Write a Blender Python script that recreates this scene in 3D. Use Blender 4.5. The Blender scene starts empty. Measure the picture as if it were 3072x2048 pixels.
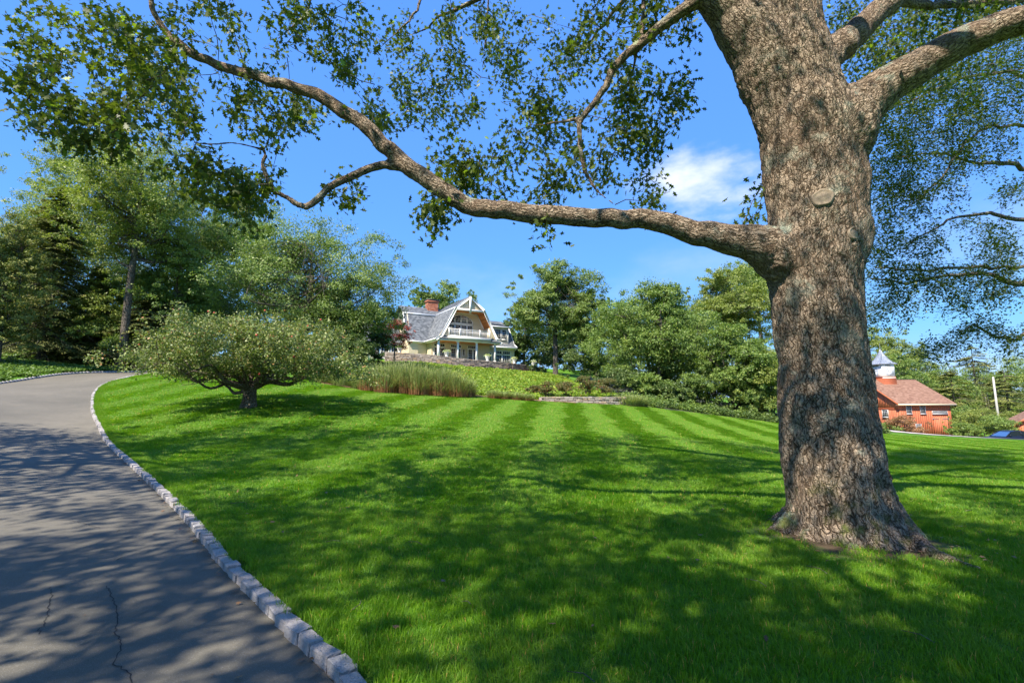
import bpy, bmesh, math, random
import numpy as np
from mathutils import Vector, Matrix, Euler

R = math.radians
rng = np.random.default_rng(7)
random.seed(7)
scn = bpy.context.scene
col = scn.collection

# ------------------------------------------------------------------ camera
F = 1500.0            # focal length in pixels of the 3072 px wide photograph
TH = math.atan(196 / F)
CAMZ = 1.6
cd = bpy.data.cameras.new('camera')
cam = bpy.data.objects.new('camera', cd)
col.objects.link(cam)
cd.sensor_width = 36.0
cd.lens = F / 3072 * 36.0
cd.clip_start = 0.05
cd.clip_end = 6000
cam.location = (0, 0, CAMZ)
cam.rotation_euler = (R(90) + TH, 0, 0)
scn.camera = cam

# ------------------------------------------------------------------ light
SUN_EL = R(50)
SUN_AZ = math.atan2(-0.58, -0.81)       # direction towards the sun, from +Y turning to +X
TO_SUN = Vector((math.sin(SUN_AZ) * math.cos(SUN_EL), math.cos(SUN_AZ) * math.cos(SUN_EL), math.sin(SUN_EL)))
sd = bpy.data.lights.new('sun', 'SUN')
sd.energy = 4.6
sd.angle = R(0.53)
sd.color = (1.0, 0.91, 0.78)
so = bpy.data.objects.new('sun', sd)
col.objects.link(so)
so.rotation_euler = (-TO_SUN).to_track_quat('-Z', 'Y').to_euler()
so.location = (0, 0, 60)
scn.view_settings.view_transform = 'Standard'
scn.view_settings.look = 'None'
scn.view_settings.gamma = 1
scn.view_settings.use_curve_mapping = False
scn.view_settings.exposure = 1.3


def pdir(px, py):
    sx = (px - 1536) / F
    sy = (1024 - py) / F
    return np.array([sx, math.cos(TH) - sy * math.sin(TH), math.sin(TH) + sy * math.cos(TH)])


def P(px, py, Y):
    d = pdir(px, py)
    return np.array([0, 0, CAMZ]) + d * (Y / d[1])


def PR(px, py, Y, w):
    d = pdir(px, py)
    return np.array([0, 0, CAMZ]) + d * (Y / d[1]), w / 2 / F * (Y / d[1])


DS = 3072 / 2352.0


def D(x, y, Y):       # the same for the 2352 px wide view of the photograph
    return P(x * DS, y * DS, Y)


def DR(x, y, Y, w):
    return PR(x * DS, y * DS, Y, w * DS)


def inframe(pts, margin=0.0):
    q = pts - np.array([0, 0, CAMZ])
    f = q[:, 1] * math.cos(TH) + q[:, 2] * math.sin(TH)
    u = -q[:, 1] * math.sin(TH) + q[:, 2] * math.cos(TH)
    f2 = np.where(f > 0.05, f, 0.05)
    return (f > 0.05) & (np.abs(q[:, 0] / f2) < 1.024 + margin) & (np.abs(u / f2) < 0.683 + margin)


# world
w = bpy.data.worlds.new('World')
scn.world = w
w.use_nodes = True
nt = w.node_tree
nt.nodes.clear()
N = nt.nodes.new
L = nt.links.new
out = N('ShaderNodeOutputWorld')
bg = N('ShaderNodeBackground')
bg.inputs['Strength'].default_value = 0.092
sky = N('ShaderNodeTexSky')
sky.sky_type = 'NISHITA'
sky.sun_disc = False
sky.sun_elevation = SUN_EL
sky.sun_rotation = SUN_AZ % (2 * math.pi)
sky.air_density = 1.0
sky.dust_density = 0.3
sky.ozone_density = 3.0
# the photograph's tone mapping: flatter brightness, deeper blue
sp_ = N('ShaderNodeSeparateColor'); sp_.mode = 'HSV'
L(sky.outputs[0], sp_.inputs[0])


def wm(op, a, b):
    x = N('ShaderNodeMath'); x.operation = op
    for i, v in enumerate((a, b)):
        if isinstance(v, (int, float)): x.inputs[i].default_value = v
        else: L(v, x.inputs[i])
    return x.outputs[0]


hsv = N('ShaderNodeCombineColor'); hsv.mode = 'HSV'
L(wm('MAXIMUM', wm('ADD', sp_.outputs[0], 0.010), 0.598), hsv.inputs[0])
L(wm('MAXIMUM', wm('POWER', sp_.outputs[1], 0.36), 0.40), hsv.inputs[1])
L(wm('MULTIPLY', wm('POWER', wm('DIVIDE', sp_.outputs[2], 6.2), 0.2), 6.0), hsv.inputs[2])
tc = N('ShaderNodeTexCoord')


def cloud_layer(px, py, rx, ry, scale, lo, hi, seed):
    """mask of one small cloud round a direction of the sky"""
    d = Vector(pdir(px, py)).normalized()
    ex = Vector((1, 0, 0))
    ex = (ex - d * ex.dot(d)).normalized()
    ey = ex.cross(d) * -1 if False else d.cross(ex) * -1
    ey = Vector((0, 0, 1)) - d * d.z
    ey.normalize()
    ex = d.cross(ey)
    outs = []
    for e, r_ in ((ex, rx), (ey, ry)):
        v = N('ShaderNodeVectorMath'); v.operation = 'DOT_PRODUCT'
        L(tc.outputs['Generated'], v.inputs[0]); v.inputs[1].default_value = e
        m = N('ShaderNodeMath'); m.operation = 'DIVIDE'
        L(v.outputs['Value'], m.inputs[0]); m.inputs[1].default_value = r_
        s = N('ShaderNodeMath'); s.operation = 'POWER'
        a = N('ShaderNodeMath'); a.operation = 'ABSOLUTE'
        L(m.outputs[0], a.inputs[0]); L(a.outputs[0], s.inputs[0]); s.inputs[1].default_value = 2
        outs.append(s)
    ad = N('ShaderNodeMath'); ad.operation = 'ADD'
    L(outs[0].outputs[0], ad.inputs[0]); L(outs[1].outputs[0], ad.inputs[1])
    fd = N('ShaderNodeVectorMath'); fd.operation = 'DOT_PRODUCT'
    L(tc.outputs['Generated'], fd.inputs[0]); fd.inputs[1].default_value = d
    gt = N('ShaderNodeMath'); gt.operation = 'GREATER_THAN'; L(fd.outputs['Value'], gt.inputs[0]); gt.inputs[1].default_value = 0.3
    mp = N('ShaderNodeMapping'); mp.inputs['Scale'].default_value = (1, 1, 2.2); mp.inputs['Location'].default_value = (seed, seed * 0.7, 0)
    L(tc.outputs['Generated'], mp.inputs[0])
    nz = N('ShaderNodeTexNoise'); nz.inputs['Scale'].default_value = scale; nz.inputs['Detail'].default_value = 7; nz.inputs['Roughness'].default_value = 0.55
    L(mp.outputs[0], nz.inputs['Vector'])
    sub = N('ShaderNodeMath'); sub.operation = 'MULTIPLY_ADD'
    L(ad.outputs[0], sub.inputs[0]); sub.inputs[1].default_value = -0.35; L(nz.outputs[0], sub.inputs[2])
    rm = N('ShaderNodeMapRange'); rm.interpolation_type = 'SMOOTHSTEP'
    L(sub.outputs[0], rm.inputs[0]); rm.inputs[1].default_value = lo; rm.inputs[2].default_value = hi
    mu = N('ShaderNodeMath'); mu.operation = 'MULTIPLY'; L(rm.outputs[0], mu.inputs[0]); L(gt.outputs[0], mu.inputs[1])
    return mu, nz


base = hsv.outputs[0]
for (px, py, rx, ry, sc, lo, hi, sdv, colr, amt) in (
        (2110, 548, 0.17, 0.075, 9.0, 0.22, 0.80, 3.1, (5.2, 5.4, 5.7, 1), 1.0),
        (2560, 760, 0.9, 0.12, 4.0, 0.30, 0.85, 9.4, (3.6, 4.2, 5.2, 1), 0.4),
        (1000, 800, 0.7, 0.10, 5.0, 0.34, 0.9, 1.7, (3.4, 4.1, 5.2, 1), 0.3)):
    mk, nz = cloud_layer(px, py, rx, ry, sc, lo, hi, sdv)
    am = N('ShaderNodeMath'); am.operation = 'MULTIPLY'; am.inputs[1].default_value = amt
    L(mk.outputs[0], am.inputs[0])
    mx = N('ShaderNodeMix'); mx.data_type = 'RGBA'
    L(am.outputs[0], mx.inputs[0]); L(base, mx.inputs[6]); mx.inputs[7].default_value = colr
    base = mx.outputs[2]
L(base, bg.inputs['Color'])
L(bg.outputs[0], out.inputs[0])

# ------------------------------------------------------------------ materials
MATS = {}


def mat_new(name):
    m = bpy.data.materials.new(name)
    m.use_nodes = True
    n = m.node_tree
    b = n.nodes['Principled BSDF']
    MATS[name] = m
    return m, n, b


def ramp(n, fac, stops):
    r = n.nodes.new('ShaderNodeValToRGB')
    el = r.color_ramp.elements
    while len(el) > 1:
        el.remove(el[-1])
    el[0].position = stops[0][0]
    el[0].color = (*stops[0][1], 1)
    for p_, c_ in stops[1:]:
        e = el.new(p_)
        e.color = (*c_, 1)
    n.links.new(fac, r.inputs[0])
    return r.outputs[0]


def noise(n, scale, detail=4, rough=0.55, vec=None, sc=None):
    t = n.nodes.new('ShaderNodeTexNoise')
    t.inputs['Scale'].default_value = scale
    t.inputs['Detail'].default_value = detail
    t.inputs['Roughness'].default_value = rough
    if vec is None:
        c = n.nodes.new('ShaderNodeTexCoord')
        vec = c.outputs['Object']
    if sc is not None:
        mp = n.nodes.new('ShaderNodeMapping')
        mp.inputs['Scale'].default_value = sc
        n.links.new(vec, mp.inputs[0])
        vec = mp.outputs[0]
    n.links.new(vec, t.inputs['Vector'])
    return t.outputs[0]


def mixc(n, fac, a, b, mode='MIX'):
    x = n.nodes.new('ShaderNodeMix')
    x.data_type = 'RGBA'
    x.blend_type = mode
    for v, i in ((fac, 0), (a, 6), (b, 7)):
        if isinstance(v, (int, float)):
            x.inputs[i].default_value = v
        elif isinstance(v, tuple):
            x.inputs[i].default_value = (*v, 1)
        else:
            n.links.new(v, x.inputs[i])
    return x.outputs[2]


def math_(n, op, a, b=None, c=None):
    x = n.nodes.new('ShaderNodeMath')
    x.operation = op
    for i, v in enumerate((a, b, c)):
        if v is None:
            continue
        if isinstance(v, (int, float)):
            x.inputs[i].default_value = v
        else:
            n.links.new(v, x.inputs[i])
    return x.outputs[0]


def bump(n, b, h, strength, dist, prev=None):
    x = n.nodes.new('ShaderNodeBump')
    x.inputs['Strength'].default_value = strength
    x.inputs['Distance'].default_value = dist
    n.links.new(h, x.inputs['Height'])
    if prev is not None:
        n.links.new(prev, x.inputs['Normal'])
    if b is not None:
        n.links.new(x.outputs[0], b.inputs['Normal'])
    return x.outputs[0]


def flat(name, c, rough=0.6, var=0.12, scale=6.0, metallic=0.0, bmp=0.0, spec=0.5):
    m, n, b = mat_new(name)
    nz = noise(n, scale, 5)
    lo = tuple(x * (1 - var) for x in c)
    hi = tuple(min(1, x * (1 + var)) for x in c)
    n.links.new(ramp(n, nz, [(0.3, lo), (0.7, hi)]), b.inputs['Base Color'])
    b.inputs['Roughness'].default_value = rough
    b.inputs['Metallic'].default_value = metallic
    b.inputs['Specular IOR Level'].default_value = spec
    if bmp:
        bump(n, b, noise(n, scale * 8, 3), 0.5, bmp)
    return m


def tinted(name, stops, rough=0.7, bmp=0.0, bscale=30, spec=0.4, grain=None):
    """colour by the per-face attribute 'tint'"""
    m, n, b = mat_new(name)
    a = n.nodes.new('ShaderNodeAttribute')
    a.attribute_name = 'tint'
    c = ramp(n, a.outputs['Fac'], stops)
    if grain:
        g = noise(n, grain, 4)
        g2 = math_(n, 'MULTIPLY_ADD', g, 0.7, 0.65)
        gc = n.nodes.new('ShaderNodeCombineColor')
        for i in range(3):
            n.links.new(g2, gc.inputs[i])
        c = mixc(n, 1.0, c, gc.outputs[0], 'MULTIPLY')
    n.links.new(c, b.inputs['Base Color'])
    b.inputs['Roughness'].default_value = rough
    b.inputs['Specular IOR Level'].default_value = spec
    if bmp:
        bump(n, b, noise(n, bscale, 4), 0.6, bmp)
    return m


def leafmat(name, stops, trans=0.35, rough=0.5, tcol=(1.25, 1.35, 0.5), spec=0.4):
    m, n, b = mat_new(name)
    a = n.nodes.new('ShaderNodeAttribute')
    a.attribute_name = 'tint'
    c = ramp(n, a.outputs['Fac'], stops)
    n.links.new(c, b.inputs['Base Color'])
    b.inputs['Roughness'].default_value = rough
    b.inputs['Specular IOR Level'].default_value = spec
    t = n.nodes.new('ShaderNodeBsdfTranslucent')
    n.links.new(mixc(n, 1.0, c, tcol, 'MULTIPLY'), t.inputs['Color'])
    mx = n.nodes.new('ShaderNodeMixShader')
    mx.inputs[0].default_value = trans
    n.links.new(b.outputs[0], mx.inputs[1])
    n.links.new(t.outputs[0], mx.inputs[2])
    o = n.nodes['Material Output']
    n.links.new(mx.outputs[0], o.inputs[0])
    return m


# bark
def barkmat(name, lo, hi, lichen, scale, cell, depth, moss=False, attr=None):
    m, n, b = mat_new(name)
    tcn = n.nodes.new('ShaderNodeTexCoord')
    src = tcn.outputs['Object']
    if attr:
        an = n.nodes.new('ShaderNodeAttribute'); an.attribute_name = attr; src = an.outputs['Vector']
    wn = n.nodes.new('ShaderNodeTexNoise')
    wn.inputs['Scale'].default_value = scale * 0.35
    wn.inputs['Detail'].default_value = 3
    n.links.new(src, wn.inputs['Vector'])
    vm = n.nodes.new('ShaderNodeVectorMath'); vm.operation = 'MULTIPLY_ADD'
    n.links.new(wn.outputs['Color'], vm.inputs[0])
    vm.inputs[1].default_value = (0.11, 0.11, 0.14)
    n.links.new(src, vm.inputs[2])
    mp = n.nodes.new('ShaderNodeMapping')
    mp.inputs['Scale'].default_value = (1, 1, cell)
    n.links.new(vm.outputs[0], mp.inputs[0])
    vo = n.nodes.new('ShaderNodeTexVoronoi')
    vo.feature = 'DISTANCE_TO_EDGE'
    vo.inputs['Scale'].default_value = scale
    n.links.new(mp.outputs[0], vo.inputs['Vector'])
    vo2 = n.nodes.new('ShaderNodeTexVoronoi')
    vo2.feature = 'DISTANCE_TO_EDGE'
    vo2.inputs['Scale'].default_value = scale * 2.3
    n.links.new(mp.outputs[0], vo2.inputs['Vector'])
    h1 = n.nodes.new('ShaderNodeMapRange'); h1.inputs[2].default_value = 0.22
    n.links.new(vo.outputs['Distance'], h1.inputs[0])
    h2 = n.nodes.new('ShaderNodeMapRange'); h2.inputs[2].default_value = 0.2
    n.links.new(vo2.outputs['Distance'], h2.inputs[0])
    hh = math_(n, 'MULTIPLY_ADD', h2.outputs[0], 0.45, h1.outputs[0])
    if attr:
        mp3 = n.nodes.new('ShaderNodeMapping'); mp3.inputs['Scale'].default_value = (1, 1, 0.13)
        n.links.new(vm.outputs[0], mp3.inputs[0])
        vo3 = n.nodes.new('ShaderNodeTexVoronoi'); vo3.feature = 'DISTANCE_TO_EDGE'; vo3.inputs['Scale'].default_value = 17
        n.links.new(mp3.outputs[0], vo3.inputs['Vector'])
        h3 = n.nodes.new('ShaderNodeMapRange'); h3.inputs[2].default_value = 0.16
        n.links.new(vo3.outputs['Distance'], h3.inputs[0])
        hh = math_(n, 'MULTIPLY', hh, math_(n, 'MULTIPLY_ADD', h3.outputs[0], 0.62, 0.38))
    big = noise(n, scale * 0.22, 5, 0.6)
    fine = noise(n, scale * 6, 3, 0.6)
    c = ramp(n, big, [(0.3, lo), (0.7, hi)])
    c = mixc(n, math_(n, 'MULTIPLY', fine, 0.5), c, tuple(x * 0.55 for x in lo))
    crack = ramp(n, hh, [(0.0, (0.01, 0.008, 0.006)), (0.36, (0.33, 0.30, 0.26)), (0.75, (1, 1, 1))])
    c = mixc(n, 1.0, c, crack, 'MULTIPLY')
    if attr:
        st_ = noise(n, 1.1, 5, 0.6)
        c = mixc(n, ramp(n, st_, [(0.5, (0, 0, 0)), (0.7, (0.5, 0.5, 0.5))]), c, (0.20, 0.13, 0.085))
    if lichen:
        ln = noise(n, 2.3, 6, 0.7)
        lf = n.nodes.new('ShaderNodeMapRange'); lf.inputs[1].default_value = 0.56; lf.inputs[2].default_value = 0.64
        n.links.new(ln, lf.inputs[0])
        # lichen grows mostly on upward faces
        geo = n.nodes.new('ShaderNodeNewGeometry')
        sx = n.nodes.new('ShaderNodeSeparateXYZ'); n.links.new(geo.outputs['Normal'], sx.inputs[0])
        up = n.nodes.new('ShaderNodeMapRange'); up.inputs[1].default_value = -0.2; up.inputs[2].default_value = 0.7
        up.inputs[3].default_value = 0.12
        n.links.new(sx.outputs[2], up.inputs[0])
        lfac = math_(n, 'MULTIPLY', math_(n, 'MULTIPLY', lf.outputs[0], up.outputs[0]), lichen)
        c = mixc(n, lfac, c, (0.36, 0.42, 0.33))
    if moss:
        sz = n.nodes.new('ShaderNodeSeparateXYZ'); n.links.new(tcn.outputs['Object'], sz.inputs[0])
        mz = n.nodes.new('ShaderNodeMapRange'); mz.inputs[1].default_value = 0.9; mz.inputs[2].default_value = 0.15
        n.links.new(sz.outputs[2], mz.inputs[0])
        mn = n.nodes.new('ShaderNodeMapRange'); mn.inputs[1].default_value = 0.5; mn.inputs[2].default_value = 0.65
        n.links.new(noise(n, 4.0, 4), mn.inputs[0])
        c = mixc(n, math_(n, 'MULTIPLY', math_(n, 'MULTIPLY', mz.outputs[0], mn.outputs[0]), 0.75), c, (0.12, 0.16, 0.03))
    n.links.new(c, b.inputs['Base Color'])
    b.inputs['Roughness'].default_value = 0.9
    b.inputs['Specular IOR Level'].default_value = 0.2
    x = bump(n, None, hh, 1.0, depth)
    bump(n, b, fine, 0.6, depth * 0.35, x)
    return m


barkmat('oak_bark', (0.32, 0.24, 0.17), (0.55, 0.44, 0.325), 1.0, 27, 0.26, 0.022, True, 'bk')
barkmat('branch_bark', (0.15, 0.125, 0.10), (0.30, 0.26, 0.22), 0.7, 40, 1.0, 0.008)
barkmat('apple_bark', (0.13, 0.10, 0.075), (0.26, 0.21, 0.16), 0.3, 14, 0.5, 0.02)
barkmat('tree_bark', (0.10, 0.085, 0.07), (0.22, 0.19, 0.16), 0.2, 8, 0.4, 0.02)
flat('scar_wood', (0.24, 0.19, 0.135), 0.9, 0.45, 14, bmp=0.012)

leafmat('oak_leaf', [(0, (0.05692, 0.0825, 0.0154)), (0.6, (0.1012, 0.1375, 0.0242)), (0.9, (0.1518, 0.209, 0.033)), (1, (0.253, 0.374, 0.044))], 0.38)
leafmat('oak_leaf_bronze', [(0, (0.05, 0.075, 0.014)), (0.7, (0.085, 0.11, 0.022)), (1, (0.14, 0.12, 0.03))], 0.4)
leafmat('beech_leaf', [(0, (0.03795, 0.07475, 0.0138)), (0.7, (0.0759, 0.115, 0.0207)), (1, (0.1518, 0.1725, 0.02875))], 0.35)
leafmat('leaf_yellow', [(0, (0.129, 0.172, 0.03584)), (0.5, (0.215, 0.2724, 0.05733)), (1, (0.344, 0.3726, 0.086))], 0.35)
leafmat('leaf_olive', [(0, (0.1025, 0.1623, 0.04099)), (0.5, (0.1707, 0.2477, 0.06148)), (1, (0.2903, 0.3416, 0.08538))], 0.3)
leafmat('leaf_green', [(0, (0.08427, 0.1415, 0.03145)), (0.5, (0.1591, 0.2438, 0.05346)), (1, (0.2809, 0.3459, 0.07076))], 0.32)
leafmat('leaf_dark', [(0, (0.04504, 0.08776, 0.0234)), (0.6, (0.1014, 0.156, 0.039)), (1, (0.2027, 0.2536, 0.0585))], 0.25)
leafmat('needle', [(0, (0.09019, 0.1141, 0.03549)), (0.6, (0.1772, 0.2028, 0.05577)), (1, (0.3864, 0.3549, 0.08873))], 0.15, 0.7)
leafmat('needle_gold', [(0, (0.09889, 0.1271, 0.0299)), (0.6, (0.1978, 0.2242, 0.05232)), (1, (0.3626, 0.3289, 0.0897))], 0.2, 0.7)
leafmat('apple_leaf', [(0, (0.08735, 0.1286, 0.03025)), (0.5, (0.1748, 0.2269, 0.06353)), (0.93, (0.3017, 0.3327, 0.1134)), (1, (0.4129, 0.2118, 0.09075))], 0.25)
leafmat('maple_red', [(0, (0.117, 0.02925, 0.0195)), (0.6, (0.312, 0.06825, 0.039)), (1, (0.546, 0.1365, 0.0585))], 0.35, tcol=(1.4, 0.5, 0.3))
leafmat('rust_leaf', [(0, (0.10, 0.09, 0.02)), (0.4, (0.26, 0.14, 0.06)), (1, (0.42, 0.24, 0.13))], 0.25, tcol=(1.2, 0.9, 0.6))
leafmat('rose_leaf', [(0, (0.06, 0.108, 0.024)), (0.6, (0.156, 0.144, 0.042)), (0.96, (0.264, 0.132, 0.048)), (1, (0.6, 0.024, 0.048))], 0.25)
leafmat('cover_leaf', [(0, (0.1038, 0.1725, 0.01725)), (0.55, (0.2075, 0.3163, 0.02875)), (0.992, (0.3735, 0.46, 0.04313)), (1, (0.5812, 0.1725, 0.04313))], 0.3)
leafmat('ivy_leaf', [(0, (0.0495, 0.105, 0.018)), (0.6, (0.1155, 0.21, 0.03)), (1, (0.231, 0.33, 0.045))], 0.25)
leafmat('flower', [(0, (0.10, 0.2, 0.03)), (0.45, (0.16, 0.28, 0.04)), (0.5, (0.8, 0.8, 0.68)), (1, (0.85, 0.84, 0.55))], 0.25)
leafmat('plume', [(0, (0.2184, 0.0975, 0.039)), (0.3, (0.273, 0.143, 0.065)), (0.5, (0.1775, 0.221, 0.0585)), (0.8, (0.273, 0.338, 0.104)), (1, (0.4641, 0.481, 0.221))], 0.3, tcol=(1.1, 1.1, 0.7))
leafmat('grass_blade', [(0, (0.08603, 0.1995, 0.0114)), (0.5, (0.1475, 0.3135, 0.01425)), (0.9, (0.2458, 0.399, 0.0228)), (0.985, (0.3441, 0.4275, 0.04275)), (1, (0.8358, 0.4275, 0.171))], 0.48, 0.45, tcol=(1.2, 1.25, 0.4), spec=0.3)
_n = MATS['grass_blade'].node_tree
_geo = _n.nodes.new('ShaderNodeNewGeometry')
_p1 = noise(_n, 0.55, 5, 0.6, _geo.outputs['Position']); _p2 = noise(_n, 2.6, 4, 0.6, _geo.outputs['Position'])
for _nd in list(_n.nodes):
    if _nd.type == 'VALTORGB':
        _outs = [l_.to_socket for l_ in _nd.outputs[0].links]
        _c = mixc(_n, ramp(_n, _p1, [(0.45, (0, 0, 0)), (0.72, (0.55, 0.55, 0.55))]), _nd.outputs[0], (0.20, 0.31, 0.04))
        _c = mixc(_n, ramp(_n, _p2, [(0.58, (0, 0, 0)), (0.72, (0.6, 0.6, 0.6))]), _c, (0.06, 0.20, 0.03))
        for t_ in _outs: _n.links.new(_c, t_)
        break
leafmat('dead_leaf', [(0, (0.10, 0.05, 0.02)), (1, (0.26, 0.14, 0.06))], 0.1)


# ------------------------------------------------------------------ mesh helpers
def tag(o, label=None, cat=None, group=None, kind=None):
    if label: o['label'] = label
    if cat: o['category'] = cat
    if group: o['group'] = group
    if kind: o['kind'] = kind
    return o


def empty(name, loc=(0, 0, 0), rz=0.0):
    o = bpy.data.objects.new(name, None)
    o.location = loc
    o.rotation_euler = (0, 0, rz)
    o.empty_display_size = 0.3
    col.objects.link(o)
    return o


def np_obj(name, V, Fs, mat, parent=None, tint=None, smooth=False, link=True):
    """V (n,3); Fs: an (m,k) int array or a list of such arrays"""
    if isinstance(Fs, np.ndarray):
        Fs = [Fs]
    Fs = [np.asarray(f, dtype=np.int32) for f in Fs if len(f)]
    me = bpy.data.meshes.new(name)
    nv = len(V)
    me.vertices.add(nv)
    me.vertices.foreach_set('co', np.asarray(V, dtype=np.float32).ravel())
    tot = sum(f.size for f in Fs)
    np_ = sum(len(f) for f in Fs)
    me.loops.add(tot)
    me.polygons.add(np_)
    me.loops.foreach_set('vertex_index', np.concatenate([f.ravel() for f in Fs]))
    counts = np.concatenate([np.full(len(f), f.shape[1], dtype=np.int32) for f in Fs])
    starts = np.concatenate([[0], np.cumsum(counts)[:-1]]).astype(np.int32)
    me.polygons.foreach_set('loop_start', starts)
    me.update(calc_edges=True)
    me.validate(clean_customdata=False) if False else None
    if tint is not None:
        a = me.attributes.new('tint', 'FLOAT', 'FACE')
        a.data.foreach_set('value', np.asarray(tint, dtype=np.float32))
    if smooth:
        me.polygons.foreach_set('use_smooth', np.ones(np_, dtype=bool))
    me.materials.append(MATS[mat] if isinstance(mat, str) else mat)
    o = bpy.data.objects.new(name, me)
    if link:
        col.objects.link(o)
    if parent is not None:
        o.parent = parent
    return o


class MB:
    def __init__(s):
        s.v = []; s.f = {}; s.t = {}; s.n = 0

    def add(s, V, Fc, tint=0.5):
        V = np.asarray(V, float); Fc = np.asarray(Fc, int)
        if Fc.ndim == 1: Fc = Fc[None]
        k = Fc.shape[1]
        s.f.setdefault(k, []).append(Fc + s.n)
        tt = np.full(len(Fc), tint) if np.isscalar(tint) else np.asarray(tint)
        s.t.setdefault(k, []).append(tt)
        s.v.append(V); s.n += len(V)

    def box(s, x0, x1, y0, y1, z0, z1, tint=0.5, M=None):
        V = np.array([(x, y, z) for z in (z0, z1) for y in (y0, y1) for x in (x0, x1)], float)
        if M is not None:
            V = V @ M[:3, :3].T + M[:3, 3]
        s.add(V, [(0, 2, 3, 1), (4, 5, 7, 6), (0, 1, 5, 4), (1, 3, 7, 5), (3, 2, 6, 7), (2, 0, 4, 6)], tint)

    def beam(s, a, b, w_, h_, up=(0, 0, 1), tint=0.5):
        a = np.array(a, float); b = np.array(b, float)
        d = b - a; ln = np.linalg.norm(d); d = d / ln
        u = np.array(up, float); sd_ = np.cross(d, u); sd_ /= np.linalg.norm(sd_); u = np.cross(sd_, d)
        M = np.eye(4); M[:3, 0] = sd_; M[:3, 1] = d; M[:3, 2] = u; M[:3, 3] = a
        s.box(-w_ / 2, w_ / 2, 0, ln, -h_ / 2, h_ / 2, tint, M)

    def prism(s, poly, axis, a, b, tint=0.5):
        """poly: 2D points; extruded along axis (0,1,2) from a to b"""
        n_ = len(poly); V = []
        for c in (a, b):
            for p_ in poly:
                q = [0, 0, 0]; o_ = [i for i in range(3) if i != axis]
                q[axis] = c; q[o_[0]] = p_[0]; q[o_[1]] = p_[1]
                V.append(q)
        s.add(V, [tuple(range(n_))], tint); k0 = s.n - 2 * n_
        s.f.setdefault(n_, []).append(np.array([tuple(range(2 * n_ - 1, n_ - 1, -1))]) + k0); s.t.setdefault(n_, []).append(np.array([tint]))
        q = np.array([(i, (i + 1) % n_, n_ + (i + 1) % n_, n_ + i) for i in range(n_)]) + k0
        s.f.setdefault(4, []).append(q); s.t.setdefault(4, []).append(np.full(n_, tint))

    def quad(s, a, b, c, d, tint=0.5):
        s.add([a, b, c, d], [(0, 1, 2, 3)], tint)

    def tube(s, pts, rad, n_=8, tint=0.5, cap=True):
        V, Fq = tube_arrays(pts, rad, n_)
        s.add(V, Fq, tint)
        if cap:
            k = len(pts)
            for ring, rev in ((0, True), (k - 1, False)):
                idx = [ring * n_ + i for i in range(n_)]
                if rev: idx = idx[::-1]
                s.f.setdefault(n_, []).append(np.array([idx]) + s.n - len(V)); s.t.setdefault(n_, []).append(np.array([tint]))

    def lathe(s, prof, n_=16, c=(0, 0, 0), tint=0.5):
        a = np.arange(n_) * 2 * math.pi / n_
        V = np.concatenate([np.stack([c[0] + r_ * np.cos(a), c[1] + r_ * np.sin(a), np.full(n_, c[2] + z)], 1) for r_, z in prof])
        Fq = [(k * n_ + i, k * n_ + (i + 1) % n_, (k + 1) * n_ + (i + 1) % n_, (k + 1) * n_ + i) for k in range(len(prof) - 1) for i in range(n_)]
        s.add(V, Fq, tint)

    def build(s, name, mat, parent=None, smooth=False, link=True):
        ks = list(s.f)
        return np_obj(name, np.concatenate(s.v), [np.concatenate(s.f[k]) for k in ks], mat, parent,
                      np.concatenate([np.concatenate(s.t[k]) for k in ks]), smooth, link)


def tube_arrays(pts, rad, n_=8):
    pts = np.asarray(pts, float); k = len(pts)
    rad = np.broadcast_to(np.asarray(rad, float), (k,))
    T = np.gradient(pts, axis=0); T /= np.linalg.norm(T, axis=1)[:, None] + 1e-9
    ref = np.array([0, 0, 1.0]) if abs(T[0, 2]) < 0.9 else np.array([1.0, 0, 0])
    u = np.cross(T[0], ref); u /= np.linalg.norm(u)
    a = np.arange(n_) * 2 * math.pi / n_
    V = np.empty((k * n_, 3))
    for i in range(k):
        u = u - T[i] * u.dot(T[i]); u /= np.linalg.norm(u) + 1e-9
        v = np.cross(T[i], u)
        V[i * n_:(i + 1) * n_] = pts[i] + rad[i] * (np.cos(a)[:, None] * u + np.sin(a)[:, None] * v)
    j = np.arange(n_); jn = (j + 1) % n_
    Fq = np.concatenate([np.stack([i * n_ + j, i * n_ + jn, (i + 1) * n_ + jn, (i + 1) * n_ + j], 1) for i in range(k - 1)])
    return V, Fq


def spline(pts, step):
    """Catmull-Rom through rows of pts (any width), resampled about every step metres"""
    p_ = np.asarray(pts, float)
    q = np.vstack([2 * p_[0] - p_[1], p_, 2 * p_[-1] - p_[-2]])
    outp = []
    for i in range(1, len(q) - 2):
        a, b, c, d = q[i - 1], q[i], q[i + 1], q[i + 2]
        m_ = max(1, int(np.linalg.norm((c - b)[:3]) / step))
        for t in np.arange(m_) / m_:
            outp.append(0.5 * ((2 * b) + (c - a) * t + (2 * a - 5 * b + 4 * c - d) * t * t + (3 * b - a - 3 * c + d) * t ** 3))
    outp.append(q[-2])
    return np.array(outp)


def unit(v):
    return v / (np.linalg.norm(v, axis=-1, keepdims=True) + 1e-9)


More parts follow.
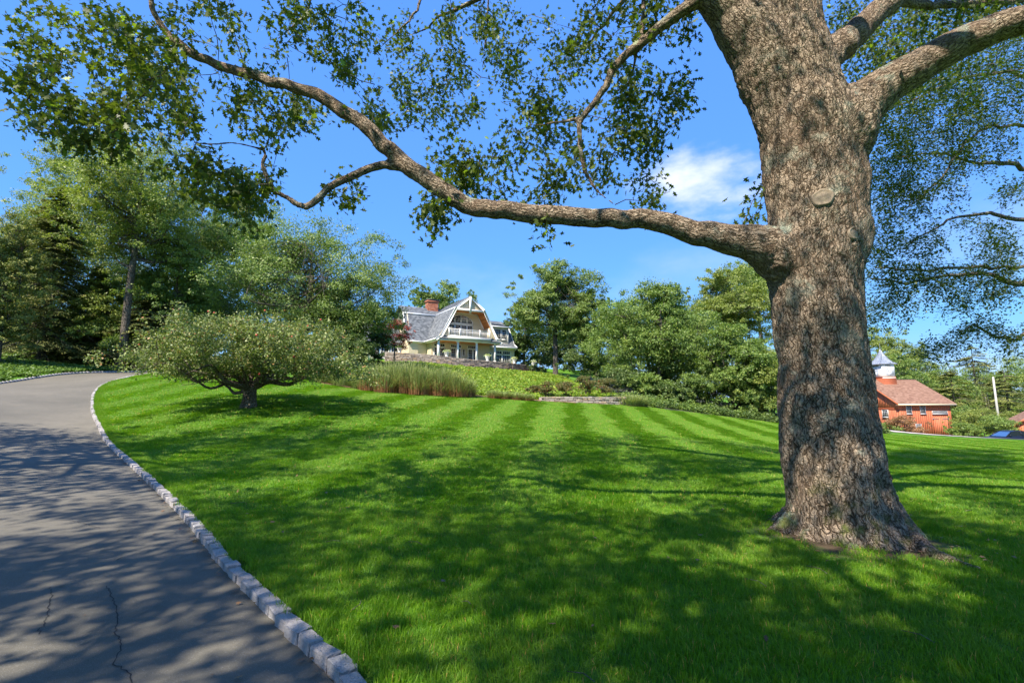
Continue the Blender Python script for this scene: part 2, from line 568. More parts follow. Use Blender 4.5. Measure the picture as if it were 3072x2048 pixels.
# leaf outlines: (x, y, z) with y along the leaf, length 1
QUAD_LEAF = np.array([(0, 0, 0), (0.3, 0.45, -0.06), (0, 1, 0), (-0.3, 0.45, -0.06)])
NEEDLE = np.array([(-0.12, 0, 0), (0.14, 0.1, 0), (0.0, 1, -0.08)])
TRI_LEAF = np.array([(-0.28, 0.12, -0.04), (0.32, 0.3, -0.05), (0, 1, 0)])
_s = [(0.09, 0.16), (0.06, 0.24), (0.33, 0.40), (0.11, 0.48), (0.33, 0.70), (0.10, 0.76)]
OAK_LEAF = np.array([(0, 0, 0)] + [(x, y, -0.25 * x) for x, y in _s] + [(0, 1, -0.05)] + [(-x, y, -0.25 * x) for x, y in _s[::-1]])


def leaves(C, axis, nrm, size, shape):
    """C centres/bases (n,3), axis growth dir, nrm approx normal, size (n,) -> V, F"""
    n_ = len(C)
    a = unit(axis)
    s_ = unit(np.cross(a, nrm))
    z_ = np.cross(s_, a)
    k = len(shape)
    V = (C[:, None, :] + size[:, None, None] * (shape[None, :, 0:1] * s_[:, None, :] + shape[None, :, 1:2] * a[:, None, :] + shape[None, :, 2:3] * z_[:, None, :]))
    return V.reshape(-1, 3), (np.arange(n_ * k).reshape(n_, k))


# ------------------------------------------------------------------ terrain height
CP = []


def cp(px, py, Y): CP.append(P(px, py, Y))
def cw(x, y, z): CP.append(np.array([x, y, z], float))


KERB_R = [(3.16, 1045, 2048), (3.70, 914, 1920), (4.45, 784, 1796), (5.65, 653, 1665), (7.35, 562, 1554), (9.9, 457, 1450),
          (12.6, 379, 1378), (16.0, 313, 1319), (20.3, 281, 1254), (23.3, 272, 1215), (26.3, 281, 1175), (29, 313, 1149), (32.5, 392, 1128), (37, 522, 1113)]
for Y, a, b in KERB_R:
    if Y > 7: cp(a, b, Y)
for x in (-40, -20, -8, 0, 8, 20, 40):
    cw(x, -25, -0.2 * (x > 10)); cw(x, -8, -0.2 * (x > 10))
for x, y, z in ((-4, 0, 0), (0, 0, 0), (4, 0, 0), (0, 3, 0), (-4, 4, 0), (4, 4, 0), (4.2, 6.5, 0), (8, 5, -0.03), (-10, 6, 0.1), (-14, 12, 0.5), (-20, 16, 1.2), (-26, 22, 2.2), (-35, 10, 1.8), (-45, 25, 4.0), (2, 9, 0.03), (-2, 8, 0.08)):
    cw(x, y, z)
for a in ((748, 1210, 22), (748, 1130, 31), (560, 1112, 36), (1100, 1170, 33), (1400, 1186, 34), (1660, 1206, 35), (1860, 1214, 36), (2060, 1236, 37),
          (2340, 1270, 38), (2660, 1302, 42), (3072, 1323, 40), (1536, 1280, 20), (1536, 1400, 11.5), (1100, 1290, 18), (2340, 1330, 22), (2900, 1400, 14.5),
          (0, 1149, 30), (170, 1126, 34), (392, 1118, 38.5), (200, 1100, 41), (40, 1080, 37), (450, 1098, 48), (748, 1105, 44), (950, 1115, 44),
          (1155, 1090, 61), (1280, 1094, 62), (1400, 1105, 63.5), (1480, 1110, 67), (1540, 1116, 70), (1608, 1118, 75), (1672, 1127, 68),
          (1740, 1160, 52), (1800, 1178, 45), (1880, 1196, 41), (1400, 1142, 47), (1200, 1112, 46), (1560, 1150, 48), (1050, 1105, 50),
          (2720, 1307, 66), (2870, 1311, 66), (3072, 1318, 44), (3040, 1335, 49), (2980, 1262, 88), (2980, 1240, 100), (2100, 1215, 48), (2300, 1235, 55), (2000, 1190, 60)):
    cp(*a)
for x, y, z in ((-8, 80, 8), (5, 82, 7.7), (-20, 75, 8), (-10, 105, 8.5), (-45, 60, 8), (-60, 45, 7.5), (20, 95, 5), (30, 75, 2.5), (40, 100, 1),
                (58, 90, -2), (75, 75, -2.4), (80, 60, -2.6), (48, 56, -1.9), (52, 50, -2.1), (60, 52, -2.2), (70, 105, 2), (100, 130, 5), (40, 130, 4), (-60, 100, 10), (70, 30, -2), (45, 25, -1.2), (30, 20, -.5)):
    cw(x, y, z)
CP = np.array(CP)


def tps_u(r2):
    return np.where(r2 > 1e-12, r2 * np.log(r2 + 1e-12), 0) * 0.5


_n = len(CP)
_A = np.zeros((_n + 3, _n + 3))
_d2 = ((CP[:, None, :2] - CP[None, :, :2]) ** 2).sum(-1)
_A[:_n, :_n] = tps_u(_d2) + np.eye(_n) * 6.0
_A[:_n, _n] = 1; _A[:_n, _n + 1:] = CP[:, :2]
_A[_n, :_n] = 1; _A[_n + 1:, :_n] = CP[:, :2].T
_W = np.linalg.solve(_A, np.concatenate([CP[:, 2], np.zeros(3)]))


def smst(a, b, x):
    t = np.clip((x - a) / (b - a), 0, 1)
    return t * t * (3 - 2 * t)


# terrace wall line: plan positions and top heights
WALL_PX = [(1155, 1056, 63.5), (1215, 1059, 63.8), (1280, 1063, 64.5), (1340, 1070, 65.2), (1400, 1077, 66.5), (1480, 1084, 69.2), (1540, 1090, 72), (1608, 1100, 78)]
WALL = np.array([P(*a) for a in WALL_PX])


def _tps(x, y):
    x = np.clip(np.asarray(x, float), -75, 105); y = np.clip(np.asarray(y, float), -22, 128)
    sh = np.broadcast(x, y).shape
    x = np.broadcast_to(x, sh).ravel(); y = np.broadcast_to(y, sh).ravel()
    o = np.empty(len(x))
    for i in range(0, len(x), 20000):
        a, b = x[i:i + 20000], y[i:i + 20000]
        d2 = (a[:, None] - CP[None, :, 0]) ** 2 + (b[:, None] - CP[None, :, 1]) ** 2
        o[i:i + 20000] = tps_u(d2) @ _W[:_n] + _W[_n] + _W[_n + 1] * a + _W[_n + 2] * b
    return o.reshape(sh)


def pip(x, y, poly):
    ins = np.zeros(np.shape(x), bool)
    n_ = len(poly)
    for i in range(n_):
        x0, y0 = poly[i][:2]; x1, y1 = poly[(i + 1) % n_][:2]
        c = ((y0 > y) != (y1 > y))
        with np.errstate(divide='ignore', invalid='ignore'):
            xi = (x1 - x0) * (y - y0) / (y1 - y0 + 1e-12) + x0
        ins ^= c & (x < xi)
    return ins


def pdist(x, y, line):
    best = np.full(np.shape(x), 1e9)
    for i in range(len(line) - 1):
        a = np.array(line[i][:2]); b = np.array(line[i + 1][:2]); d = b - a
        t = np.clip(((x - a[0]) * d[0] + (y - a[1]) * d[1]) / (d @ d + 1e-12), 0, 1)
        best = np.minimum(best, np.hypot(x - a[0] - t * d[0], y - a[1] - t * d[1]))
    return best


# driveway edges in plan
def proj_ground(px, py, Y):
    return P(px, py, Y)[:2]


_kr = [(-0.35, -6.0), (-0.45, -2.0), (-0.55, 1.0)] + [tuple(P(a, b, Y)[:2]) for Y, a, b in KERB_R] + [(-22.0, 43.0), (-17.5, 50.0)]
KR = spline(np.array([(x, y, 0) for x, y in _kr]), 0.6)[:, :2]
_t = unit(np.gradient(KR, axis=0))
_nrm = np.stack([-_t[:, 1], _t[:, 0]], 1)
_wd = 6.2 + 0 * KR[:, :1]
KL = KR + _nrm * _wd
ROAD = [tuple(p_) for p_ in KR] + [tuple(p_) for p_ in KL[::-1]]
TERR = [tuple(p_[:2]) for p_ in WALL] + [(20, 88), (10, 100), (-25, 95), (-34, 75), (-24, 66)]
TERRACE_Z = 7.62


def ground(x, y):
    """height of the natural ground (lawn level)"""
    z = _tps(x, y)
    return z


def ground_t(x, y):
    """height of the terrain sheet: sunk under the driveway, levelled behind the terrace wall"""
    x = np.asarray(x, float); y = np.asarray(y, float)
    z = _tps(x, y)
    near = (np.abs(x) < 60)
    inr = pip(x, y, ROAD)
    nr_ = near & (y > -8) & (y < 52) & (x < 4)
    if nr_.any():
        dk = np.full(x.shape, 9.0)
        dk[nr_] = np.minimum(pdist(x[nr_], y[nr_], KR[::2]), pdist(x[nr_], y[nr_], KL[::2]))
        inr |= dk < 0.14
    z = np.where(inr, z - 0.16, z)
    it = pip(x, y, TERR)
    z = np.where(it, TERRACE_Z + 0 * z, z)
    return z


def g1(x, y):
    return float(ground(np.array([x]), np.array([y]))[0])
# ------------------------------------------------------------------ ground sheet
def lines(segs):
    o = []
    for a, b, s in segs:
        o += list(np.arange(a, b, s))
    return np.array(sorted(set(np.round(o, 4))))


gx = lines([(-1500, -200, 130), (-200, -80, 12), (-80, -36, 1.5), (-36, -25, 0.5), (-25, 3, 0.2), (3, 36, 0.4), (36, 105, 1.0), (105, 240, 15), (240, 1601, 136)])
gy = lines([(-1500, -200, 130), (-200, -24, 16), (-24, 1, 1.5), (1, 30, 0.2), (30, 48, 0.35), (48, 86, 0.5), (86, 130, 1.5), (130, 240, 15), (240, 1601, 136)])
GX, GY = np.meshgrid(gx, gy)
GZ = ground_t(GX, GY)
V = np.stack([GX, GY, GZ], -1).reshape(-1, 3)
nx_ = len(gx); ny_ = len(gy)
ii = np.arange(nx_ * ny_).reshape(ny_, nx_)
Fq = np.stack([ii[:-1, :-1], ii[:-1, 1:], ii[1:, 1:], ii[1:, :-1]], -1).reshape(-1, 4)

m, n, b = mat_new('turf')
a1 = noise(n, 0.9, 6); a2 = noise(n, 14, 5, 0.7)
c = ramp(n, a1, [(0.3, (0.06, 0.17, 0.014)), (0.7, (0.09, 0.24, 0.02))])
c = mixc(n, math_(n, 'MULTIPLY', a2, 0.5), c, (0.11, 0.14, 0.03))
_g = n.nodes.new('ShaderNodeNewGeometry'); _d = n.nodes.new('ShaderNodeVectorMath'); _d.operation = 'DISTANCE'
n.links.new(_g.outputs['Position'], _d.inputs[0]); _tx = P(1930 * DS, 1150 * DS, 6.6); _d.inputs[1].default_value = (_tx[0], _tx[1] - 0.15, 0)
_m = math_(n, 'MULTIPLY_ADD', noise(n, 5, 4), 0.7, _d.outputs['Value'])
c = mixc(n, ramp(n, math_(n, 'DIVIDE', _m, 2.4), [(0.45, (1, 1, 1)), (0.66, (0, 0, 0))]), c, (0.11, 0.08, 0.05))
n.links.new(c, b.inputs['Base Color']); b.inputs['Roughness'].default_value = 0.95; b.inputs['Specular IOR Level'].default_value = 0.1
bump(n, b, noise(n, 60, 4), 1.0, 0.03)
terr = np_obj('ground', V, Fq, 'turf', None, None, True)
tag(terr, 'rolling ground of mown lawn rising to the house and the woods', None, kind='structure')

# beds of bark mulch, leaf litter and ground cover (draped sheets)
def drape(name, poly, mat, label, lift=0.015, step=0.5, kind='structure'):
    poly = np.array(poly)[:, :2]
    x0, y0 = poly.min(0); x1, y1 = poly.max(0)
    xs = np.arange(x0, x1 + step, step); ys = np.arange(y0, y1 + step, step)
    X, Y_ = np.meshgrid(xs, ys)
    Z = ground_t(X, Y_) + lift
    ids = np.arange(X.size).reshape(X.shape)
    cx = (X[:-1, :-1] + X[1:, 1:]) / 2; cy = (Y_[:-1, :-1] + Y_[1:, 1:]) / 2
    ok = pip(cx, cy, poly)
    f = np.stack([ids[:-1, :-1], ids[:-1, 1:], ids[1:, 1:], ids[1:, :-1]], -1)[ok]
    used = np.unique(f); mp = np.full(X.size, -1); mp[used] = np.arange(len(used))
    o = np_obj(name, np.stack([X, Y_, Z], -1).reshape(-1, 3)[used], mp[f], mat, None, None, True)
    return tag(o, label, None, kind=kind)


flat('mulch', (0.20, 0.10, 0.06), 0.95, 0.5, 12, bmp=0.02)
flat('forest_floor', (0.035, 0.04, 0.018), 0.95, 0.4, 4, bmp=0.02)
flat('pavement', (0.42, 0.38, 0.34), 0.9, 0.1, 3, bmp=0.004)
flat('far_asphalt', (0.17, 0.17, 0.18), 0.85, 0.1, 3, bmp=0.004)
flat('dry_grass', (0.34, 0.32, 0.14), 0.95, 0.2, 2, bmp=0.02)
EDGE_PX = [(470, 1112.5, 37.5), (700, 1122, 35.5), (860, 1146, 33.5), (960, 1156, 32.5), (1050, 1161, 32.5), (1100, 1171, 32.7), (1250, 1183, 33.2), (1400, 1187, 34), (1550, 1196, 34.5), (1640, 1207, 34.8), (1860, 1215, 36),
           (2060, 1237, 37), (2340, 1271, 38), (2660, 1302, 42), (3072, 1323, 40)]
EDGE = [tuple(P(*a)[:2]) for a in EDGE_PX]
LAWN = [tuple(p_) for p_ in KR if p_[1] < 37.2] + EDGE + [(52, 36), (48, 10), (30, -8)]
bank = EDGE[3:11] + [tuple(P(1905, 1200, 41)[:2]), tuple(P(1800, 1178, 46)[:2]), tuple(P(1740, 1160, 53)[:2]), tuple(P(1690, 1135, 64)[:2]), tuple(P(1640, 1118, 76)[:2])] + [tuple(p_[:2]) for p_ in WALL[::-1]] + [(-20, 58), (-18, 45)]
drape('mulch_bed', bank, 'mulch', 'red brown bark mulch bed under the plants on the bank', 0.03)
EDGE_PTS = EDGE
wood = [(-60, 33), (-36, 35), tuple(KL[-22]), tuple(KL[-14]), (-24, 50), (-20, 62), (-26, 80), (-75, 80), (-75, 34)]
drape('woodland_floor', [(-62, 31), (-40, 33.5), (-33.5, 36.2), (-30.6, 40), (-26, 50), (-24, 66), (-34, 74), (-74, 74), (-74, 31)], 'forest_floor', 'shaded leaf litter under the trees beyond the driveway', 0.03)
wr = EDGE[10:14]
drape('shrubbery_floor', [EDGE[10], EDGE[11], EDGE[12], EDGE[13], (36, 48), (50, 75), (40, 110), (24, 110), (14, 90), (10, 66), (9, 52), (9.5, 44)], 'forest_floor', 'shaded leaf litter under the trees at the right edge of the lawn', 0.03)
rd = [(24, 46.5), (34, 43.2), (44, 41.3), (60, 40), (60, 44.2), (44, 45.4), (38, 47.5), (36, 50), (46, 55), (60, 57), (80, 58), (80, 67.5), (40, 67.5), (30, 56)]
drape('access_road', [(40.5, 42.4), (60, 40.5), (60, 44.2), (44, 45.4), (40, 46)], 'far_asphalt', 'grey asphalt lane beyond the lawn at the right', 0.05, 0.5)
drape('barn_forecourt', [(30, 47), (40.3, 42.6), (39.8, 46.2), (46, 50), (60, 52), (80, 54), (80, 67), (40, 67.4), (34, 62)], 'pavement', 'pale concrete forecourt in front of the barn', 0.05, 0.5)
drape('far_field', [tuple(P(2905, 1262, 87)[:2]), tuple(P(3035, 1262, 87)[:2]), tuple(P(3060, 1240, 100)[:2]), tuple(P(2930, 1240, 100)[:2])], 'dry_grass', 'dry straw coloured field behind the utility pole', 0.05, 1.0)

# ------------------------------------------------------------------ driveway
m, n, b = mat_new('asphalt')
sp = noise(n, 120, 3, 0.8); big = noise(n, 0.35, 5); mid = noise(n, 3.5, 6, 0.65)
c = ramp(n, big, [(0.3, (0.10, 0.092, 0.072)), (0.72, (0.165, 0.148, 0.115))])
c = mixc(n, ramp(n, mid, [(0.4, (0, 0, 0)), (0.75, (0.55, 0.55, 0.55))]), c, (0.09, 0.09, 0.075))
c = mixc(n, ramp(n, sp, [(0.58, (0, 0, 0)), (0.70, (1, 1, 1))]), c, (0.30, 0.29, 0.27))
c = mixc(n, ramp(n, noise(n, 190, 2, 0.6), [(0.30, (0.85, 0.85, 0.85)), (0.42, (0, 0, 0))]), c, (0.035, 0.035, 0.035))
n.links.new(c, b.inputs['Base Color']); b.inputs['Roughness'].default_value = 0.85; b.inputs['Specular IOR Level'].default_value = 0.3
x = bump(n, None, sp, 0.7, 0.006); bump(n, b, mid, 0.4, 0.01, x)
na = 14
KZ = ground(KR[:, 0], KR[:, 1])
rows = []
for j in range(na + 1):
    t = j / na
    xy = KR * (1 - t) + KL * t
    rows.append(np.column_stack([xy, ground(xy[:, 0], xy[:, 1]) - 0.075 + 0.02 * math.sin(math.pi * t)]))
RV = np.stack(rows, 1)
k_ = len(KR); ids = np.arange(k_ * (na + 1)).reshape(k_, na + 1)
Fq = np.stack([ids[:-1, :-1], ids[1:, :-1], ids[1:, 1:], ids[:-1, 1:]], -1).reshape(-1, 4)[:, ::-1]
road = np_obj('driveway', RV.reshape(-1, 3), Fq, 'asphalt', None, None, True)
tag(road, 'curving asphalt driveway running uphill along the left side', None, kind='structure')


def road_z(x, y):
    return g1(x, y) - 0.058


# cracks
flat('crack_black', (0.012, 0.012, 0.012), 0.95, 0.1)
cb = MB()
for pl in ([(320, 1755), (345, 1800), (352, 1850), (348, 1890), (365, 1930), (350, 1960), (352, 1990), (385, 1990 + 20), (398, 2040), (390, 2080)], [(150, 1760), (152, 1800), (140, 1850), (118, 1900)], [(90, 1580), (200, 1570), (300, 1590)]):
    pts = []
    for px, py in pl:
        d = pdir(px, py); t = (CAMZ + 0.055) / -d[2]
        pts.append((d[0] * t, d[1] * t, 0))
    pts = spline(np.array(pts), 0.035)
    pts[:, :2] += rng.normal(0, 0.007, (len(pts), 2))
    wv = 0.0022 + 0.002 * rng.random(len(pts))
    tt = unit(np.gradient(pts, axis=0)); sd2 = np.stack([-tt[:, 1], tt[:, 0]], 1)
    zz = ground(pts[:, 0], pts[:, 1])
    # follow the crown of the road
    A_ = []
    for q, s_, w2 in zip(pts, sd2, wv):
        i_ = np.argmin(np.hypot(KR[:, 0] - q[0], KR[:, 1] - q[1])); tq = np.hypot(*(KR[i_] - q[:2])) / 6.2
        z0 = g1(q[0], q[1]) - 0.075 + 0.02 * math.sin(math.pi * tq) + 0.003
        A_ += [(q[0] - s_[0] * w2, q[1] - s_[1] * w2, z0), (q[0] + s_[0] * w2, q[1] + s_[1] * w2, z0)]
    kk = len(pts)
    cb.add(A_, [(2 * i, 2 * i + 1, 2 * i + 3, 2 * i + 2) for i in range(kk - 1)])
o = cb.build('crack', 'crack_black', road); o['kind'] = 'stuff'

# ------------------------------------------------------------------ kerb
m, n, b = mat_new('granite')
sp = noise(n, 70, 3, 0.8); bg_ = noise(n, 5, 5)
oi = n.nodes.new('ShaderNodeObjectInfo')
c = ramp(n, bg_, [(0.3, (0.28, 0.265, 0.255)), (0.7, (0.42, 0.40, 0.385))])
c = mixc(n, ramp(n, sp, [(0.36, (0.8, 0.8, 0.8)), (0.5, (0, 0, 0))]), c, (0.14, 0.14, 0.15))
c = mixc(n, math_(n, 'MULTIPLY', oi.outputs['Random'], 0.45), c, (0.34, 0.29, 0.26))
n.links.new(c, b.inputs['Base Color']); b.inputs['Roughness'].default_value = 0.85
x = bump(n, None, sp, 0.7, 0.006); bump(n, b, noise(n, 18, 4), 0.9, 0.02, x)


def stone_mesh(name, sx, sy, sz, bev, jit, seed, mat, sub=0):
    r_ = random.Random(seed)
    bm = bmesh.new()
    bmesh.ops.create_cube(bm, size=1)
    bmesh.ops.scale(bm, vec=(sx, sy, sz), verts=bm.verts)
    bmesh.ops.bevel(bm, geom=list(bm.edges), offset=bev, segments=1, affect='EDGES')
    for v in bm.verts:
        v.co += Vector((r_.uniform(-1, 1), r_.uniform(-1, 1), r_.uniform(-1, 1))) * jit
    me = bpy.data.meshes.new(name)
    bm.to_mesh(me); bm.free()
    for p_ in me.polygons: p_.use_smooth = False
    me.materials.append(MATS[mat])
    return me


kerb = empty('kerb')
tag(kerb, 'kerb of pale granite setts between the driveway and the lawn', None, kind='structure')
kst = [stone_mesh('kerb_stone', 0.245, 0.115, 0.14, 0.009, 0.010, i, 'granite') for i in range(7)]
ks = spline(np.column_stack([KR, np.zeros(len(KR))]), 0.05)[:, :2]
seg = np.r_[0, np.cumsum(np.hypot(*np.diff(ks, axis=0).T))]
pos = 4.2; count = 0
far_b = MB()
while pos < seg[-1] - 0.3:
    ln = random.uniform(0.20, 0.30)
    c_ = [np.interp(pos + ln / 2, seg, ks[:, i]) for i in (0, 1)]
    c2 = [np.interp(pos + ln / 2 + 0.1, seg, ks[:, i]) for i in (0, 1)]
    t_ = np.array(c2) - c_; t_ /= np.linalg.norm(t_)
    nn = np.array([t_[1], -t_[0]])
    q = np.array(c_) + nn * (0.05 + random.uniform(-.008, .008))
    ang = math.atan2(t_[1], t_[0])
    z = g1(*q) - 0.064 + random.uniform(-0.009, 0.009)
    sl = (g1(*(q + t_ * 0.2)) - g1(*(q - t_ * 0.2))) / 0.4
    if count < 165:
        o = bpy.data.objects.new('kerb_stone', random.choice(kst)); col.objects.link(o); o.parent = kerb
        o.location = (q[0], q[1], z)
        o.rotation_euler = (random.uniform(-.05, .05), -math.atan(sl) + random.uniform(-.03, .03), ang + random.uniform(-.05, .05))
        o.scale = ((ln - 0.012) / 0.245, random.uniform(0.93, 1.08), 1)
    else:
        M = np.array(Matrix.Translation((q[0], q[1], z)) @ Matrix.Rotation(ang, 4, 'Z') @ Matrix.Rotation(-math.atan(sl), 4, 'Y'))
        h = (ln - 0.012) / 2
        far_b.box(-h, h, -0.065, 0.065, -0.085, 0.085, 0.5, M)
    pos += ln; count += 1
# the kerb on the far side of the driveway, too far to tell its stones apart
kl = spline(np.column_stack([KL, np.zeros(len(KL))]), 0.25)[:, :2]
for i in range(len(kl) - 1):
    if kl[i][1] > 18:
        a_, b_ = kl[i], kl[i + 1]
        M = np.eye(4); t_ = unit(b_ - a_); M[:2, 0] = t_; M[:2, 1] = (-t_[1], t_[0]); mid_ = (a_ + b_) / 2
        M[:3, 3] = (mid_[0], mid_[1], g1(*mid_) - 0.055)
        far_b.box(-0.12, 0.12, -0.065, 0.065, -0.085, 0.095, 0.5, M)
o = far_b.build('distant_kerb_stones', 'granite', kerb); o['kind'] = 'stuff'

# ------------------------------------------------------------------ scatter by geometry nodes
def scatter(name, pts, rots, scl, protos, label, idx=None):
    me = bpy.data.meshes.new(name)
    me.from_pydata([tuple(p_) for p_ in pts], [], [])
    a = me.attributes.new('rot', 'FLOAT_VECTOR', 'POINT'); a.data.foreach_set('vector', np.asarray(rots, np.float32).ravel())
    a = me.attributes.new('scl', 'FLOAT_VECTOR', 'POINT'); a.data.foreach_set('vector', np.asarray(scl, np.float32).ravel())
    if idx is None: idx = rng.integers(0, len(protos), len(pts))
    a = me.attributes.new('idx', 'INT', 'POINT'); a.data.foreach_set('value', np.asarray(idx, np.int32))
    o = bpy.data.objects.new(name, me); col.objects.link(o)
    cc = bpy.data.collections.new(name + '_pieces')
    for i, p_ in enumerate(protos):
        p_.name = '%s_piece_%02d' % (name, i)
        cc.objects.link(p_)
    g = bpy.data.node_groups.new(name, 'GeometryNodeTree')
    g.interface.new_socket('Geometry', in_out='INPUT', socket_type='NodeSocketGeometry')
    g.interface.new_socket('Geometry', in_out='OUTPUT', socket_type='NodeSocketGeometry')
    gi = g.nodes.new('NodeGroupInput'); go = g.nodes.new('NodeGroupOutput')
    ci = g.nodes.new('GeometryNodeCollectionInfo'); ci.inputs['Collection'].default_value = cc
    ci.inputs['Separate Children'].default_value = True; ci.inputs['Reset Children'].default_value = True
    io = g.nodes.new('GeometryNodeInstanceOnPoints'); io.inputs['Pick Instance'].default_value = True

    def attr(nm, tp):
        x = g.nodes.new('GeometryNodeInputNamedAttribute'); x.data_type = tp; x.inputs['Name'].default_value = nm
        return x.outputs['Attribute']
    g.links.new(gi.outputs[0], io.inputs['Points'])
    g.links.new(ci.outputs[0], io.inputs['Instance'])
    g.links.new(attr('idx', 'INT'), io.inputs['Instance Index'])
    er = g.nodes.new('FunctionNodeEulerToRotation')
    g.links.new(attr('rot', 'FLOAT_VECTOR'), er.inputs[0])
    g.links.new(er.outputs[0], io.inputs['Rotation'])
    g.links.new(attr('scl', 'FLOAT_VECTOR'), io.inputs['Scale'])
    g.links.new(io.outputs[0], go.inputs[0])
    md = o.modifiers.new('scatter', 'NODES'); md.node_group = g
    return tag(o, label, None, kind='stuff')


def slope_rot(x, y, yaw):
    """euler angles that lay a tile on the slope, turned by yaw"""
    e = 0.3
    gxs = (ground(x + e, y) - ground(x - e, y)) / (2 * e)
    gys = (ground(x, y + e) - ground(x, y - e)) / (2 * e)
    out_ = np.empty((len(x), 3))
    for i in range(len(x)):
        nrm = Vector((-gxs[i], -gys[i], 1)).normalized()
        q = nrm.to_track_quat('Z', 'Y').to_matrix()
        ex = Vector((math.cos(yaw[i]), math.sin(yaw[i]), 0)); ex = (ex - nrm * ex.dot(nrm)).normalized()
        ey = nrm.cross(ex)
        M = Matrix((ex, ey, nrm)).transposed()
        out_[i] = M.to_euler()
    return out_


def blade_tile(size, nb, h0, h1, wd_, lean, leanr, mat='grass_blade', seg2=0.55, straw=0.015):
    bx = rng.uniform(-size / 2, size / 2, nb); by = rng.uniform(-size / 2, size / 2, nb)
    h = rng.uniform(h0, h1, nb) * (0.75 + 0.5 * rng.random(nb))
    la = rng.uniform(0, 2 * math.pi, nb); lr = np.abs(rng.normal(0, leanr, nb))
    lx = lean + lr * np.cos(la); ly = lr * np.sin(la)
    wa = rng.uniform(0, math.pi, nb); wx = np.cos(wa) * wd_ / 2; wy = np.sin(wa) * wd_ / 2
    V_ = np.empty((nb, 5, 3))
    V_[:, 0] = np.stack([bx - wx, by - wy, np.full(nb, -0.01)], 1)
    V_[:, 1] = np.stack([bx + wx, by + wy, np.full(nb, -0.01)], 1)
    mx_, my_ = bx + lx * h * 0.35, by + ly * h * 0.35
    V_[:, 2] = np.stack([mx_ + wx * .8, my_ + wy * .8, h * seg2], 1)
    V_[:, 3] = np.stack([mx_ - wx * .8, my_ - wy * .8, h * seg2], 1)
    V_[:, 4] = np.stack([bx + lx * h * 1.1, by + ly * h * 1.1, h * (1 - 0.25 * np.hypot(lx, ly))], 1)
    i = np.arange(nb)[:, None] * 5
    tn = np.clip(rng.normal(0.45, 0.22, nb), 0, 0.97); tn[rng.random(nb) < straw] = 1
    return np_obj('blades', V_.reshape(-1, 3), [i + [0, 1, 2, 3], i + [3, 2, 4]], mat, None, np.concatenate([tn, tn]), False, False)


def jgrid(x0, x1, y0, y1, s, j=0.35):
    xs = np.arange(x0, x1, s); ys = np.arange(y0, y1, s)
    X, Y_ = np.meshgrid(xs, ys)
    X = X.ravel() + rng.uniform(-j, j, X.size) * s; Y_ = Y_.ravel() + rng.uniform(-j, j, len(X)) * s
    return X, Y_


TRUNK_XY = P(1930 * DS, 1150 * DS, 6.6)[:2]


def lawn_pts(y0, y1, s, kerbgap):
    X, Y_ = jgrid(-26, 46, y0, y1, s)
    ok = (np.abs(X) < 1.06 * Y_ + 1.0) & pip(X, Y_, LAWN)
    X, Y_ = X[ok], Y_[ok]
    d = pdist(X, Y_, [tuple(p_) for p_ in KR])
    rt = np.hypot(X - TRUNK_XY[0], Y_ - TRUNK_XY[1])
    thin = rng.random(len(X)) < np.clip((rt - 0.7) / 0.75, 0.25, 1)
    ok = (d > kerbgap) & (rt > 0.60) & thin
    return X[ok], Y_[ok]


def stripe(X, Y_):
    s_ = X * 0.995 - Y_ * 0.10
    s_ = s_ + 0.12 * np.sin(Y_ * 0.9) + rng.normal(0, 0.12, len(X))
    return (np.floor(s_ / 1.25).astype(int) % 2)


X, Y_ = lawn_pts(2.0, 7.5, 0.17, 0.20)
near = [blade_tile(0.26, 210, 0.035, 0.075, 0.0045, 0.25, 0.6) for _ in range(6)]
Z = ground(X, Y_)
# clumps: the near lawn is a little uneven in height
from mathutils import noise as mn
def cl(X, Y_, s): return np.array([mn.noise(Vector((a * s, b_ * s, 3.3))) for a, b_ in zip(X, Y_)])
hs = 1.0 + 0.45 * cl(X, Y_, 1.7) + 0.3 * cl(X, Y_, 5.0)
scatter('near_lawn_grass', np.stack([X, Y_, Z], 1), slope_rot(X, Y_, rng.uniform(0, 6.28, len(X))), np.stack([np.ones(len(X)), np.ones(len(X)), hs], 1), near, 'short bright green lawn grass around the foot of the oak')
X, Y_ = lawn_pts(7.4, 16, 0.30, 0.26)
midt = [blade_tile(0.42, 300, 0.035, 0.075, 0.0075, 0.4, 0.5) for _ in range(5)]
yaw = np.where(stripe(X, Y_) == 1, R(84), R(264)) + rng.normal(0, 0.8, len(X))
hs = 1.0 + 0.4 * cl(X, Y_, 1.2)
scatter('middle_lawn_grass', np.stack([X, Y_, ground(X, Y_)], 1), slope_rot(X, Y_, yaw), np.stack([np.ones(len(X)), np.ones(len(X)), hs], 1), midt, 'short green lawn grass in the middle distance')
X, Y_ = lawn_pts(15.8, 43, 0.3, 0.28)
fart = [blade_tile(0.40, 135, 0.04, 0.075, 0.012, 0.55, 0.4) for _ in range(4)]
yaw = np.where(stripe(X, Y_) == 1, R(84), R(264)) + rng.normal(0, 0.45, len(X))
scatter('far_lawn_grass', np.stack([X, Y_, ground(X, Y_)], 1), slope_rot(X, Y_, yaw), np.ones((len(X), 3)), fart, 'mown lawn grass with light and dark stripes below the bank')
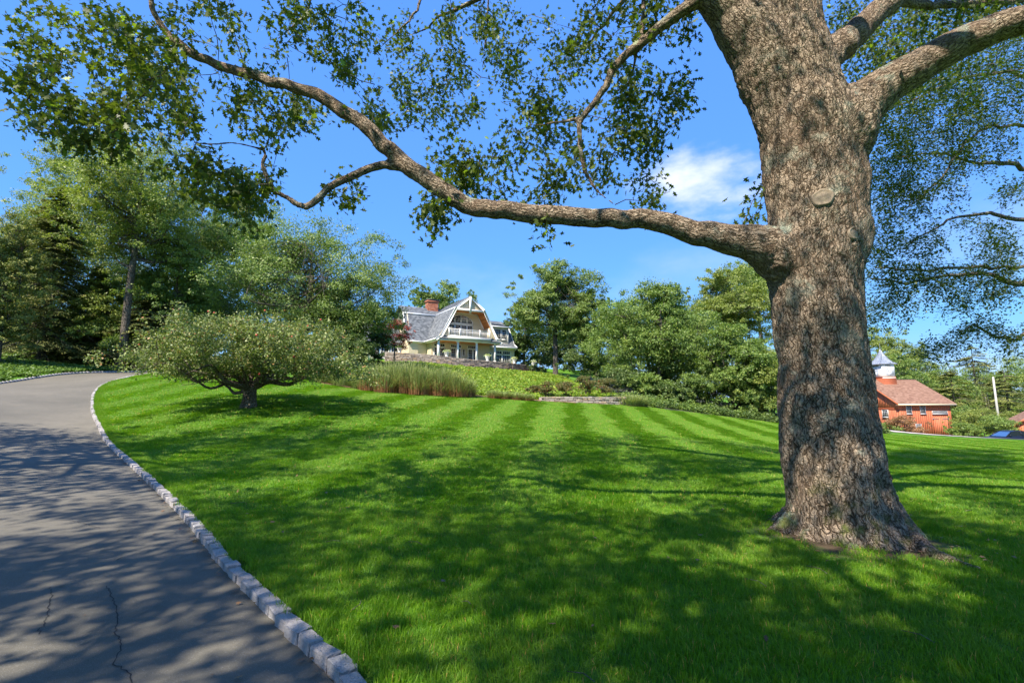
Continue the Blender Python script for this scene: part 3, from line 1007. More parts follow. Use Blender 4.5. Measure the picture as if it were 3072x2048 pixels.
# a narrow band of longer blades beside the kerb
edge_t = [blade_tile(0.14, 70, 0.04, 0.085, 0.0045, 0.1, 0.6) for _ in range(4)]
es = ks[(ks[:, 1] > 2.2) & (ks[:, 1] < 30)][::2]
en = unit(np.gradient(es, axis=0)); en = np.stack([en[:, 1], -en[:, 0]], 1)
EP = np.concatenate([es + en * d_ for d_ in (0.185, 0.26, 0.34)]); EP += rng.normal(0, 0.03, EP.shape)
scatter('kerb_edge_grass', np.column_stack([EP, ground(EP[:, 0], EP[:, 1])]), slope_rot(EP[:, 0], EP[:, 1], rng.uniform(0, 6.28, len(EP))), np.ones((len(EP), 3)), edge_t, 'longer grass fringe along the granite kerb')

# ------------------------------------------------------------------ the great oak
TY = 6.6
trunk_px = [(1978, 1330, 330), (1960, 1250, 300), (1945, 1200, 280), (1934, 1150, 258), (1920, 1060, 240), (1912, 980, 232), (1893, 800, 218), (1886, 720, 214), (1880, 650, 220), (1876, 600, 230), (1878, 500, 233),
            (1866, 400, 234), (1853, 300, 234), (1829, 200, 206), (1808, 120, 188), (1796, 50, 180), (1790, -10, 178), (1795, -120, 180), (1800, -260, 150), (1790, -420, 120), (1760, -640, 80)]


def path(pl):
    """pl: (x, y, depth, width) in the 2352 px view"""
    o = []
    for x, y, Y, w_ in pl:
        p_, r_ = DR(x, y, Y, w_)
        o.append((*p_, r_))
    return np.array(o)


tb = MB()
LIMBS = []


def limb(pl, step=0.12, n_=14, sk=True, wig=0.012):
    s_ = spline(path(pl), step)
    s_[1:-1, :3] += rng.normal(0, wig, (len(s_) - 2, 3))
    tb.tube(s_[:, :3], np.maximum(s_[:, 3], 0.01), n_)
    if sk: LIMBS.append(s_)
    return s_


tp = path([(x - 9 * smst(350, 650, y), y, TY, w_) for x, y, w_ in trunk_px])
tp[:, 3] *= 0.84
ts = spline(tp, 0.12)
tb.tube(ts[:, :3], ts[:, 3], 28)
# root flare
base_c = ts[0, :3].copy()
gz = g1(*TRUNK_XY)
bc = np.array([D(1934, 1150, TY)[0], TY, gz])
for ang, ln, r0, z0 in ((-40, 0.45, 0.26, 0.42), (-10, 0.34, 0.26, 0.4), (200, 0.62, 0.24, 0.42), (170, 0.8, 0.26, 0.45), (250, 0.52, 0.24, 0.35), (285, 0.60, 0.26, 0.38), (312, 0.52, 0.26, 0.42), (35, 0.42, 0.26, 0.4), (90, 0.9, 0.26, 0.5), (130, 0.9, 0.26, 0.45)):
    a_ = R(ang); dx, dy = math.cos(a_), math.sin(a_)
    pts = []
    for t in np.linspace(0, 1, 9):
        rr = 0.25 + ln * t
        x_, y_ = bc[0] + dx * rr, bc[1] + dy * rr
        pts.append((x_, y_, g1(x_, y_) + z0 * (1 - t) ** 2.2 - 0.05 - 0.06 * t, r0 * (1 - t) ** 1.1 + 0.05))
    pts = np.array(pts)
    tb.tube(pts[:, :3], pts[:, 3], 12)
# long surface root running to the right
pts = []
for (px, py, w_) in ((2020, 1190, 110), (2075, 1238, 70), (2125, 1272, 40), (2190, 1296, 24), (2255, 1316, 14)):
    d = pdir(px * DS, py * DS); t = (CAMZ - gz + 0.02) / -d[2]
    pts.append((d[0] * t, d[1] * t, gz + 0.015, w_ * DS / 2 / F * t))
pts = spline(np.array(pts), 0.1)
tb.tube(pts[:, :3], pts[:, 3], 10)

L1 = limb([(1850, 640, 6.6, 120), (1790, 590, 6.55, 104), (1745, 563, 6.5, 88), (1700, 555, 6.5, 76), (1600, 532, 6.5, 58), (1500, 507, 6.5, 48), (1400, 502, 6.5, 45), (1250, 492, 6.5, 45), (1100, 477, 6.5, 43), (1050, 458, 6.5, 42), (1000, 425, 6.5, 42),
           (930, 375, 6.5, 40), (880, 330, 6.5, 37), (830, 280, 6.5, 34), (750, 232, 6.5, 31), (700, 208, 6.5, 28), (600, 178, 6.4, 25), (500, 150, 6.4, 23), (430, 115, 6.3, 21), (380, 75, 6.3, 18), (352, 20, 6.2, 15), (335, -60, 6.1, 12), (330, -180, 6.0, 9)])
L2 = limb([(935, 385, 6.5, 24), (912, 380, 6.5, 22), (880, 377, 6.5, 22), (842, 386, 6.45, 21), (800, 411, 6.4, 20), (750, 435, 6.4, 19), (702, 476, 6.35, 18), (660, 457, 6.35, 14), (620, 420, 6.3, 14), (608, 380, 6.3, 13), (603, 338, 6.3, 11), (560, 330, 6.2, 9), (480, 331, 6.1, 8),
           (420, 322, 6.0, 7), (370, 305, 5.95, 6), (300, 285, 5.9, 5), (230, 262, 5.8, 4), (150, 230, 5.7, 3)])
L3 = limb([(1835, 420, 6.62, 90), (1800, 260, 6.6, 130), (1752, 130, 6.6, 138), (1690, 30, 6.6, 124), (1640, -40, 6.5, 105), (1560, -180, 6.3, 85), (1450, -360, 6.0, 60), (1300, -560, 5.6, 35)])
L4 = limb([(1650, -30, 6.5, 60), (1600, 2, 6.6, 34), (1540, 45, 6.8, 28), (1470, 100, 7.0, 22), (1420, 145, 7.1, 20), (1390, 200, 7.1, 18), (1350, 255, 7.1, 16), (1332, 275, 7.1, 15), (1334, 335, 7.1, 13), (1345, 390, 7.1, 12), (1375, 440, 7.1, 9), (1412, 470, 7.1, 5)])
L5 = limb([(1332, 272, 7.1, 12), (1270, 283, 7.15, 8), (1200, 294, 7.2, 6), (1165, 308, 7.2, 5), (1160, 330, 7.2, 4)])
L6 = limb([(1462, 112, 7.0, 12), (1450, 170, 7.3, 8), (1432, 230, 7.6, 7), (1425, 300, 7.8, 6), (1410, 350, 8.0, 4)])
L7 = limb([(1472, 98, 7.0, 14), (1476, 40, 7.2, 12), (1480, -40, 7.4, 11), (1500, -200, 7.6, 9)])
L8 = limb([(1620, -90, 6.9, 60), (1500, -75, 7.6, 46), (1300, -80, 8.4, 38), (1100, -70, 9.2, 30), (900, -80, 9.6, 22), (700, -90, 9.2, 15), (500, -120, 9, 8)])
for pl in ([(1500, -75, 7.6, 14), (1420, -40, 8.4, 9), (1330, 60, 9, 6), (1300, 150, 9.2, 4)], [(1140, -72, 9.1, 13), (1123, 0, 9.3, 8), (1116, 90, 9.4, 7), (1108, 160, 9.5, 5), (1092, 215, 9.6, 4), (1070, 260, 9.6, 3)], [(1060, -72, 9.2, 11), (1037, 0, 9.6, 6), (1036, 130, 9.8, 5), (1020, 190, 9.9, 4), (995, 255, 10, 3)],
           [(1180, -72, 9, 10), (1164, 0, 9.5, 6), (1206, 70, 9.8, 5), (1256, 140, 9.9, 3)], [(990, -76, 9.4, 12), (968, 0, 9.2, 9), (945, 40, 9.1, 8), (918, 70, 9.0, 7), (850, 126, 8.8, 4), (800, 170, 8.6, 3)], [(730, -88, 9.2, 11), (712, 0, 8.7, 9), (690, 47, 8.5, 8), (650, 80, 8.4, 6), (594, 120, 8.2, 4)],
           [(560, -110, 9.1, 9), (540, -20, 8.6, 7), (500, 40, 8.2, 5), (470, 100, 8, 3)]):
    limb(pl, n_=6)
R1 = limb([(1890, 330, 6.6, 190), (1930, 285, 6.55, 160), (1965, 248, 6.5, 120), (2000, 222, 6.45, 100), (2060, 182, 6.35, 84), (2150, 130, 6.2, 76), (2250, 80, 6.05, 70), (2352, 45, 5.9, 65), (2500, -10, 5.7, 58), (2800, -90, 5.4, 42), (3200, -160, 5.1, 24)])
R2 = limb([(1830, 215, 6.6, 100), (1880, 148, 6.65, 78), (1935, 105, 6.7, 66), (1985, 58, 6.8, 56), (2040, 10, 6.9, 50), (2110, -50, 7.0, 44), (2200, -140, 7.2, 34), (2350, -240, 7.4, 20)])
R3 = limb([(2060, 0, 6.9, 26), (2120, 12, 7.3, 20), (2250, 8, 7.8, 17), (2400, -5, 8.2, 12)])
# crown limbs above the frame
for dx, dy, dz, ln, r0, z0 in ((-0.8, -0.6, 0.45, 9, 0.16, 8.3), (-0.75, 0.5, 0.5, 8, 0.15, 8.6), (0.1, -1, 0.4, 9, 0.16, 8.5), (0.8, -0.7, 0.45, 8, 0.15, 9), (0.5, 0.9, 0.45, 9, 0.15, 9), (-0.3, 1, 0.6, 8, 0.13, 9.6), (0.9, 0.3, 0.6, 8, 0.13, 9.8), (-0.9, -0.1, 0.4, 9, 0.15, 9.2)):
    i_ = np.argmin(np.abs(ts[:, 2] - z0)); p0 = ts[i_, :3]
    d_ = unit(np.array([dx, dy, 0.0])); pts = []
    for t in np.linspace(0, 1, 8):
        pts.append((*(p0 + d_ * ln * t + np.array([0, 0, dz * ln * (t - 0.55 * t * t)])), r0 * (1 - 0.85 * t)))
    s_ = spline(np.array(pts), 0.3); s_[2:, :3] += rng.normal(0, 0.04, (len(s_) - 2, 3))
    tb.tube(s_[:, :3], s_[:, 3], 10); LIMBS.append(s_)

raw = tb.build('oak_raw', 'oak_bark')
mdf = raw.modifiers.new('r', 'REMESH'); mdf.mode = 'VOXEL'; mdf.voxel_size = 0.032; mdf.adaptivity = 0.0
mdf = raw.modifiers.new('s', 'SMOOTH'); mdf.iterations = 6; mdf.factor = 0.5
dg = bpy.context.evaluated_depsgraph_get()
me = bpy.data.meshes.new_from_object(raw.evaluated_get(dg))
bpy.data.objects.remove(raw)
nv = len(me.vertices)
co = np.empty(nv * 3, np.float32); me.vertices.foreach_get('co', co); co = co.reshape(-1, 3)
no = np.empty(nv * 3, np.float32); me.vertices.foreach_get('normal', no); no = no.reshape(-1, 3)
# lumps, shallow flutes and coarse bark plates
ax = np.array([np.interp(co[:, 2], ts[:, 2], ts[:, i]) for i in (0, 1)]).T
rad_t = np.interp(co[:, 2], ts[:, 2], ts[:, 3])
dd = np.hypot(*(co[:, :2] - ax).T)
ontrunk = smst(2.0, 1.1, dd / rad_t)
ang = np.arctan2(co[:, 1] - ax[:, 1], co[:, 0] - ax[:, 0])
fl = np.sin(ang * 7 + 0.6 * np.sin(co[:, 2] * 1.3)) * 0.5 + np.sin(ang * 11 + 1 + 0.5 * co[:, 2]) * 0.3
lowz = 0.35 + 0.9 * smst(1.8, 0.0, co[:, 2])
disp = 0.016 * fl * lowz * ontrunk
big_n = np.array([mn.noise(Vector(p_) * 1.6) for p_ in co.tolist()])
mid_n = np.array([mn.noise(Vector((p_[0] * 7, p_[1] * 7, p_[2] * 4.0))) for p_ in co.tolist()])
fin_n = np.array([mn.cell(Vector((p_[0] * 26, p_[1] * 26, p_[2] * 13))) for p_ in co.tolist()])
sc_ = 0.25 + 0.75 * ontrunk
rdg = np.array([mn.noise(Vector((p_[0] * 15, p_[1] * 15, p_[2] * 1.6))) for p_ in co.tolist()])
disp += 0.018 * (1 - 2.2 * np.abs(rdg)) * ontrunk
disp += 0.045 * big_n * ontrunk + 0.012 * mid_n * sc_ + 0.010 * (fin_n - 0.5) * sc_
# burls: healed branch stubs on the right side, folds under the limbs
for (x, y, Y, rr, amp) in ((1972, 540, 6.35, 0.26, 0.10), (1965, 430, 6.4, 0.3, 0.06), (1890, 458, 6.03, 0.20, 0.06), (1800, 560, 6.2, 0.35, 0.05), (1740, 300, 6.2, 0.25, 0.04), (1955, 300, 6.3, 0.4, 0.05)):
    c0 = D(x, y, Y)
    q = np.linalg.norm(co - c0, axis=1)
    disp += amp * np.exp(-(q / rr) ** 2) * np.minimum(1, 1.2)
for (x, y, Y) in ((1890, 453, 6.05), (1962, 536, 6.2)):
    q = np.linalg.norm(co - D(x, y, Y), axis=1); disp = disp * (1 - 0.8 * np.exp(-(q / 0.22) ** 4)) + 0.03 * np.exp(-(q / 0.24) ** 2)
co2 = co + no * disp[:, None]
me.vertices.foreach_set('co', co2.astype(np.float32).ravel())
me.polygons.foreach_set('use_smooth', np.ones(len(me.polygons), bool))
me.update()
me.materials.clear(); me.materials.append(MATS['oak_bark'])
# bark coordinates that run along each limb
fr = []
for s_ in [ts] + LIMBS:
    p_ = s_[:, :3]; T_ = unit(np.gradient(p_, axis=0)); al = np.r_[0, np.cumsum(np.linalg.norm(np.diff(p_, axis=0), axis=1))]
    ref = np.array([1.0, 0, 0]) if abs(T_[0, 2]) > 0.8 else np.array([0, 0, 1.0])
    u_ = unit(np.cross(T_[0], ref))
    for i in range(len(p_)):
        u_ = unit(u_ - T_[i] * u_.dot(T_[i])); fr.append(np.r_[p_[i], T_[i], u_, np.cross(T_[i], u_), al[i] + len(fr) * 0, s_[i, 3]])
fr = np.array(fr)
bk = np.empty((nv, 3), np.float32)
for i in range(0, nv, 4000):
    q = co[i:i + 4000]
    d2 = np.linalg.norm(q[:, None] - fr[None, :, :3], axis=2) - fr[None, :, 13]
    j = np.argmin(d2, 1); f_ = fr[j]; dv = q - f_[:, :3]
    bk[i:i + 4000] = np.stack([(dv * f_[:, 6:9]).sum(1), (dv * f_[:, 9:12]).sum(1), f_[:, 12] + (dv * f_[:, 3:6]).sum(1)], 1)
at = me.attributes.new('bk', 'FLOAT_VECTOR', 'POINT'); at.data.foreach_set('vector', bk.ravel())
OAK0 = (TRUNK_XY[0], TRUNK_XY[1], gz)
oak = empty('oak_tree', OAK0)
tag(oak, 'great oak in the foreground with rough bark and one long low limb', 'tree')


def under(o, root):
    """parent o to root while its mesh keeps its world coordinates"""
    o.parent = root
    o.matrix_parent_inverse = Matrix.Translation(-Vector(root.location))
    return o


trunk = bpy.data.objects.new('trunk', me); col.objects.link(trunk); under(trunk, oak)


def surf_y(px, py):
    """first point of the trunk along a ray of the picture"""
    d = pdir(px, py); o_ = Vector((0, 0, CAMZ))
    hit, loc, nn, _ = trunk_bvh.ray_cast(o_, Vector(d).normalized()) if False else (None, None, None, None)
    return loc


from mathutils.bvhtree import BVHTree
me.calc_loop_triangles()
bvh = BVHTree.FromPolygons([tuple(v) for v in co2.tolist()], [tuple(p_.vertices) for p_ in me.polygons])
for nm, px, py, rr in (('pruning_scar', 1890, 453, 0.115), ('pruning_scar', 1962, 536, 0.085)):
    loc, nn, _, _ = bvh.ray_cast(Vector((0, 0, CAMZ)), Vector(pdir(px * DS, py * DS)).normalized())
    if loc is None: continue
    nn = nn.normalized() if nn.dot(Vector((0, 0, CAMZ)) - loc) > 0 else -nn.normalized()
    ax_z = [float(np.interp(loc.z, ts[:, 2], ts[:, i])) for i in (0, 1)]
    nn = Vector((loc.x - ax_z[0], loc.y - ax_z[1], 0.06)).normalized()
    loc = loc + nn * 0.03
    bm_ = MB(); bm_.lathe([(rr * 1.12, -0.09), (rr * 1.1, -0.03), (rr * 1.0, -0.004), (rr * 0.88, 0.004), (rr * 0.8, -0.008), (rr * 0.5, 0.0), (rr * 0.25, 0.006), (0.002, 0.008)], 24)
    Vs = np.concatenate(bm_.v); ang_ = np.arctan2(Vs[:, 1], Vs[:, 0]); Vs *= (1 + 0.06 * np.sin(2 * ang_ + 1) + 0.04 * np.sin(5 * ang_))[:, None] ** np.array([1, 1, 0])[None]
    bm_.v = [Vs]
    o = bm_.build(nm, 'scar_wood', None, True)
    o.matrix_world = Matrix.Translation(loc - nn * 0.018) @ nn.to_track_quat('Z', 'Y').to_matrix().to_4x4()
    mw = o.matrix_world.copy(); o.parent = oak; o.matrix_parent_inverse = Matrix.Translation(-Vector(OAK0)); o.matrix_basis = mw


# ------------------------------------------------------------------ twigs and leaves grown from a skeleton
class Grower:
    def __init__(s, skel):
        s.nodes = np.empty((60000, 3)); s.n = 0
        for p_ in skel:
            s.push(p_[:, :3])
        s.tubes = MB()

    def push(s, pts):
        k = len(pts)
        if s.n + k > len(s.nodes): s.nodes = np.vstack([s.nodes, np.empty((60000, 3))])
        s.nodes[s.n:s.n + k] = pts; s.n += k

    def grow(s, C, rbase=0.004, rk=0.0035, sag=0.08, maxr=0.02, step=0.22, nt=3):
        """C: (n,3) cluster points; returns the twig end directions"""
        d0 = np.array([np.min(((s.nodes[:s.n] - c) ** 2).sum(1)) for c in C])
        dirs = np.zeros((len(C), 3))
        for i in np.argsort(d0):
            c = C[i]
            q = ((s.nodes[:s.n] - c) ** 2).sum(1)
            j = int(np.argmin(q)); a = s.nodes[j].copy(); ln = math.sqrt(q[j])
            if ln < 0.05:
                dirs[i] = unit(rng.normal(0, 1, 3)); continue
            k = max(2, int(ln / step) + 1)
            t = np.linspace(0, 1, k + 1)[:, None]
            mid = (a + c) / 2 + rng.normal(0, 0.12 * ln, 3) + np.array([0, 0, sag * ln])
            pts = (1 - t) ** 2 * a + 2 * t * (1 - t) * mid + t * t * c
            pts[1:-1] += rng.normal(0, 0.015, (k - 1, 3))
            r0 = min(maxr, rbase + rk * ln)
            s.tubes.tube(pts, np.linspace(r0, rbase * 0.6, k + 1), nt, cap=False)
            s.push(pts[1:])
            dirs[i] = unit(pts[-1] - pts[-2])
        return dirs


def blob_pts(blobs, frac=1.0):
    """blobs: (x, y, rx, ry, Y0, Y1, n) in the 2352 px view"""
    o = []
    for x, y, rx, ry, Y0, Y1, n_ in blobs:
        for _ in range(max(2, int(n_ * frac))):
            a_ = random.uniform(0, 6.283); r_ = math.sqrt(random.random())
            o.append(D(x + rx * r_ * math.cos(a_), y + ry * r_ * math.sin(a_), random.uniform(Y0, Y1)))
    return np.array(o)


def cluster_leaves(C, dirs, k0, k1, size, spread, shape, droop=0.35, jit=0.1, flatn=0.9):
    reps = rng.integers(k0, k1 + 1, len(C))
    idx = np.repeat(np.arange(len(C)), reps)
    n_ = len(idx)
    ax_ = unit(dirs[idx] * 0.6 + rng.normal(0, spread, (n_, 3)) + np.array([0, 0, -droop]))
    base_ = C[idx] + rng.normal(0, jit, (n_, 3)) - dirs[idx] * rng.uniform(0, 2 * jit, n_)[:, None]
    nr = unit(np.array([0, 0, flatn]) + rng.normal(0, 0.55, (n_, 3)))
    sz = size * rng.uniform(0.65, 1.25, n_)
    V_, F_ = leaves(base_, ax_, nr, sz, shape)
    return V_, F_, np.clip(rng.normal(0.5, 0.25, n_), 0, 1)


OG = Grower(LIMBS)
near_blobs = [(120, 60, 80, 60, 5.2, 7, 40), (90, 190, 90, 50, 5, 6.6, 40), (240, 110, 130, 110, 5.0, 7.5, 130), (150, 250, 120, 40, 5.2, 7, 50), (110, 285, 60, 30, 5.2, 6.2, 20), (170, 320, 60, 30, 5.5, 6.5, 22),
              (330, 200, 130, 90, 5.0, 8, 110), (420, 60, 130, 70, 5.2, 8.5, 90), (350, 280, 110, 60, 5.3, 7.5, 60), (470, 250, 90, 60, 5.6, 8.5, 60), (560, 90, 90, 90, 6, 9, 70), (600, 250, 90, 60, 6, 9, 55),
              (700, 70, 90, 80, 6.5, 9.5, 70), (730, 260, 80, 60, 6.3, 9, 45), (640, 320, 80, 40, 6, 8, 25), (440, 380, 90, 40, 5.8, 7.5, 50), (480, 440, 110, 50, 5.9, 7.8, 85), (560, 480, 70, 50, 6, 7.6, 50), (620, 400, 40, 60, 6, 7.5, 20),
              (240, 320, 70, 30, 5.4, 6.5, 24), (270, 350, 40, 15, 5.4, 6.0, 10), (790, 450, 70, 30, 6.2, 7.3, 16), (840, 100, 90, 90, 6.8, 10, 75), (850, 240, 60, 50, 6.5, 9, 30)]
far_blobs = [(960, 120, 90, 110, 8.5, 12, 110), (930, 260, 90, 60, 8, 11, 60), (1080, 90, 90, 90, 9, 13, 100), (1040, 230, 80, 70, 8.5, 12, 60), (1190, 80, 90, 80, 9, 13, 90), (1230, 180, 80, 60, 8.5, 11, 50), (1060, 340, 70, 40, 7, 8.5, 36), (1120, 370, 80, 40, 6.8, 8.0, 44),
             (1020, 400, 60, 40, 6.6, 7.6, 22), (1100, 440, 80, 25, 6.8, 8, 22), (1010, 500, 45, 35, 6.4, 7.2, 26), (1240, 540, 45, 28, 6.5, 7.2, 16), (1150, 250, 60, 50, 8, 10, 25), (1330, 120, 60, 60, 7.5, 10, 40), (1400, 60, 80, 50, 7, 9, 45),
             (1500, 60, 90, 60, 7, 9.5, 60), (1450, 180, 80, 60, 7.2, 9, 55), (1270, 250, 70, 60, 7.2, 9, 50), (1240, 320, 60, 50, 7.2, 9, 36), (1370, 320, 80, 60, 7, 9, 60), (1480, 300, 80, 70, 7.5, 9, 55), (1560, 220, 40, 50, 7.5, 9, 22),
             (1280, 400, 60, 50, 7, 8.4, 34), (1400, 400, 60, 50, 7, 8.6, 40), (1480, 430, 50, 40, 7, 8.2, 24), (1240, 470, 60, 25, 6.6, 7.6, 18), (1560, 60, 50, 60, 7, 8, 18), (1725, 510, 30, 25, 7.2, 7.8, 7), (1745, 440, 16, 30, 7.2, 7.8, 4)]
right_blobs = [(1960, 60, 60, 60, 7.6, 10, 60), (2060, 110, 80, 60, 7.8, 11, 80), (2160, 40, 100, 50, 7.5, 11, 90), (2290, 30, 90, 40, 7, 10, 60), (2000, 160, 70, 50, 8, 11, 50), (2180, 190, 120, 50, 8, 11, 50)]
CN = blob_pts(near_blobs, 0.39); CF = blob_pts(far_blobs, 0.46); CR = blob_pts(right_blobs, 0.8)
gn_ = np.array([mn.noise(Vector(p_) * 1.5) for p_ in CN.tolist()]); CN = CN[gn_ > -0.1]
gn_ = np.array([mn.noise(Vector(p_) * 1.3) for p_ in CF.tolist()]); CF = CF[gn_ > -0.12]
dn = OG.grow(CN, 0.0055, 0.005); df = OG.grow(CF, 0.006, 0.006, 0.05); dr = OG.grow(CR)
# crown above, behind and beside the frame
cc_ = []
for _ in range(9000):
    v = unit(rng.normal(0, 1, 3)); rr = rng.uniform(0.45, 1.0) ** 0.6
    p_ = np.array([3.6, 5.6, 10.5]) + v * rr * np.array([10.5, 10.5, 5.6])
    if p_[2] > 6.2: cc_.append(p_)
cc_ = np.array(cc_)
gap = np.array([mn.noise(Vector(p_) * 0.36) for p_ in cc_.tolist()])
gap2 = np.array([mn.noise(Vector((p_[0] * .17 + 4, p_[1] * .17, p_[2] * .1))) for p_ in cc_.tolist()])
cc_ = cc_[(~inframe(cc_, 0.16)) & (gap > 0.02) & (gap2 > -0.12)][:2300]
_h = np.array(TO_SUN[:2]); _r = cc_[:, :2] - TRUNK_XY; _s = (_r @ _h) / (_h @ _h)
_lat = np.abs(_r[:, 0] * _h[1] - _r[:, 1] * _h[0]) / np.linalg.norm(_h); _zh = cc_[:, 2] - _s * TO_SUN[2]
cc_ = cc_[~((_s > 0) & (_lat < 1.5) & (_zh > -0.5) & (_zh < 7.5) & (rng.random(len(cc_)) < 0.6))]  # unseen crown thinned where it blocks the sun, so light reaches the trunk
dc = OG.grow(cc_, 0.006, 0.005, 0.05, 0.04, 0.5)
parts_ = []
a_ = cluster_leaves(CN, dn, 10, 16, 0.13, 0.75, OAK_LEAF, 0.5, 0.085)
b_ = cluster_leaves(CN, dn, 14, 22, 0.09, 0.8, OAK_LEAF, 0.4, 0.10)
c_ = cluster_leaves(CF, df, 24, 36, 0.115, 0.8, OAK_LEAF, 0.45, 0.12)
d_ = cluster_leaves(CR, dr, 18, 28, 0.085, 0.8, OAK_LEAF, 0.4, 0.14)


def merge(ls):
    V_ = []; F_ = []; T_ = []; n_ = 0
    for v, f, t in ls:
        V_.append(v); F_.append(f + n_); T_.append(t); n_ += len(v)
    return np.concatenate(V_), np.concatenate(F_), np.concatenate(T_)


v, f, t = merge([a_, b_, c_, d_])
crown = under(np_obj('crown', v, f, 'oak_leaf', None, t), oak)
e_ = cluster_leaves(cc_, dc, 12, 18, 0.135, 0.9, TRI_LEAF * np.array([1.6, 1, 1]), 0.3, 0.28)
up_ = under(np_obj('upper_crown', *e_[:2], 'oak_leaf', None, e_[2]), oak)
tw = under(OG.tubes.build('twigs', 'branch_bark', None, True), oak)
for o in (crown, up_, tw): o['kind'] = 'stuff'
print('oak', nv, 'verts; leaves', len(t), len(e_[2]))
# ------------------------------------------------------------------ house
tinted('siding', [(0, (0.54, 0.46, 0.32)), (0.5, (0.62, 0.53, 0.37)), (1, (0.68, 0.59, 0.42))], 0.6)
tinted('shingle', [(0, (0.08, 0.09, 0.10)), (0.5, (0.13, 0.145, 0.16)), (1, (0.20, 0.215, 0.23))], 0.85)
tinted('cedar_board', [(0, (0.42, 0.15, 0.04)), (0.5, (0.56, 0.22, 0.06)), (1, (0.66, 0.30, 0.09))], 0.55)
flat('white_paint', (0.80, 0.79, 0.76), 0.5, 0.03, 4)
flat('shade_blue_white', (0.72, 0.76, 0.80), 0.5, 0.05, 4)  # white paint with the blue of shade put into its colour
tinted('brick_red', [(0, (0.26, 0.09, 0.055)), (0.5, (0.38, 0.14, 0.08)), (1, (0.50, 0.22, 0.13))], 0.9)
flat('mortar', (0.42, 0.38, 0.34), 0.95, 0.1)
flat('dark_metal', (0.05, 0.055, 0.06), 0.5, 0.1)
m, n, b = mat_new('glass')
b.inputs['Base Color'].default_value = (0.02, 0.025, 0.03, 1); b.inputs['Roughness'].default_value = 0.06
b.inputs['Specular IOR Level'].default_value = 0.8
flat('curtain', (0.5, 0.46, 0.40), 0.9, 0.1, 4)
tinted('barn_board', [(0, (0.38, 0.105, 0.048)), (0.5, (0.43, 0.125, 0.058)), (1, (0.47, 0.145, 0.07))], 0.75, grain=9)
tinted('barn_shingle', [(0, (0.17, 0.09, 0.06)), (0.5, (0.23, 0.13, 0.088)), (1, (0.28, 0.165, 0.115))], 0.9, grain=5)
flat('zinc', (0.26, 0.29, 0.34), 0.4, 0.2, 6, 0.3)
flat('iron_hinge', (0.08, 0.11, 0.15), 0.5, 0.2)
flat('pot_white', (0.78, 0.77, 0.74), 0.5, 0.06)
tinted('wall_stone', [(0, (0.16, 0.14, 0.13)), (0.35, (0.28, 0.24, 0.20)), (0.6, (0.31, 0.28, 0.25)), (0.8, (0.32, 0.24, 0.16)), (1, (0.40, 0.37, 0.34))], 0.9)

HA = math.atan2(4.9, 8.25)
house = empty('house', (-10.15, 68.0, 8.1), HA)
tag(house, 'cream gambrel roofed house with arched balcony window on top of the hill', 'house')


def lapped(mb, poly, M, dh, lift, cell=None, zmin=None):
    """rows of boards or shingles over a convex polygon. poly: (a, h) points in the plane; M maps (a, h, out) to 3D; lapped: each row leans out at its foot"""
    P2 = np.array(poly, float)
    h0, h1 = P2[:, 1].min(), P2[:, 1].max()

    def ext(h):
        xs = []
        for i in range(len(P2)):
            (x0, y0), (x1, y1) = P2[i], P2[(i + 1) % len(P2)]
            if abs(y1 - y0) < 1e-9:
                if abs(h - y0) < 1e-9: xs += [x0, x1]
                continue
            t = (h - y0) / (y1 - y0)
            if -1e-9 <= t <= 1 + 1e-9: xs.append(x0 + t * (x1 - x0))
        return (min(xs), max(xs)) if xs else None
    h = h0; r_ = 0
    V_ = []; T_ = []
    while h < h1 - 1e-4:
        ht = min(h + dh, h1)
        e0 = ext(h + 1e-5); e1 = ext(ht - 1e-5)
        if e0 and e1:
            rt = random.random()
            if cell:
                off = (r_ % 2) * 0.5 + random.random() * 0.2
                k = max(1, int(round((e0[1] - e0[0]) / cell)))
                cuts = [0.0] + [min(1, max(0, (i + off) / k)) for i in range(k)] + [1.0]
            else:
                cuts = [0.0, 1.0]
            for a_, b_ in zip(cuts[:-1], cuts[1:]):
                if b_ - a_ < 1e-4: continue
                A0 = e0[0] + (e0[1] - e0[0]) * a_; B0 = e0[0] + (e0[1] - e0[0]) * b_
                A1 = e1[0] + (e1[1] - e1[0]) * a_; B1 = e1[0] + (e1[1] - e1[0]) * b_
                V_.append([(A0, h, lift), (B0, h, lift), (B1, ht, 0.002), (A1, ht, 0.002)])
                T_.append(random.random() if cell else 0.4 + 0.2 * rt)
                V_.append([(A0, h, 0), (B0, h, 0), (B0, h, lift), (A0, h, lift)]); T_.append(T_[-1])
        h = ht; r_ += 1
    V_ = np.array(V_).reshape(-1, 3)
    W = V_ @ M[:3, :3].T + M[:3, 3]
    mb.add(W, np.arange(len(W)).reshape(-1, 4), np.array(T_))


def frame3(o, ax_, hx, out_):
    M = np.eye(4); M[:3, 0] = ax_; M[:3, 1] = hx; M[:3, 2] = out_; M[:3, 3] = o
    return M


def roof_plane(mb, P00, P10, P11, P01, dh=0.22, cell=0.34, lift=0.025):
    """P00-P10 is the eave, P01-P11 the upper edge (must be coplanar)"""
    P00, P10, P11, P01 = (np.array(q, float) for q in (P00, P10, P11, P01))
    a_ = unit(P10 - P00); nn = unit(np.cross(a_, P01 - P00)); h_ = np.cross(nn, a_)
    if nn[2] < 0: nn = -nn
    pr = lambda q: ((q - P00) @ a_, (q - P00) @ h_)
    lapped(mb, [pr(P00), pr(P10), pr(P11), pr(P01)], frame3(P00, a_, h_, nn), dh, lift, cell)
    mb.quad(*(q - nn * 0.03 for q in (P00, P10, P11, P01)))
    return nn


X_, Y3, Z_ = np.eye(3)
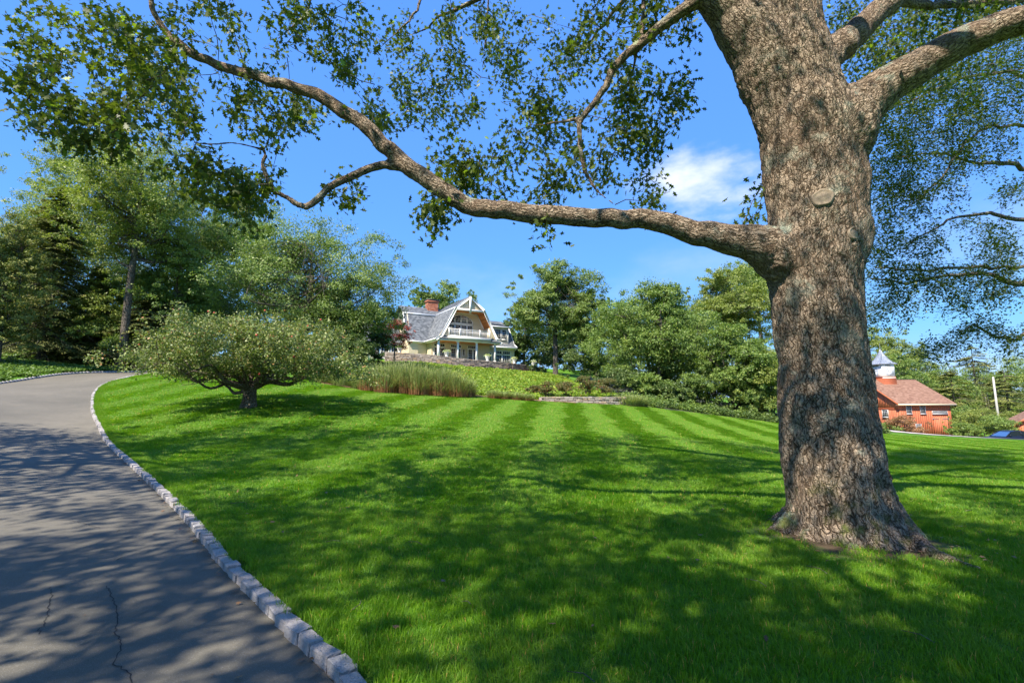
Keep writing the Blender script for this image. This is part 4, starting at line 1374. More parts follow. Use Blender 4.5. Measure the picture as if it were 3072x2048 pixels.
# wall cores (plain, behind the siding)
wb = MB()
wb.box(0.25, 9.6, 3.02, 13.3, -0.6, 3.2)
wb.box(-2.45, 15.0, 4.82, 13.3, -0.6, 3.0)
wb.build('wall', 'siding', house)
sdg = MB()


def front_siding(poly, v, mb=sdg):
    lapped(mb, poly, frame3((0, v, 0), X_, Z_, -Y3), 0.16, 0.022)


def side_siding(poly, u, mb=sdg):      # facing -u ; poly in (v, h)
    lapped(mb, poly, frame3((u, 0, 0), Y3, Z_, -X_), 0.16, 0.022)


front_siding([(0.25, -0.3), (9.6, -0.3), (9.6, 3.0), (0.25, 3.0)], 3.0)
side_siding([(3.0, -0.3), (4.8, -0.3), (4.8, 3.0), (3.0, 3.0)], 0.25)
front_siding([(-1.2, -0.3), (0.25, -0.3), (0.25, 2.95), (-1.2, 2.95)], 4.8)
front_siding([(-2.5, -0.3), (-1.2, -0.3), (-1.2, 2.95), (-2.5, 2.95)], 4.55)
side_siding([(4.55, -0.3), (13.3, -0.3), (13.3, 2.95), (4.55, 2.95)], -2.5)
front_siding([(9.6, -0.3), (15.0, -0.3), (15.0, 2.9), (9.6, 2.9)], 4.8)
sdg.box(-2.5, -1.2, 4.56, 4.83, -0.3, 2.95)
# right end gable wall
wb = MB(); wb.prism([(4.8, -0.5), (13.3, -0.5), (13.3, 2.9), (11.1, 6.2), (9.0, 7.7), (6.9, 6.2), (4.8, 2.9)], 0, 14.8, 14.95)
wb.build('gable_wall', 'siding', house); wb = MB(); wb.prism([(4.9, 2.9), (13.3, 2.9), (11.3, 7.2), (9.0, 8.25), (6.8, 7.2)], 0, -2.3, -2.15)
wb.build('gable_wall', 'siding', house)

# front block gambrel profile
C0 = 4.8
PROF = [(-0.45, 2.80), (0.35, 3.35), (2.5, 7.45), (4.8, 9.28), (7.1, 7.45), (9.25, 3.35), (10.05, 2.80)]
rf = MB()
VF = -0.1
for (a, b_), (a2, b2) in zip(PROF[:-1], PROF[1:]):
    vb = 9.0
    if a < 4.8: roof_plane(rf, (a, VF, b_), (a, vb, b_), (a2, vb, b2), (a2, VF, b2)) if a2 <= 4.81 else None
    if a2 > 4.81: roof_plane(rf, (a2, VF, b2), (a2, vb, b2), (a, vb, b_), (a, VF, b_))
rf.build('front_roof', 'shingle', house)
# main block roofs
mr = MB()
# left part
for u0, u1, eh, bh, rh in ((-2.75, 4.6, 2.85, 7.3, 8.75), (4.6, 15.25, 2.85, 6.25, 7.75)):
    roof_plane(mr, (u0, 4.3, eh), (u1, 4.3, eh), (u1, 5.1, eh + 0.55), (u0, 5.1, eh + 0.55))
    roof_plane(mr, (u0, 5.1, eh + 0.55), (u1, 5.1, eh + 0.55), (u1, 6.9, bh), (u0, 6.9, bh))
    roof_plane(mr, (u0, 6.9, bh), (u1, 6.9, bh), (u1, 9.1, rh), (u0, 9.1, rh))
    roof_plane(mr, (u1, 11.3, bh), (u0, 11.3, bh), (u0, 9.1, rh), (u1, 9.1, rh))
    roof_plane(mr, (u1, 13.8, eh), (u0, 13.8, eh), (u0, 11.3, bh), (u1, 11.3, bh))
mr.build('main_roof', 'shingle', house)

# white trim: rake boards, fascia, break cornices, gutters
tr = MB()


def rake(mb, pts, v0, v1, wd_, top=0.05):
    """board following the gable outline: pts (u, h)"""
    pts = np.array(pts, float)
    c0 = np.array([C0, 4.5])
    ins = []
    for i in range(len(pts)):
        t = unit(pts[min(i + 1, len(pts) - 1)] - pts[max(i - 1, 0)])
        nn = np.array([t[1], -t[0]])
        if nn @ (c0 - pts[i]) < 0: nn = -nn
        ins.append(pts[i] + nn * wd_)
    for i in range(len(pts) - 1):
        a, b_, c, d = pts[i], pts[i + 1], ins[i + 1], ins[i]
        q = [a, b_, c, d]
        mb.prism([tuple(x) for x in q], 1, v0, v1)


rake(tr, [(u, h + 0.02) for u, h in PROF], -0.22, -0.12, 0.34)
rake(tr, [(u, h + 0.02) for u, h in PROF], -0.12, 0.12, 0.20)
tr.build('rake_board', 'white_paint', house)
tr = MB()
tr.box(2.65, 6.95, -0.20, -0.02, 7.04, 7.32)                 # tie beam
tr.box(C0 - 0.14, C0 + 0.14, -0.23, -0.01, 6.8, 9.15)      # king post
tr.build('gable_truss', 'white_paint', house)
tr = MB()
for u in (-0.52, 10.02):
    tr.box(u, u + 0.12, -0.2, 4.3, 2.66, 2.84)
tr.box(-0.4, 10.0, -0.16, 0.14, 2.62, 2.86)
tr.box(-2.85, -0.5, 4.16, 4.3, 2.68, 2.88); tr.box(10.1, 15.3, 4.16, 4.3, 2.68, 2.88)
tr.box(-2.8, -0.3, 4.3, 4.9, 2.62, 2.70); tr.box(10.0, 15.2, 4.3, 4.9, 2.62, 2.70)
tr.box(-0.4, 0.3, 0.1, 4.9, 2.60, 2.67)
tr.build('fascia', 'white_paint', house)
tr = MB()                                                    # cornice at the break of the gambrel
tr.box(2.42, 2.60, 0.15, 6.9, 7.34, 7.46); tr.box(7.05, 7.22, 0.15, 6.9, 7.34, 7.46)
tr.box(-2.8, 2.5, 6.72, 6.9, 7.18, 7.32)
tr.build('cornice', 'shade_blue_white', house)
tr = MB()
tr.beam((-2.78, 4.25, 2.9), (-2.78, 5.1, 3.42), 0.12, 0.2); tr.beam((-2.78, 5.1, 3.42), (-2.78, 6.9, 7.32), 0.12, 0.2)
tr.build('side_rake', 'white_paint', house); tr = MB(); tr.beam((15.28, 4.25, 2.9), (15.28, 5.1, 3.42), 0.10, 0.16); tr.beam((15.28, 5.1, 3.42), (15.28, 6.9, 6.27), 0.10, 0.16)
tr.build('side_rake', 'white_paint', house)
# upper gable: siding behind the truss, slanted soffit of cedar, recessed wall
up = MB()
lapped(up, [(2.7, 7.3), (6.9, 7.3), (4.8, 9.0)], frame3((0, 0.10, 0), X_, Z_, -Y3), 0.16, 0.02)
lapped(up, [(0.15, 3.3), (1.5, 3.3), (2.1, 4.6), (1.05, 4.6)], frame3((0, 0.05, 0), X_, Z_, -Y3), 0.16, 0.02)
lapped(up, [(8.1, 3.3), (9.45, 3.3), (8.55, 4.85), (7.95, 4.85)], frame3((0, 0.05, 0), X_, Z_, -Y3), 0.16, 0.02)
front_siding([(0.6, 3.2), (9.0, 3.2), (6.85, 7.25), (2.75, 7.25)], 2.2, up)
up.box(1.4, 1.52, 0.05, 2.2, 3.2, 4.9, 0.5); up.box(8.06, 8.18, 0.05, 2.2, 3.2, 4.9, 0.5)
up.build('upper_siding', 'siding', house)
sdg.build('siding', 'siding', house)
ced = MB()


def planks(mb, a, b_, c, d, n_):
    a, b_, c, d = (np.array(q, float) for q in (a, b_, c, d))
    for i in range(n_):
        t0, t1 = i / n_, (i + 0.93) / n_
        mb.quad(a + (d - a) * t0, b_ + (c - b_) * t0, b_ + (c - b_) * t1, a + (d - a) * t1, random.random())


planks(ced, (7.05, 0.0, 7.25), (7.05, 2.2, 7.25), (8.95, 2.2, 3.55), (8.95, 0.0, 3.55), 16)
planks(ced, (2.55, 0.0, 7.25), (2.55, 2.2, 7.25), (0.65, 2.2, 3.55), (0.65, 0.0, 3.55), 16)
planks(ced, (2.6, 0.0, 7.2), (2.6, 2.2, 7.2), (7.0, 2.2, 7.2), (7.0, 0.0, 7.2), 20)
planks(ced, (-0.3, 0.15, 2.70), (-0.3, 3.0, 2.70), (9.9, 3.0, 2.70), (9.9, 0.15, 2.70), 40)
ced.box(2.6, 7.0, 0, 2.2, 7.22, 7.28)
o = ced.build('cedar_soffit', 'cedar_board', house); o['kind'] = 'stuff'
tr = MB()                                                    # white band round the soffit opening
tr.beam((7.0, 2.12, 7.12), (8.7, 2.12, 3.9), 0.12, 0.14); tr.beam((2.6, 2.12, 7.12), (0.9, 2.12, 3.9), 0.12, 0.14); tr.beam((2.6, 2.12, 7.1), (7.0, 2.12, 7.1), 0.12, 0.14)
tr.build('soffit_trim', 'white_paint', house)


def window(parent, u, h, w_, ht, v, nxm, nym, name='window', bar=0.03, fr=0.075, mat='white_paint', curtain=False, axis='v', sill=True):
    """frame with recessed pane and glazing bars; u,h = lower left corner; faces -v (or -u)"""
    f = MB(); g = MB(); mu = MB()

    def bx(mb, a0, a1, d0, d1, h0, h1):
        if axis == 'v': mb.box(a0, a1, v + d0, v + d1, h0, h1)
        else: mb.box(v + d0, v + d1, a0, a1, h0, h1)
    bx(f, u, u + fr, -0.07, 0.04, h, h + ht); bx(f, u + w_ - fr, u + w_, -0.07, 0.04, h, h + ht)
    bx(f, u + fr, u + w_ - fr, -0.07, 0.04, h + ht - fr, h + ht); bx(f, u + fr, u + w_ - fr, -0.07, 0.04, h, h + fr)
    if sill: bx(f, u - 0.05, u + w_ + 0.05, -0.13, -0.03, h - 0.08, h - 0.003)
    fo = f.build(name, mat, parent)
    gw, gh = w_ - 2 * fr, ht - 2 * fr
    bx(g, u + fr, u + w_ - fr, -0.012, 0.0, h + fr, h + ht - fr)
    g.build('pane', 'glass', fo)
    for i in range(1, nxm):
        x = u + fr + gw * i / nxm; bx(mu, x - bar / 2, x + bar / 2, -0.035, -0.014, h + fr, h + ht - fr)
    for j in range(1, nym):
        z = h + fr + gh * j / nym; bx(mu, u + fr, u + w_ - fr, -0.032, -0.0145, z - bar / 2, z + bar / 2)
    if nxm * nym > 1: mu.build('glazing_bar', mat, fo)['kind'] = 'stuff'
    return fo


# ground floor french doors with transoms behind the porch
for u in (0.55, 3.15, 5.9):
    window(house, u, 2.05, 1.75, 0.5, 2.98, 5, 1, 'transom_window', sill=False)
    for k in range(2):
        window(house, u + 0.03 + k * 0.86, -0.02, 0.83, 2.05, 2.975, 2, 5, 'french_door', fr=0.13, sill=False)
o = window(house, 5.05, 0.95, 0.45, 0.9, 2.97, 1, 3)
# right wing ground floor windows
window(house, 10.1, 0.2, 0.75, 1.7, 4.76, 2, 3)
for u in (11.3, 12.85):
    window(house, u, 0.1, 1.45, 1.55, 4.76, 4, 3); window(house, u, 1.68, 1.45, 0.62, 4.76, 4, 1, 'transom_window', sill=False)
# dormer on the right wing
db = MB()
db.box(9.8, 14.15, 5.22, 8.4, 3.35, 6.15)
db.build('dormer_wall', 'siding', house)
ds_ = MB(); front_siding([(9.8, 3.5), (14.15, 3.5), (14.15, 6.15), (9.8, 6.15)], 5.2, ds_); ds_.build('dormer_siding', 'siding', house)
dr_ = MB()
roof_plane(dr_, (9.4, 4.85, 6.15), (14.5, 4.85, 6.15), (14.5, 8.9, 7.35), (9.4, 8.9, 7.35))
dr_.build('dormer_roof', 'shingle', house)
db = MB(); db.box(9.4, 14.55, 4.76, 4.86, 6.02, 6.2); db.box(9.4, 14.5, 4.86, 5.2, 6.0, 6.06); db.box(14.05, 14.2, 5.12, 5.2, 3.5, 6.0); db.build('dormer_trim', 'white_paint', house)
window(house, 10.6, 4.15, 0.75, 1.6, 5.16, 2, 4); window(house, 11.65, 4.15, 1.15, 1.6, 5.16, 3, 4); window(house, 12.95, 4.15, 0.85, 1.6, 5.16, 2, 4)
# arched window over the balcony doors
ac = 4.4; aw = 1.95; av = 2.16
f = MB(); g = MB(); mu = MB()
aa = np.linspace(0, math.pi, 17)
outer = [(ac - aw * math.cos(t), 5.62 + 1.22 * math.sin(t)) for t in aa]; inner = [(ac - (aw - 0.12) * math.cos(t), 5.66 + 1.08 * math.sin(t)) for t in aa]
for i in range(16):
    f.prism([outer[i], outer[i + 1], inner[i + 1], inner[i]], 1, av - 0.09, av + 0.02)
f.box(ac - aw, ac + aw, av - 0.10, av + 0.02, 5.42, 5.66)
fo = f.build('arched_window', 'white_paint', house)
g.prism(inner, 1, av - 0.012, av); g.build('pane', 'glass', fo)
for k in range(1, 4):
    x = ac - aw + 2 * aw * k / 4; hh_ = 5.66 + 1.08 * math.sqrt(max(0, 1 - ((x - ac) / (aw - 0.12)) ** 2)); mu.box(x - 0.06, x + 0.06, av - 0.05, av - 0.014, 5.66, hh_ - 0.02)
for k in range(12):
    x = ac - aw + 0.16 + 2 * aw * (k + 0.0) / 12; q = 1 - ((x - ac) / (aw - 0.12)) ** 2
    if q > 0.02: mu.box(x - 0.014, x + 0.014, av - 0.04, av - 0.015, 5.66, 5.66 + 1.08 * math.sqrt(q) - 0.02)
for z in (5.98, 6.3):
    hw = (aw - 0.14) * math.sqrt(1 - ((z - 5.66) / 1.08) ** 2); mu.box(ac - hw, ac + hw, av - 0.038, av - 0.016, z - 0.014, z + 0.014)
mu.build('glazing_bar', 'white_paint', fo)['kind'] = 'stuff'
for k in range(4):
    window(house, ac - aw + 0.02 + k * 0.97, 3.28, 0.95, 2.1, av, 3 if k in (1, 2) else 2, 6, 'balcony_door', fr=0.1, sill=False)
# balcony
bl = MB()
bl.box(1.42, 7.95, -0.38, 2.2, 2.98, 3.22); bl.box(1.36, 8.0, -0.44, -0.3, 2.90, 3.26)
bl.build('balcony_floor', 'white_paint', house)
ra = MB()
ra.box(1.45, 7.9, -0.38, -0.28, 4.22, 4.30); ra.box(1.45, 7.9, -0.36, -0.30, 3.34, 3.40)
ro = ra.build('balustrade', 'white_paint', house)
for x in (1.5, 3.1, 6.25, 7.85):
    q = MB(); q.box(x - 0.07, x + 0.07, -0.40, -0.26, 3.2, 4.40); q.build('baluster_post', 'white_paint', ro)
q = MB()
for k in range(34):
    x = 1.6 + k * 6.2 / 33
    q.box(x - 0.02, x + 0.02, -0.35, -0.31, 3.39, 4.23)
o = q.build('balusters', 'white_paint', ro); o['kind'] = 'stuff'
# porch columns and floor, eave roof in front of the upper gable
for u in (0.15, 3.07, 6.0, 9.0):
    q = MB(); q.box(u - 0.13, u + 0.13, 0.07, 0.33, -0.1, 2.5); q.box(u - 0.17, u + 0.17, 0.03, 0.37, 2.5, 2.62); q.box(u - 0.17, u + 0.17, 0.03, 0.37, -0.12, 0.12)
    q.build('porch_column', 'white_paint', house)
q = MB(); q.box(-0.1, 9.8, -0.3, 3.0, -0.5, -0.1); q.build('porch_floor', 'pavement', house)
# small skirt roofs either side of the balcony
q = MB(); roof_plane(q, (0.0, -0.3, 2.9), (1.4, -0.3, 2.9), (1.4, 0.1, 3.3), (0.3, 0.1, 3.3)); q.build('skirt_roof', 'shingle', house); q = MB(); roof_plane(q, (8.0, -0.3, 2.9), (9.8, -0.3, 2.9), (9.4, 0.1, 3.3), (8.0, 0.1, 3.3)); q.build('skirt_roof', 'shingle', house)
# chimney of brick courses
ch = MB(); ch.box(1.66, 3.34, 8.36, 9.54, 7.0, 9.85); co_ = ch.build('chimney', 'mortar', house)
q = MB()
for j in range(24):
    z = 7.5 + j * 0.1
    for k in range(7):
        x = 1.63 + k * 0.25 - (j % 2) * 0.12
        x0, x1 = max(1.63, x), min(3.37, x + 0.235)
        if x1 - x0 > 0.03:
            q.box(x0, x1, 8.33, 8.36, z, z + 0.088, random.random())
    for k in range(5):
        y = 8.33 + k * 0.25 - (j % 2) * 0.12
        y0, y1 = max(8.33, y), min(9.57, y + 0.235)
        if y1 - y0 > 0.03: q.box(1.63, 1.66, y0, y1, z, z + 0.088, random.random())
o = q.build('bricks', 'brick_red', co_); o['kind'] = 'stuff'
q = MB(); q.box(1.55, 3.45, 8.25, 9.65, 9.65, 9.9, 0.3); q.build('chimney_shoulder', 'brick_red', co_)
q = MB(); q.box(1.5, 3.5, 8.2, 9.7, 10.0, 10.1); q.box(1.7, 1.8, 8.4, 8.5, 9.9, 10.0); q.box(3.2, 3.3, 8.4, 8.5, 9.9, 10.0); q.box(3.2, 3.3, 9.4, 9.5, 9.9, 10.0); q.box(1.7, 1.8, 9.4, 9.5, 9.9, 10.0); q.build('chimney_cap', 'dark_metal', co_)
# roof vents
for u, v in ((-1.6, 7.7), (-0.4, 7.9)):
    q = MB(); q.box(u, u + 0.7, v, v + 0.8, 7.55, 7.8 + 0.1); q.build('roof_vent', 'dark_metal', house)
# downspout right corner
q = MB(); q.tube([(15.25, 4.22, 2.8), (15.15, 4.5, 2.55), (14.95, 4.72, 2.35), (14.95, 4.72, -0.2)], 0.05, 6); q.build('downspout', 'white_paint', house)
# low wing at the left, set back, shade-blue put into its wall colour
q = MB(); q.box(-9.0, -2.6, 8.0, 13.0, -0.6, 2.9); q.build('side_wing_wall', 'shade_blue_white', house)
q = MB(); roof_plane(q, (-9.4, 7.5, 2.85), (-2.5, 7.5, 2.85), (-2.5, 10.5, 5.8), (-9.4, 10.5, 5.8)); q.build('side_wing_roof', 'shingle', house)
for u in (-8.6, -7.1, -5.6, -4.1):
    window(house, u, 0.5, 1.2, 1.9, 7.95, 3, 4)
q = MB(); q.box(5.2, 5.35, 2.86, 2.96, 1.6, 1.9); q.build('porch_lantern', 'dark_metal', house)

# terrace wall of fieldstone: every stone a part
terrace = empty('terrace_wall', tuple(WALL[0][:2]) + (7.0,))
tag(terrace, 'long low fieldstone retaining wall along the terrace below the house', 'wall')
ws = spline(WALL, 0.1)
sg = np.r_[0, np.cumsum(np.hypot(*np.diff(ws[:, :2], axis=0).T))]


def stone_row_wall(root, ws, sg, base_fn, courses, ch_, l0, l1, depth, maxn, variants, mat_parts, cap=True):
    cnt = 0
    core = MB()
    step = 0.5; s0 = 0
    pts = [np.array([np.interp(s_, sg, ws[:, i]) for i in range(3)]) for s_ in np.arange(0, sg[-1] + step, step)]
    for a, b_ in zip(pts[:-1], pts[1:]):
        t = unit((b_ - a)[:2]) if np.linalg.norm((b_ - a)[:2]) > 0.01 else np.array([1.0, 0])
        ln = np.linalg.norm((b_ - a)[:2]) + 0.02
        M = np.eye(4); M[:2, 0] = t; M[:2, 1] = (-t[1], t[0]); M[:2, 3] = ((a + b_) / 2)[:2]
        zt = (a[2] + b_[2]) / 2
        core.box(-ln / 2, ln / 2, -depth * 0.36, depth * 0.5, base_fn(*M[:2, 3]) - 0.6, zt - 0.05, 0.1, M)
    core.build('wall_core', mat_parts, root).matrix_parent_inverse = Matrix.Translation(-Vector(root.location))
    extra = MB()
    for r_ in range(courses):
        pos = random.uniform(0, 0.3)
        while pos < sg[-1] - l0:
            ln = random.uniform(l0, l1)
            c = np.array([np.interp(pos + ln / 2, sg, ws[:, i]) for i in range(3)])
            c2 = np.array([np.interp(min(sg[-1], pos + ln / 2 + 0.15), sg, ws[:, i]) for i in range(3)])
            t = unit((c2 - c)[:2]); nn = np.array([t[1], -t[0]])
            if nn[1] > 0: nn = -nn
            z = c[2] - ch_ * (r_ + 0.5)
            if z > base_fn(*(c[:2] + nn * 0.2)) - ch_ * 0.6:
                q = c[:2] + nn * (depth * 0.36 - 0.04 + random.uniform(0, 0.05))
                slz = (c2[2] - c[2]) / 0.15
                if cnt < maxn:
                    o = bpy.data.objects.new('stone', random.choice(variants)); col.objects.link(o); o.parent = root
                    o.location = (q[0] - root.location.x, q[1] - root.location.y, z - root.location.z)
                    o.rotation_euler = (random.uniform(-.06, .06), -math.atan(slz), math.atan2(t[1], t[0]) + random.uniform(-.04, .04))
                    o.scale = ((ln - 0.02) / 0.5, random.uniform(0.8, 1.1), ch_ / 0.2 * random.uniform(0.85, 1.0))
                else:
                    M = np.eye(4); M[:2, 0] = t; M[:2, 1] = (-t[1], t[0]); M[:2, 3] = q; M[2, 3] = z
                    extra.box(-ln / 2 + .01, ln / 2 - .01, -0.12, 0.12, -ch_ / 2 + .008, ch_ / 2 - .008, random.random(), M)
                cnt += 1
            pos += ln
    if extra.n:
        o = extra.build('small_stones', mat_parts, root); o.matrix_parent_inverse = Matrix.Translation(-Vector(root.location)); o['kind'] = 'stuff'
    return cnt


def stone_variants(nv_, mat, seed):
    o = []
    for i in range(nv_):
        me_ = stone_mesh('stone', 0.5, 0.3, 0.2, 0.03, 0.016, seed + i, mat)
        a = me_.attributes.new('tint', 'FLOAT', 'FACE'); a.data.foreach_set('value', np.full(len(me_.polygons), (i + 0.5) / nv_, np.float32))
        o.append(me_)
    return o


sv = stone_variants(12, 'wall_stone', 50)
print('terrace stones', stone_row_wall(terrace, ws, sg, lambda x, y: g1(x, y - 0.4), 6, 0.19, 0.35, 0.75, 0.5, 290, sv, 'wall_stone'))
# paving behind the wall
# low wall at the edge of the lawn
lw = np.array([P(1618, 1190, 35.3), P(1700, 1189, 35.6), P(1790, 1190, 35.9), P(1862, 1192, 36.3), P(1866, 1192, 37.3)])
lw[:, 2] = P(1740, 1190, 35.7)[2]
lowall = empty('low_garden_wall', (lw[0][0], lw[0][1], 1.8))
tag(lowall, 'short low dry stone wall at the far edge of the striped lawn', 'wall')
l2 = spline(lw, 0.1); s2 = np.r_[0, np.cumsum(np.hypot(*np.diff(l2[:, :2], axis=0).T))]
print('low wall stones', stone_row_wall(lowall, l2, s2, lambda x, y: g1(x, y - 0.3), 6, 0.11, 0.18, 0.42, 0.35, 290, sv, 'wall_stone'))

# ------------------------------------------------------------------ flower urns on the wall
up_blob = [("white urn with trailing greenery at the left end of the terrace wall", 1197), ("white urn of white flowers on the terrace wall before the porch's left column", 1339), ("white urn overflowing with white flowers near the right porch column", 1463),
           ("small white urn with red and white flowers below the house's right corner", 1543), ("white urn with pale flowers at the far right end of the terrace wall", 1600)]
for i, (lb, px) in enumerate(up_blob):
    k = np.argmin([abs((1536 + F * p_[0] / p_[1] / 1.0) - px) for p_ in ws])
    p_ = ws[k]
    u_ = empty('flower_urn', (p_[0], p_[1] + 0.05, p_[2] + 0.02))
    tag(u_, lb, 'urn')
    q = MB(); q.lathe([(0.001, 0), (0.20, 0), (0.22, 0.04), (0.17, 0.10), (0.22, 0.2), (0.30, 0.42), (0.36, 0.58), (0.38, 0.62), (0.34, 0.62), (0.30, 0.55)], 16)
    q.build('urn', 'pot_white', u_, True)
    nl = 420
    v = unit(rng.normal(0, 1, (nl, 3))); v[:, 2] = np.abs(v[:, 2]) * 0.8 - 0.12
    C_ = v * rng.uniform(0.25, 1, (nl, 1)) * np.array([0.55, 0.5, 0.42]) + np.array([0, 0, 0.68])
    V_, F_ = leaves(C_, unit(v + rng.normal(0, .6, v.shape)), unit(rng.normal(0, .5, v.shape) + [0, 0, 1]), rng.uniform(0.07, 0.12, nl), QUAD_LEAF * [1.8, 1, 1])
    tn = rng.random(nl) * (0.44 if i == 0 else 1.0)
    np_obj('flowers', V_, F_, 'flower', u_, tn)['kind'] = 'stuff'

# ------------------------------------------------------------------ barn
BX0, BX1, BY0, BY1 = 52.2, 59.1, 68.0, 80.0
BG = -2.35; EH = 4.55; RH = 7.85
barn = empty('barn', (BX0, BY0, BG)); BW = BX1 - BX0; BD = BY1 - BY0
tag(barn, 'red board barn with a white clock cupola behind the big oak trunk', 'barn')
core = MB(); core.box(0.03, BW - 0.03, 0.03, BD - 0.03, -0.6, EH); core.prism([(0.03, EH), (BD - 0.03, EH), (BD / 2, RH - 0.1)], 0, 0.03, BW - 0.03)
core.build('wall', 'barn_board', barn)
bw = 0.29
k = 0; x = 0
while x < BW - 0.01:
    w_ = min(random.uniform(0.24, 0.33), BW - x)
    q = MB(); t_ = random.uniform(0.1, 0.9); q.box(x + 0.0015, x + w_ - 0.0015, -random.uniform(0.0, 0.005), 0.03, -0.3, EH - 0.03, t_); q.build('board', 'barn_board', barn); x += w_
y = 0
while y < BD - 0.01:
    w_ = min(random.uniform(0.26, 0.34), BD - y)
    ym = y + w_ / 2
    top = EH + (RH - EH) * (1 - abs(ym - BD / 2) / (BD / 2)) - 0.15
    q = MB(); o_ = random.uniform(0, 0.012); q.box(-o_, 0.03, y + 0.006, y + w_ - 0.006, -0.3, 3.72, random.uniform(0.1, 0.9)); q.build('board', 'barn_board', barn)
    q = MB(); q.box(-0.05 - o_, 0.03, y + 0.006, y + w_ - 0.006, 3.74, top, random.uniform(0.1, 0.9)); q.build('board', 'barn_board', barn)
    y += w_
q = MB(); q.box(-0.08, 0.0, 0, BD, 3.66, 3.75, 0.3); q.build('belt_board', 'barn_board', barn)
rf = MB()
ov = 0.45
sl_ = (RH - EH) / (BD / 2)
roof_plane(rf, (-ov, -ov, EH - ov * sl_ + 0.1), (BW + ov, -ov, EH - ov * sl_ + 0.1), (BW + ov, BD / 2, RH + 0.1), (-ov, BD / 2, RH + 0.1), 0.2, 0.3, 0.02)
roof_plane(rf, (BW + ov, BD + ov, EH - ov * sl_ + 0.1), (-ov, BD + ov, EH - ov * sl_ + 0.1), (-ov, BD / 2, RH + 0.1), (BW + ov, BD / 2, RH + 0.1), 0.2, 0.3, 0.02)
ro = rf.build('roof', 'barn_shingle', barn)
q = MB()
ez = EH - ov * sl_
for sx in (-ov, BW + ov - 0.06):
    q.beam((sx + 0.03, -ov, ez - 0.06), (sx + 0.03, BD / 2, RH - 0.06), 0.06, 0.24, tint=0.8); q.beam((sx + 0.03, BD + ov, ez - 0.06), (sx + 0.03, BD / 2, RH - 0.06), 0.06, 0.24, tint=0.8)
q.build('rake_board', 'barn_board', barn)
flat('barn_white', (0.46, 0.47, 0.48), 0.6, 0.05)
flat('cream_paint', (0.62, 0.50, 0.34), 0.6, 0.05)
q = MB(); q.box(-ov, BW + ov, -ov - 0.06, -ov, ez - 0.17, ez + 0.06); q.box(-ov, BW + ov, -ov, 0, ez - 0.17, ez - 0.13); q.build('fascia', 'cream_paint', barn)
q = MB(); q.box(-ov, BW + ov, BD / 2 - 0.12, BD / 2 + 0.12, RH + 0.1, RH + 0.16); q.build('ridge_cap', 'dark_metal', barn)
for x in (0.88, 2.75):
    window(barn, x, 3.05, 0.72, 1.14, -0.03, 4, 3, bar=0.02, fr=0.04, mat='barn_white')
window(barn, 1.95, 0.75, 0.72, 0.95, -0.03, 4, 3, bar=0.02, fr=0.04, mat='barn_white')
window(barn, 4.35, 3.05, 2.0, 0.36, -0.03, 12, 1, 'transom_window', fr=0.04, bar=0.045, mat='barn_white')
for y in (2.0, 5.4, 8.8):
    window(barn, y, 2.55, 1.1, 1.0, -0.04, 3, 3, axis='u', bar=0.03, fr=0.05, mat='barn_white')
for k in range(2):
    q = MB()
    for j in range(4):
        x0 = 4.42 + k * 0.96 + j * 0.235; q.box(x0 + 0.008, x0 + 0.227, -0.075, -0.015, -0.02, 2.62, random.uniform(0.2, 0.9))
    dd_ = q.build('barn_door', 'barn_board', barn)
    for z in (0.12, 2.32):
        q = MB()
        xa = 4.36 if k == 0 else 6.36
        q.box(min(xa, xa + (0.75 if k == 0 else -0.75)), max(xa, xa + (0.75 if k == 0 else -0.75)), -0.10, -0.078, z, z + 0.06); q.box(xa - 0.07, xa + 0.07, -0.11, -0.076, z - 0.06, z + 0.12)
        q.build('strap_hinge', 'iron_hinge', dd_)
# cupola
cx, cy = 2.62, BD / 2
cu = MB(); hx, hy = 0.9, 1.25
cu.prism([(cy - hy - 0.12, RH - 1.0), (cy + hy + 0.12, RH - 1.0), (cy + hy, RH + 0.45), (cy - hy, RH + 0.45)], 0, cx - hx - 0.06, cx + hx + 0.06, 0.6)
cub = cu.build('cupola_base', 'barn_board', barn)
q = MB()
for j in range(7):
    z = RH - 0.9 + j * 0.165; e = 0.12 * (1 - (z - RH + 1.0) / 1.45)
    q.box(cx - hx - 0.06 - 0.03, cx + hx + 0.09, cy - hy - e - 0.04, cy + hy + e + 0.04, z, z + 0.13, 0.5 + 0.3 * (j % 2))
q.build('clapboard', 'barn_board', cub)
q = MB(); q.box(cx - hx, cx + hx, cy - hy, cy + hy, RH + 0.25, RH + 2.35); q.box(cx - hx - 0.05, cx + hx + 0.05, cy - hy - 0.05, cy + hy + 0.05, RH + 0.22, RH + 0.33)
cup = q.build('cupola', 'white_paint', barn)
q = MB()
prof = [(1.62, 0.0), (1.16, 0.28), (0.72, 0.72), (0.36, 1.3), (0.12, 1.95), (0.02, 2.35)]
rings = [[(cx + sx * r_ * 0.78, cy + sy * (r_ * 0.78 + (0.3 if r_ > 0.3 else r_) * 0.8), RH + 2.3 + z) for sx, sy in ((-1, -1), (1, -1), (1, 1), (-1, 1))] for r_, z in prof]
for a, b_ in zip(rings[:-1], rings[1:]):
    for i in range(4): q.quad(a[i], a[(i + 1) % 4], b_[(i + 1) % 4], b_[i])
q.quad(*rings[0])
cr = q.build('cupola_roof', 'zinc', barn)
q = MB()
for f_ in range(4):
    for t in np.linspace(0, 1, 7):
        ln_ = [tuple(np.array(r_[f_]) * (1 - t) + np.array(r_[(f_ + 1) % 4]) * t) for r_ in rings]
        q.tube(ln_, [0.03, 0.03, 0.03, 0.025, 0.02, 0.01], 4)
q.build('standing_seam', 'zinc', cr)['kind'] = 'stuff'
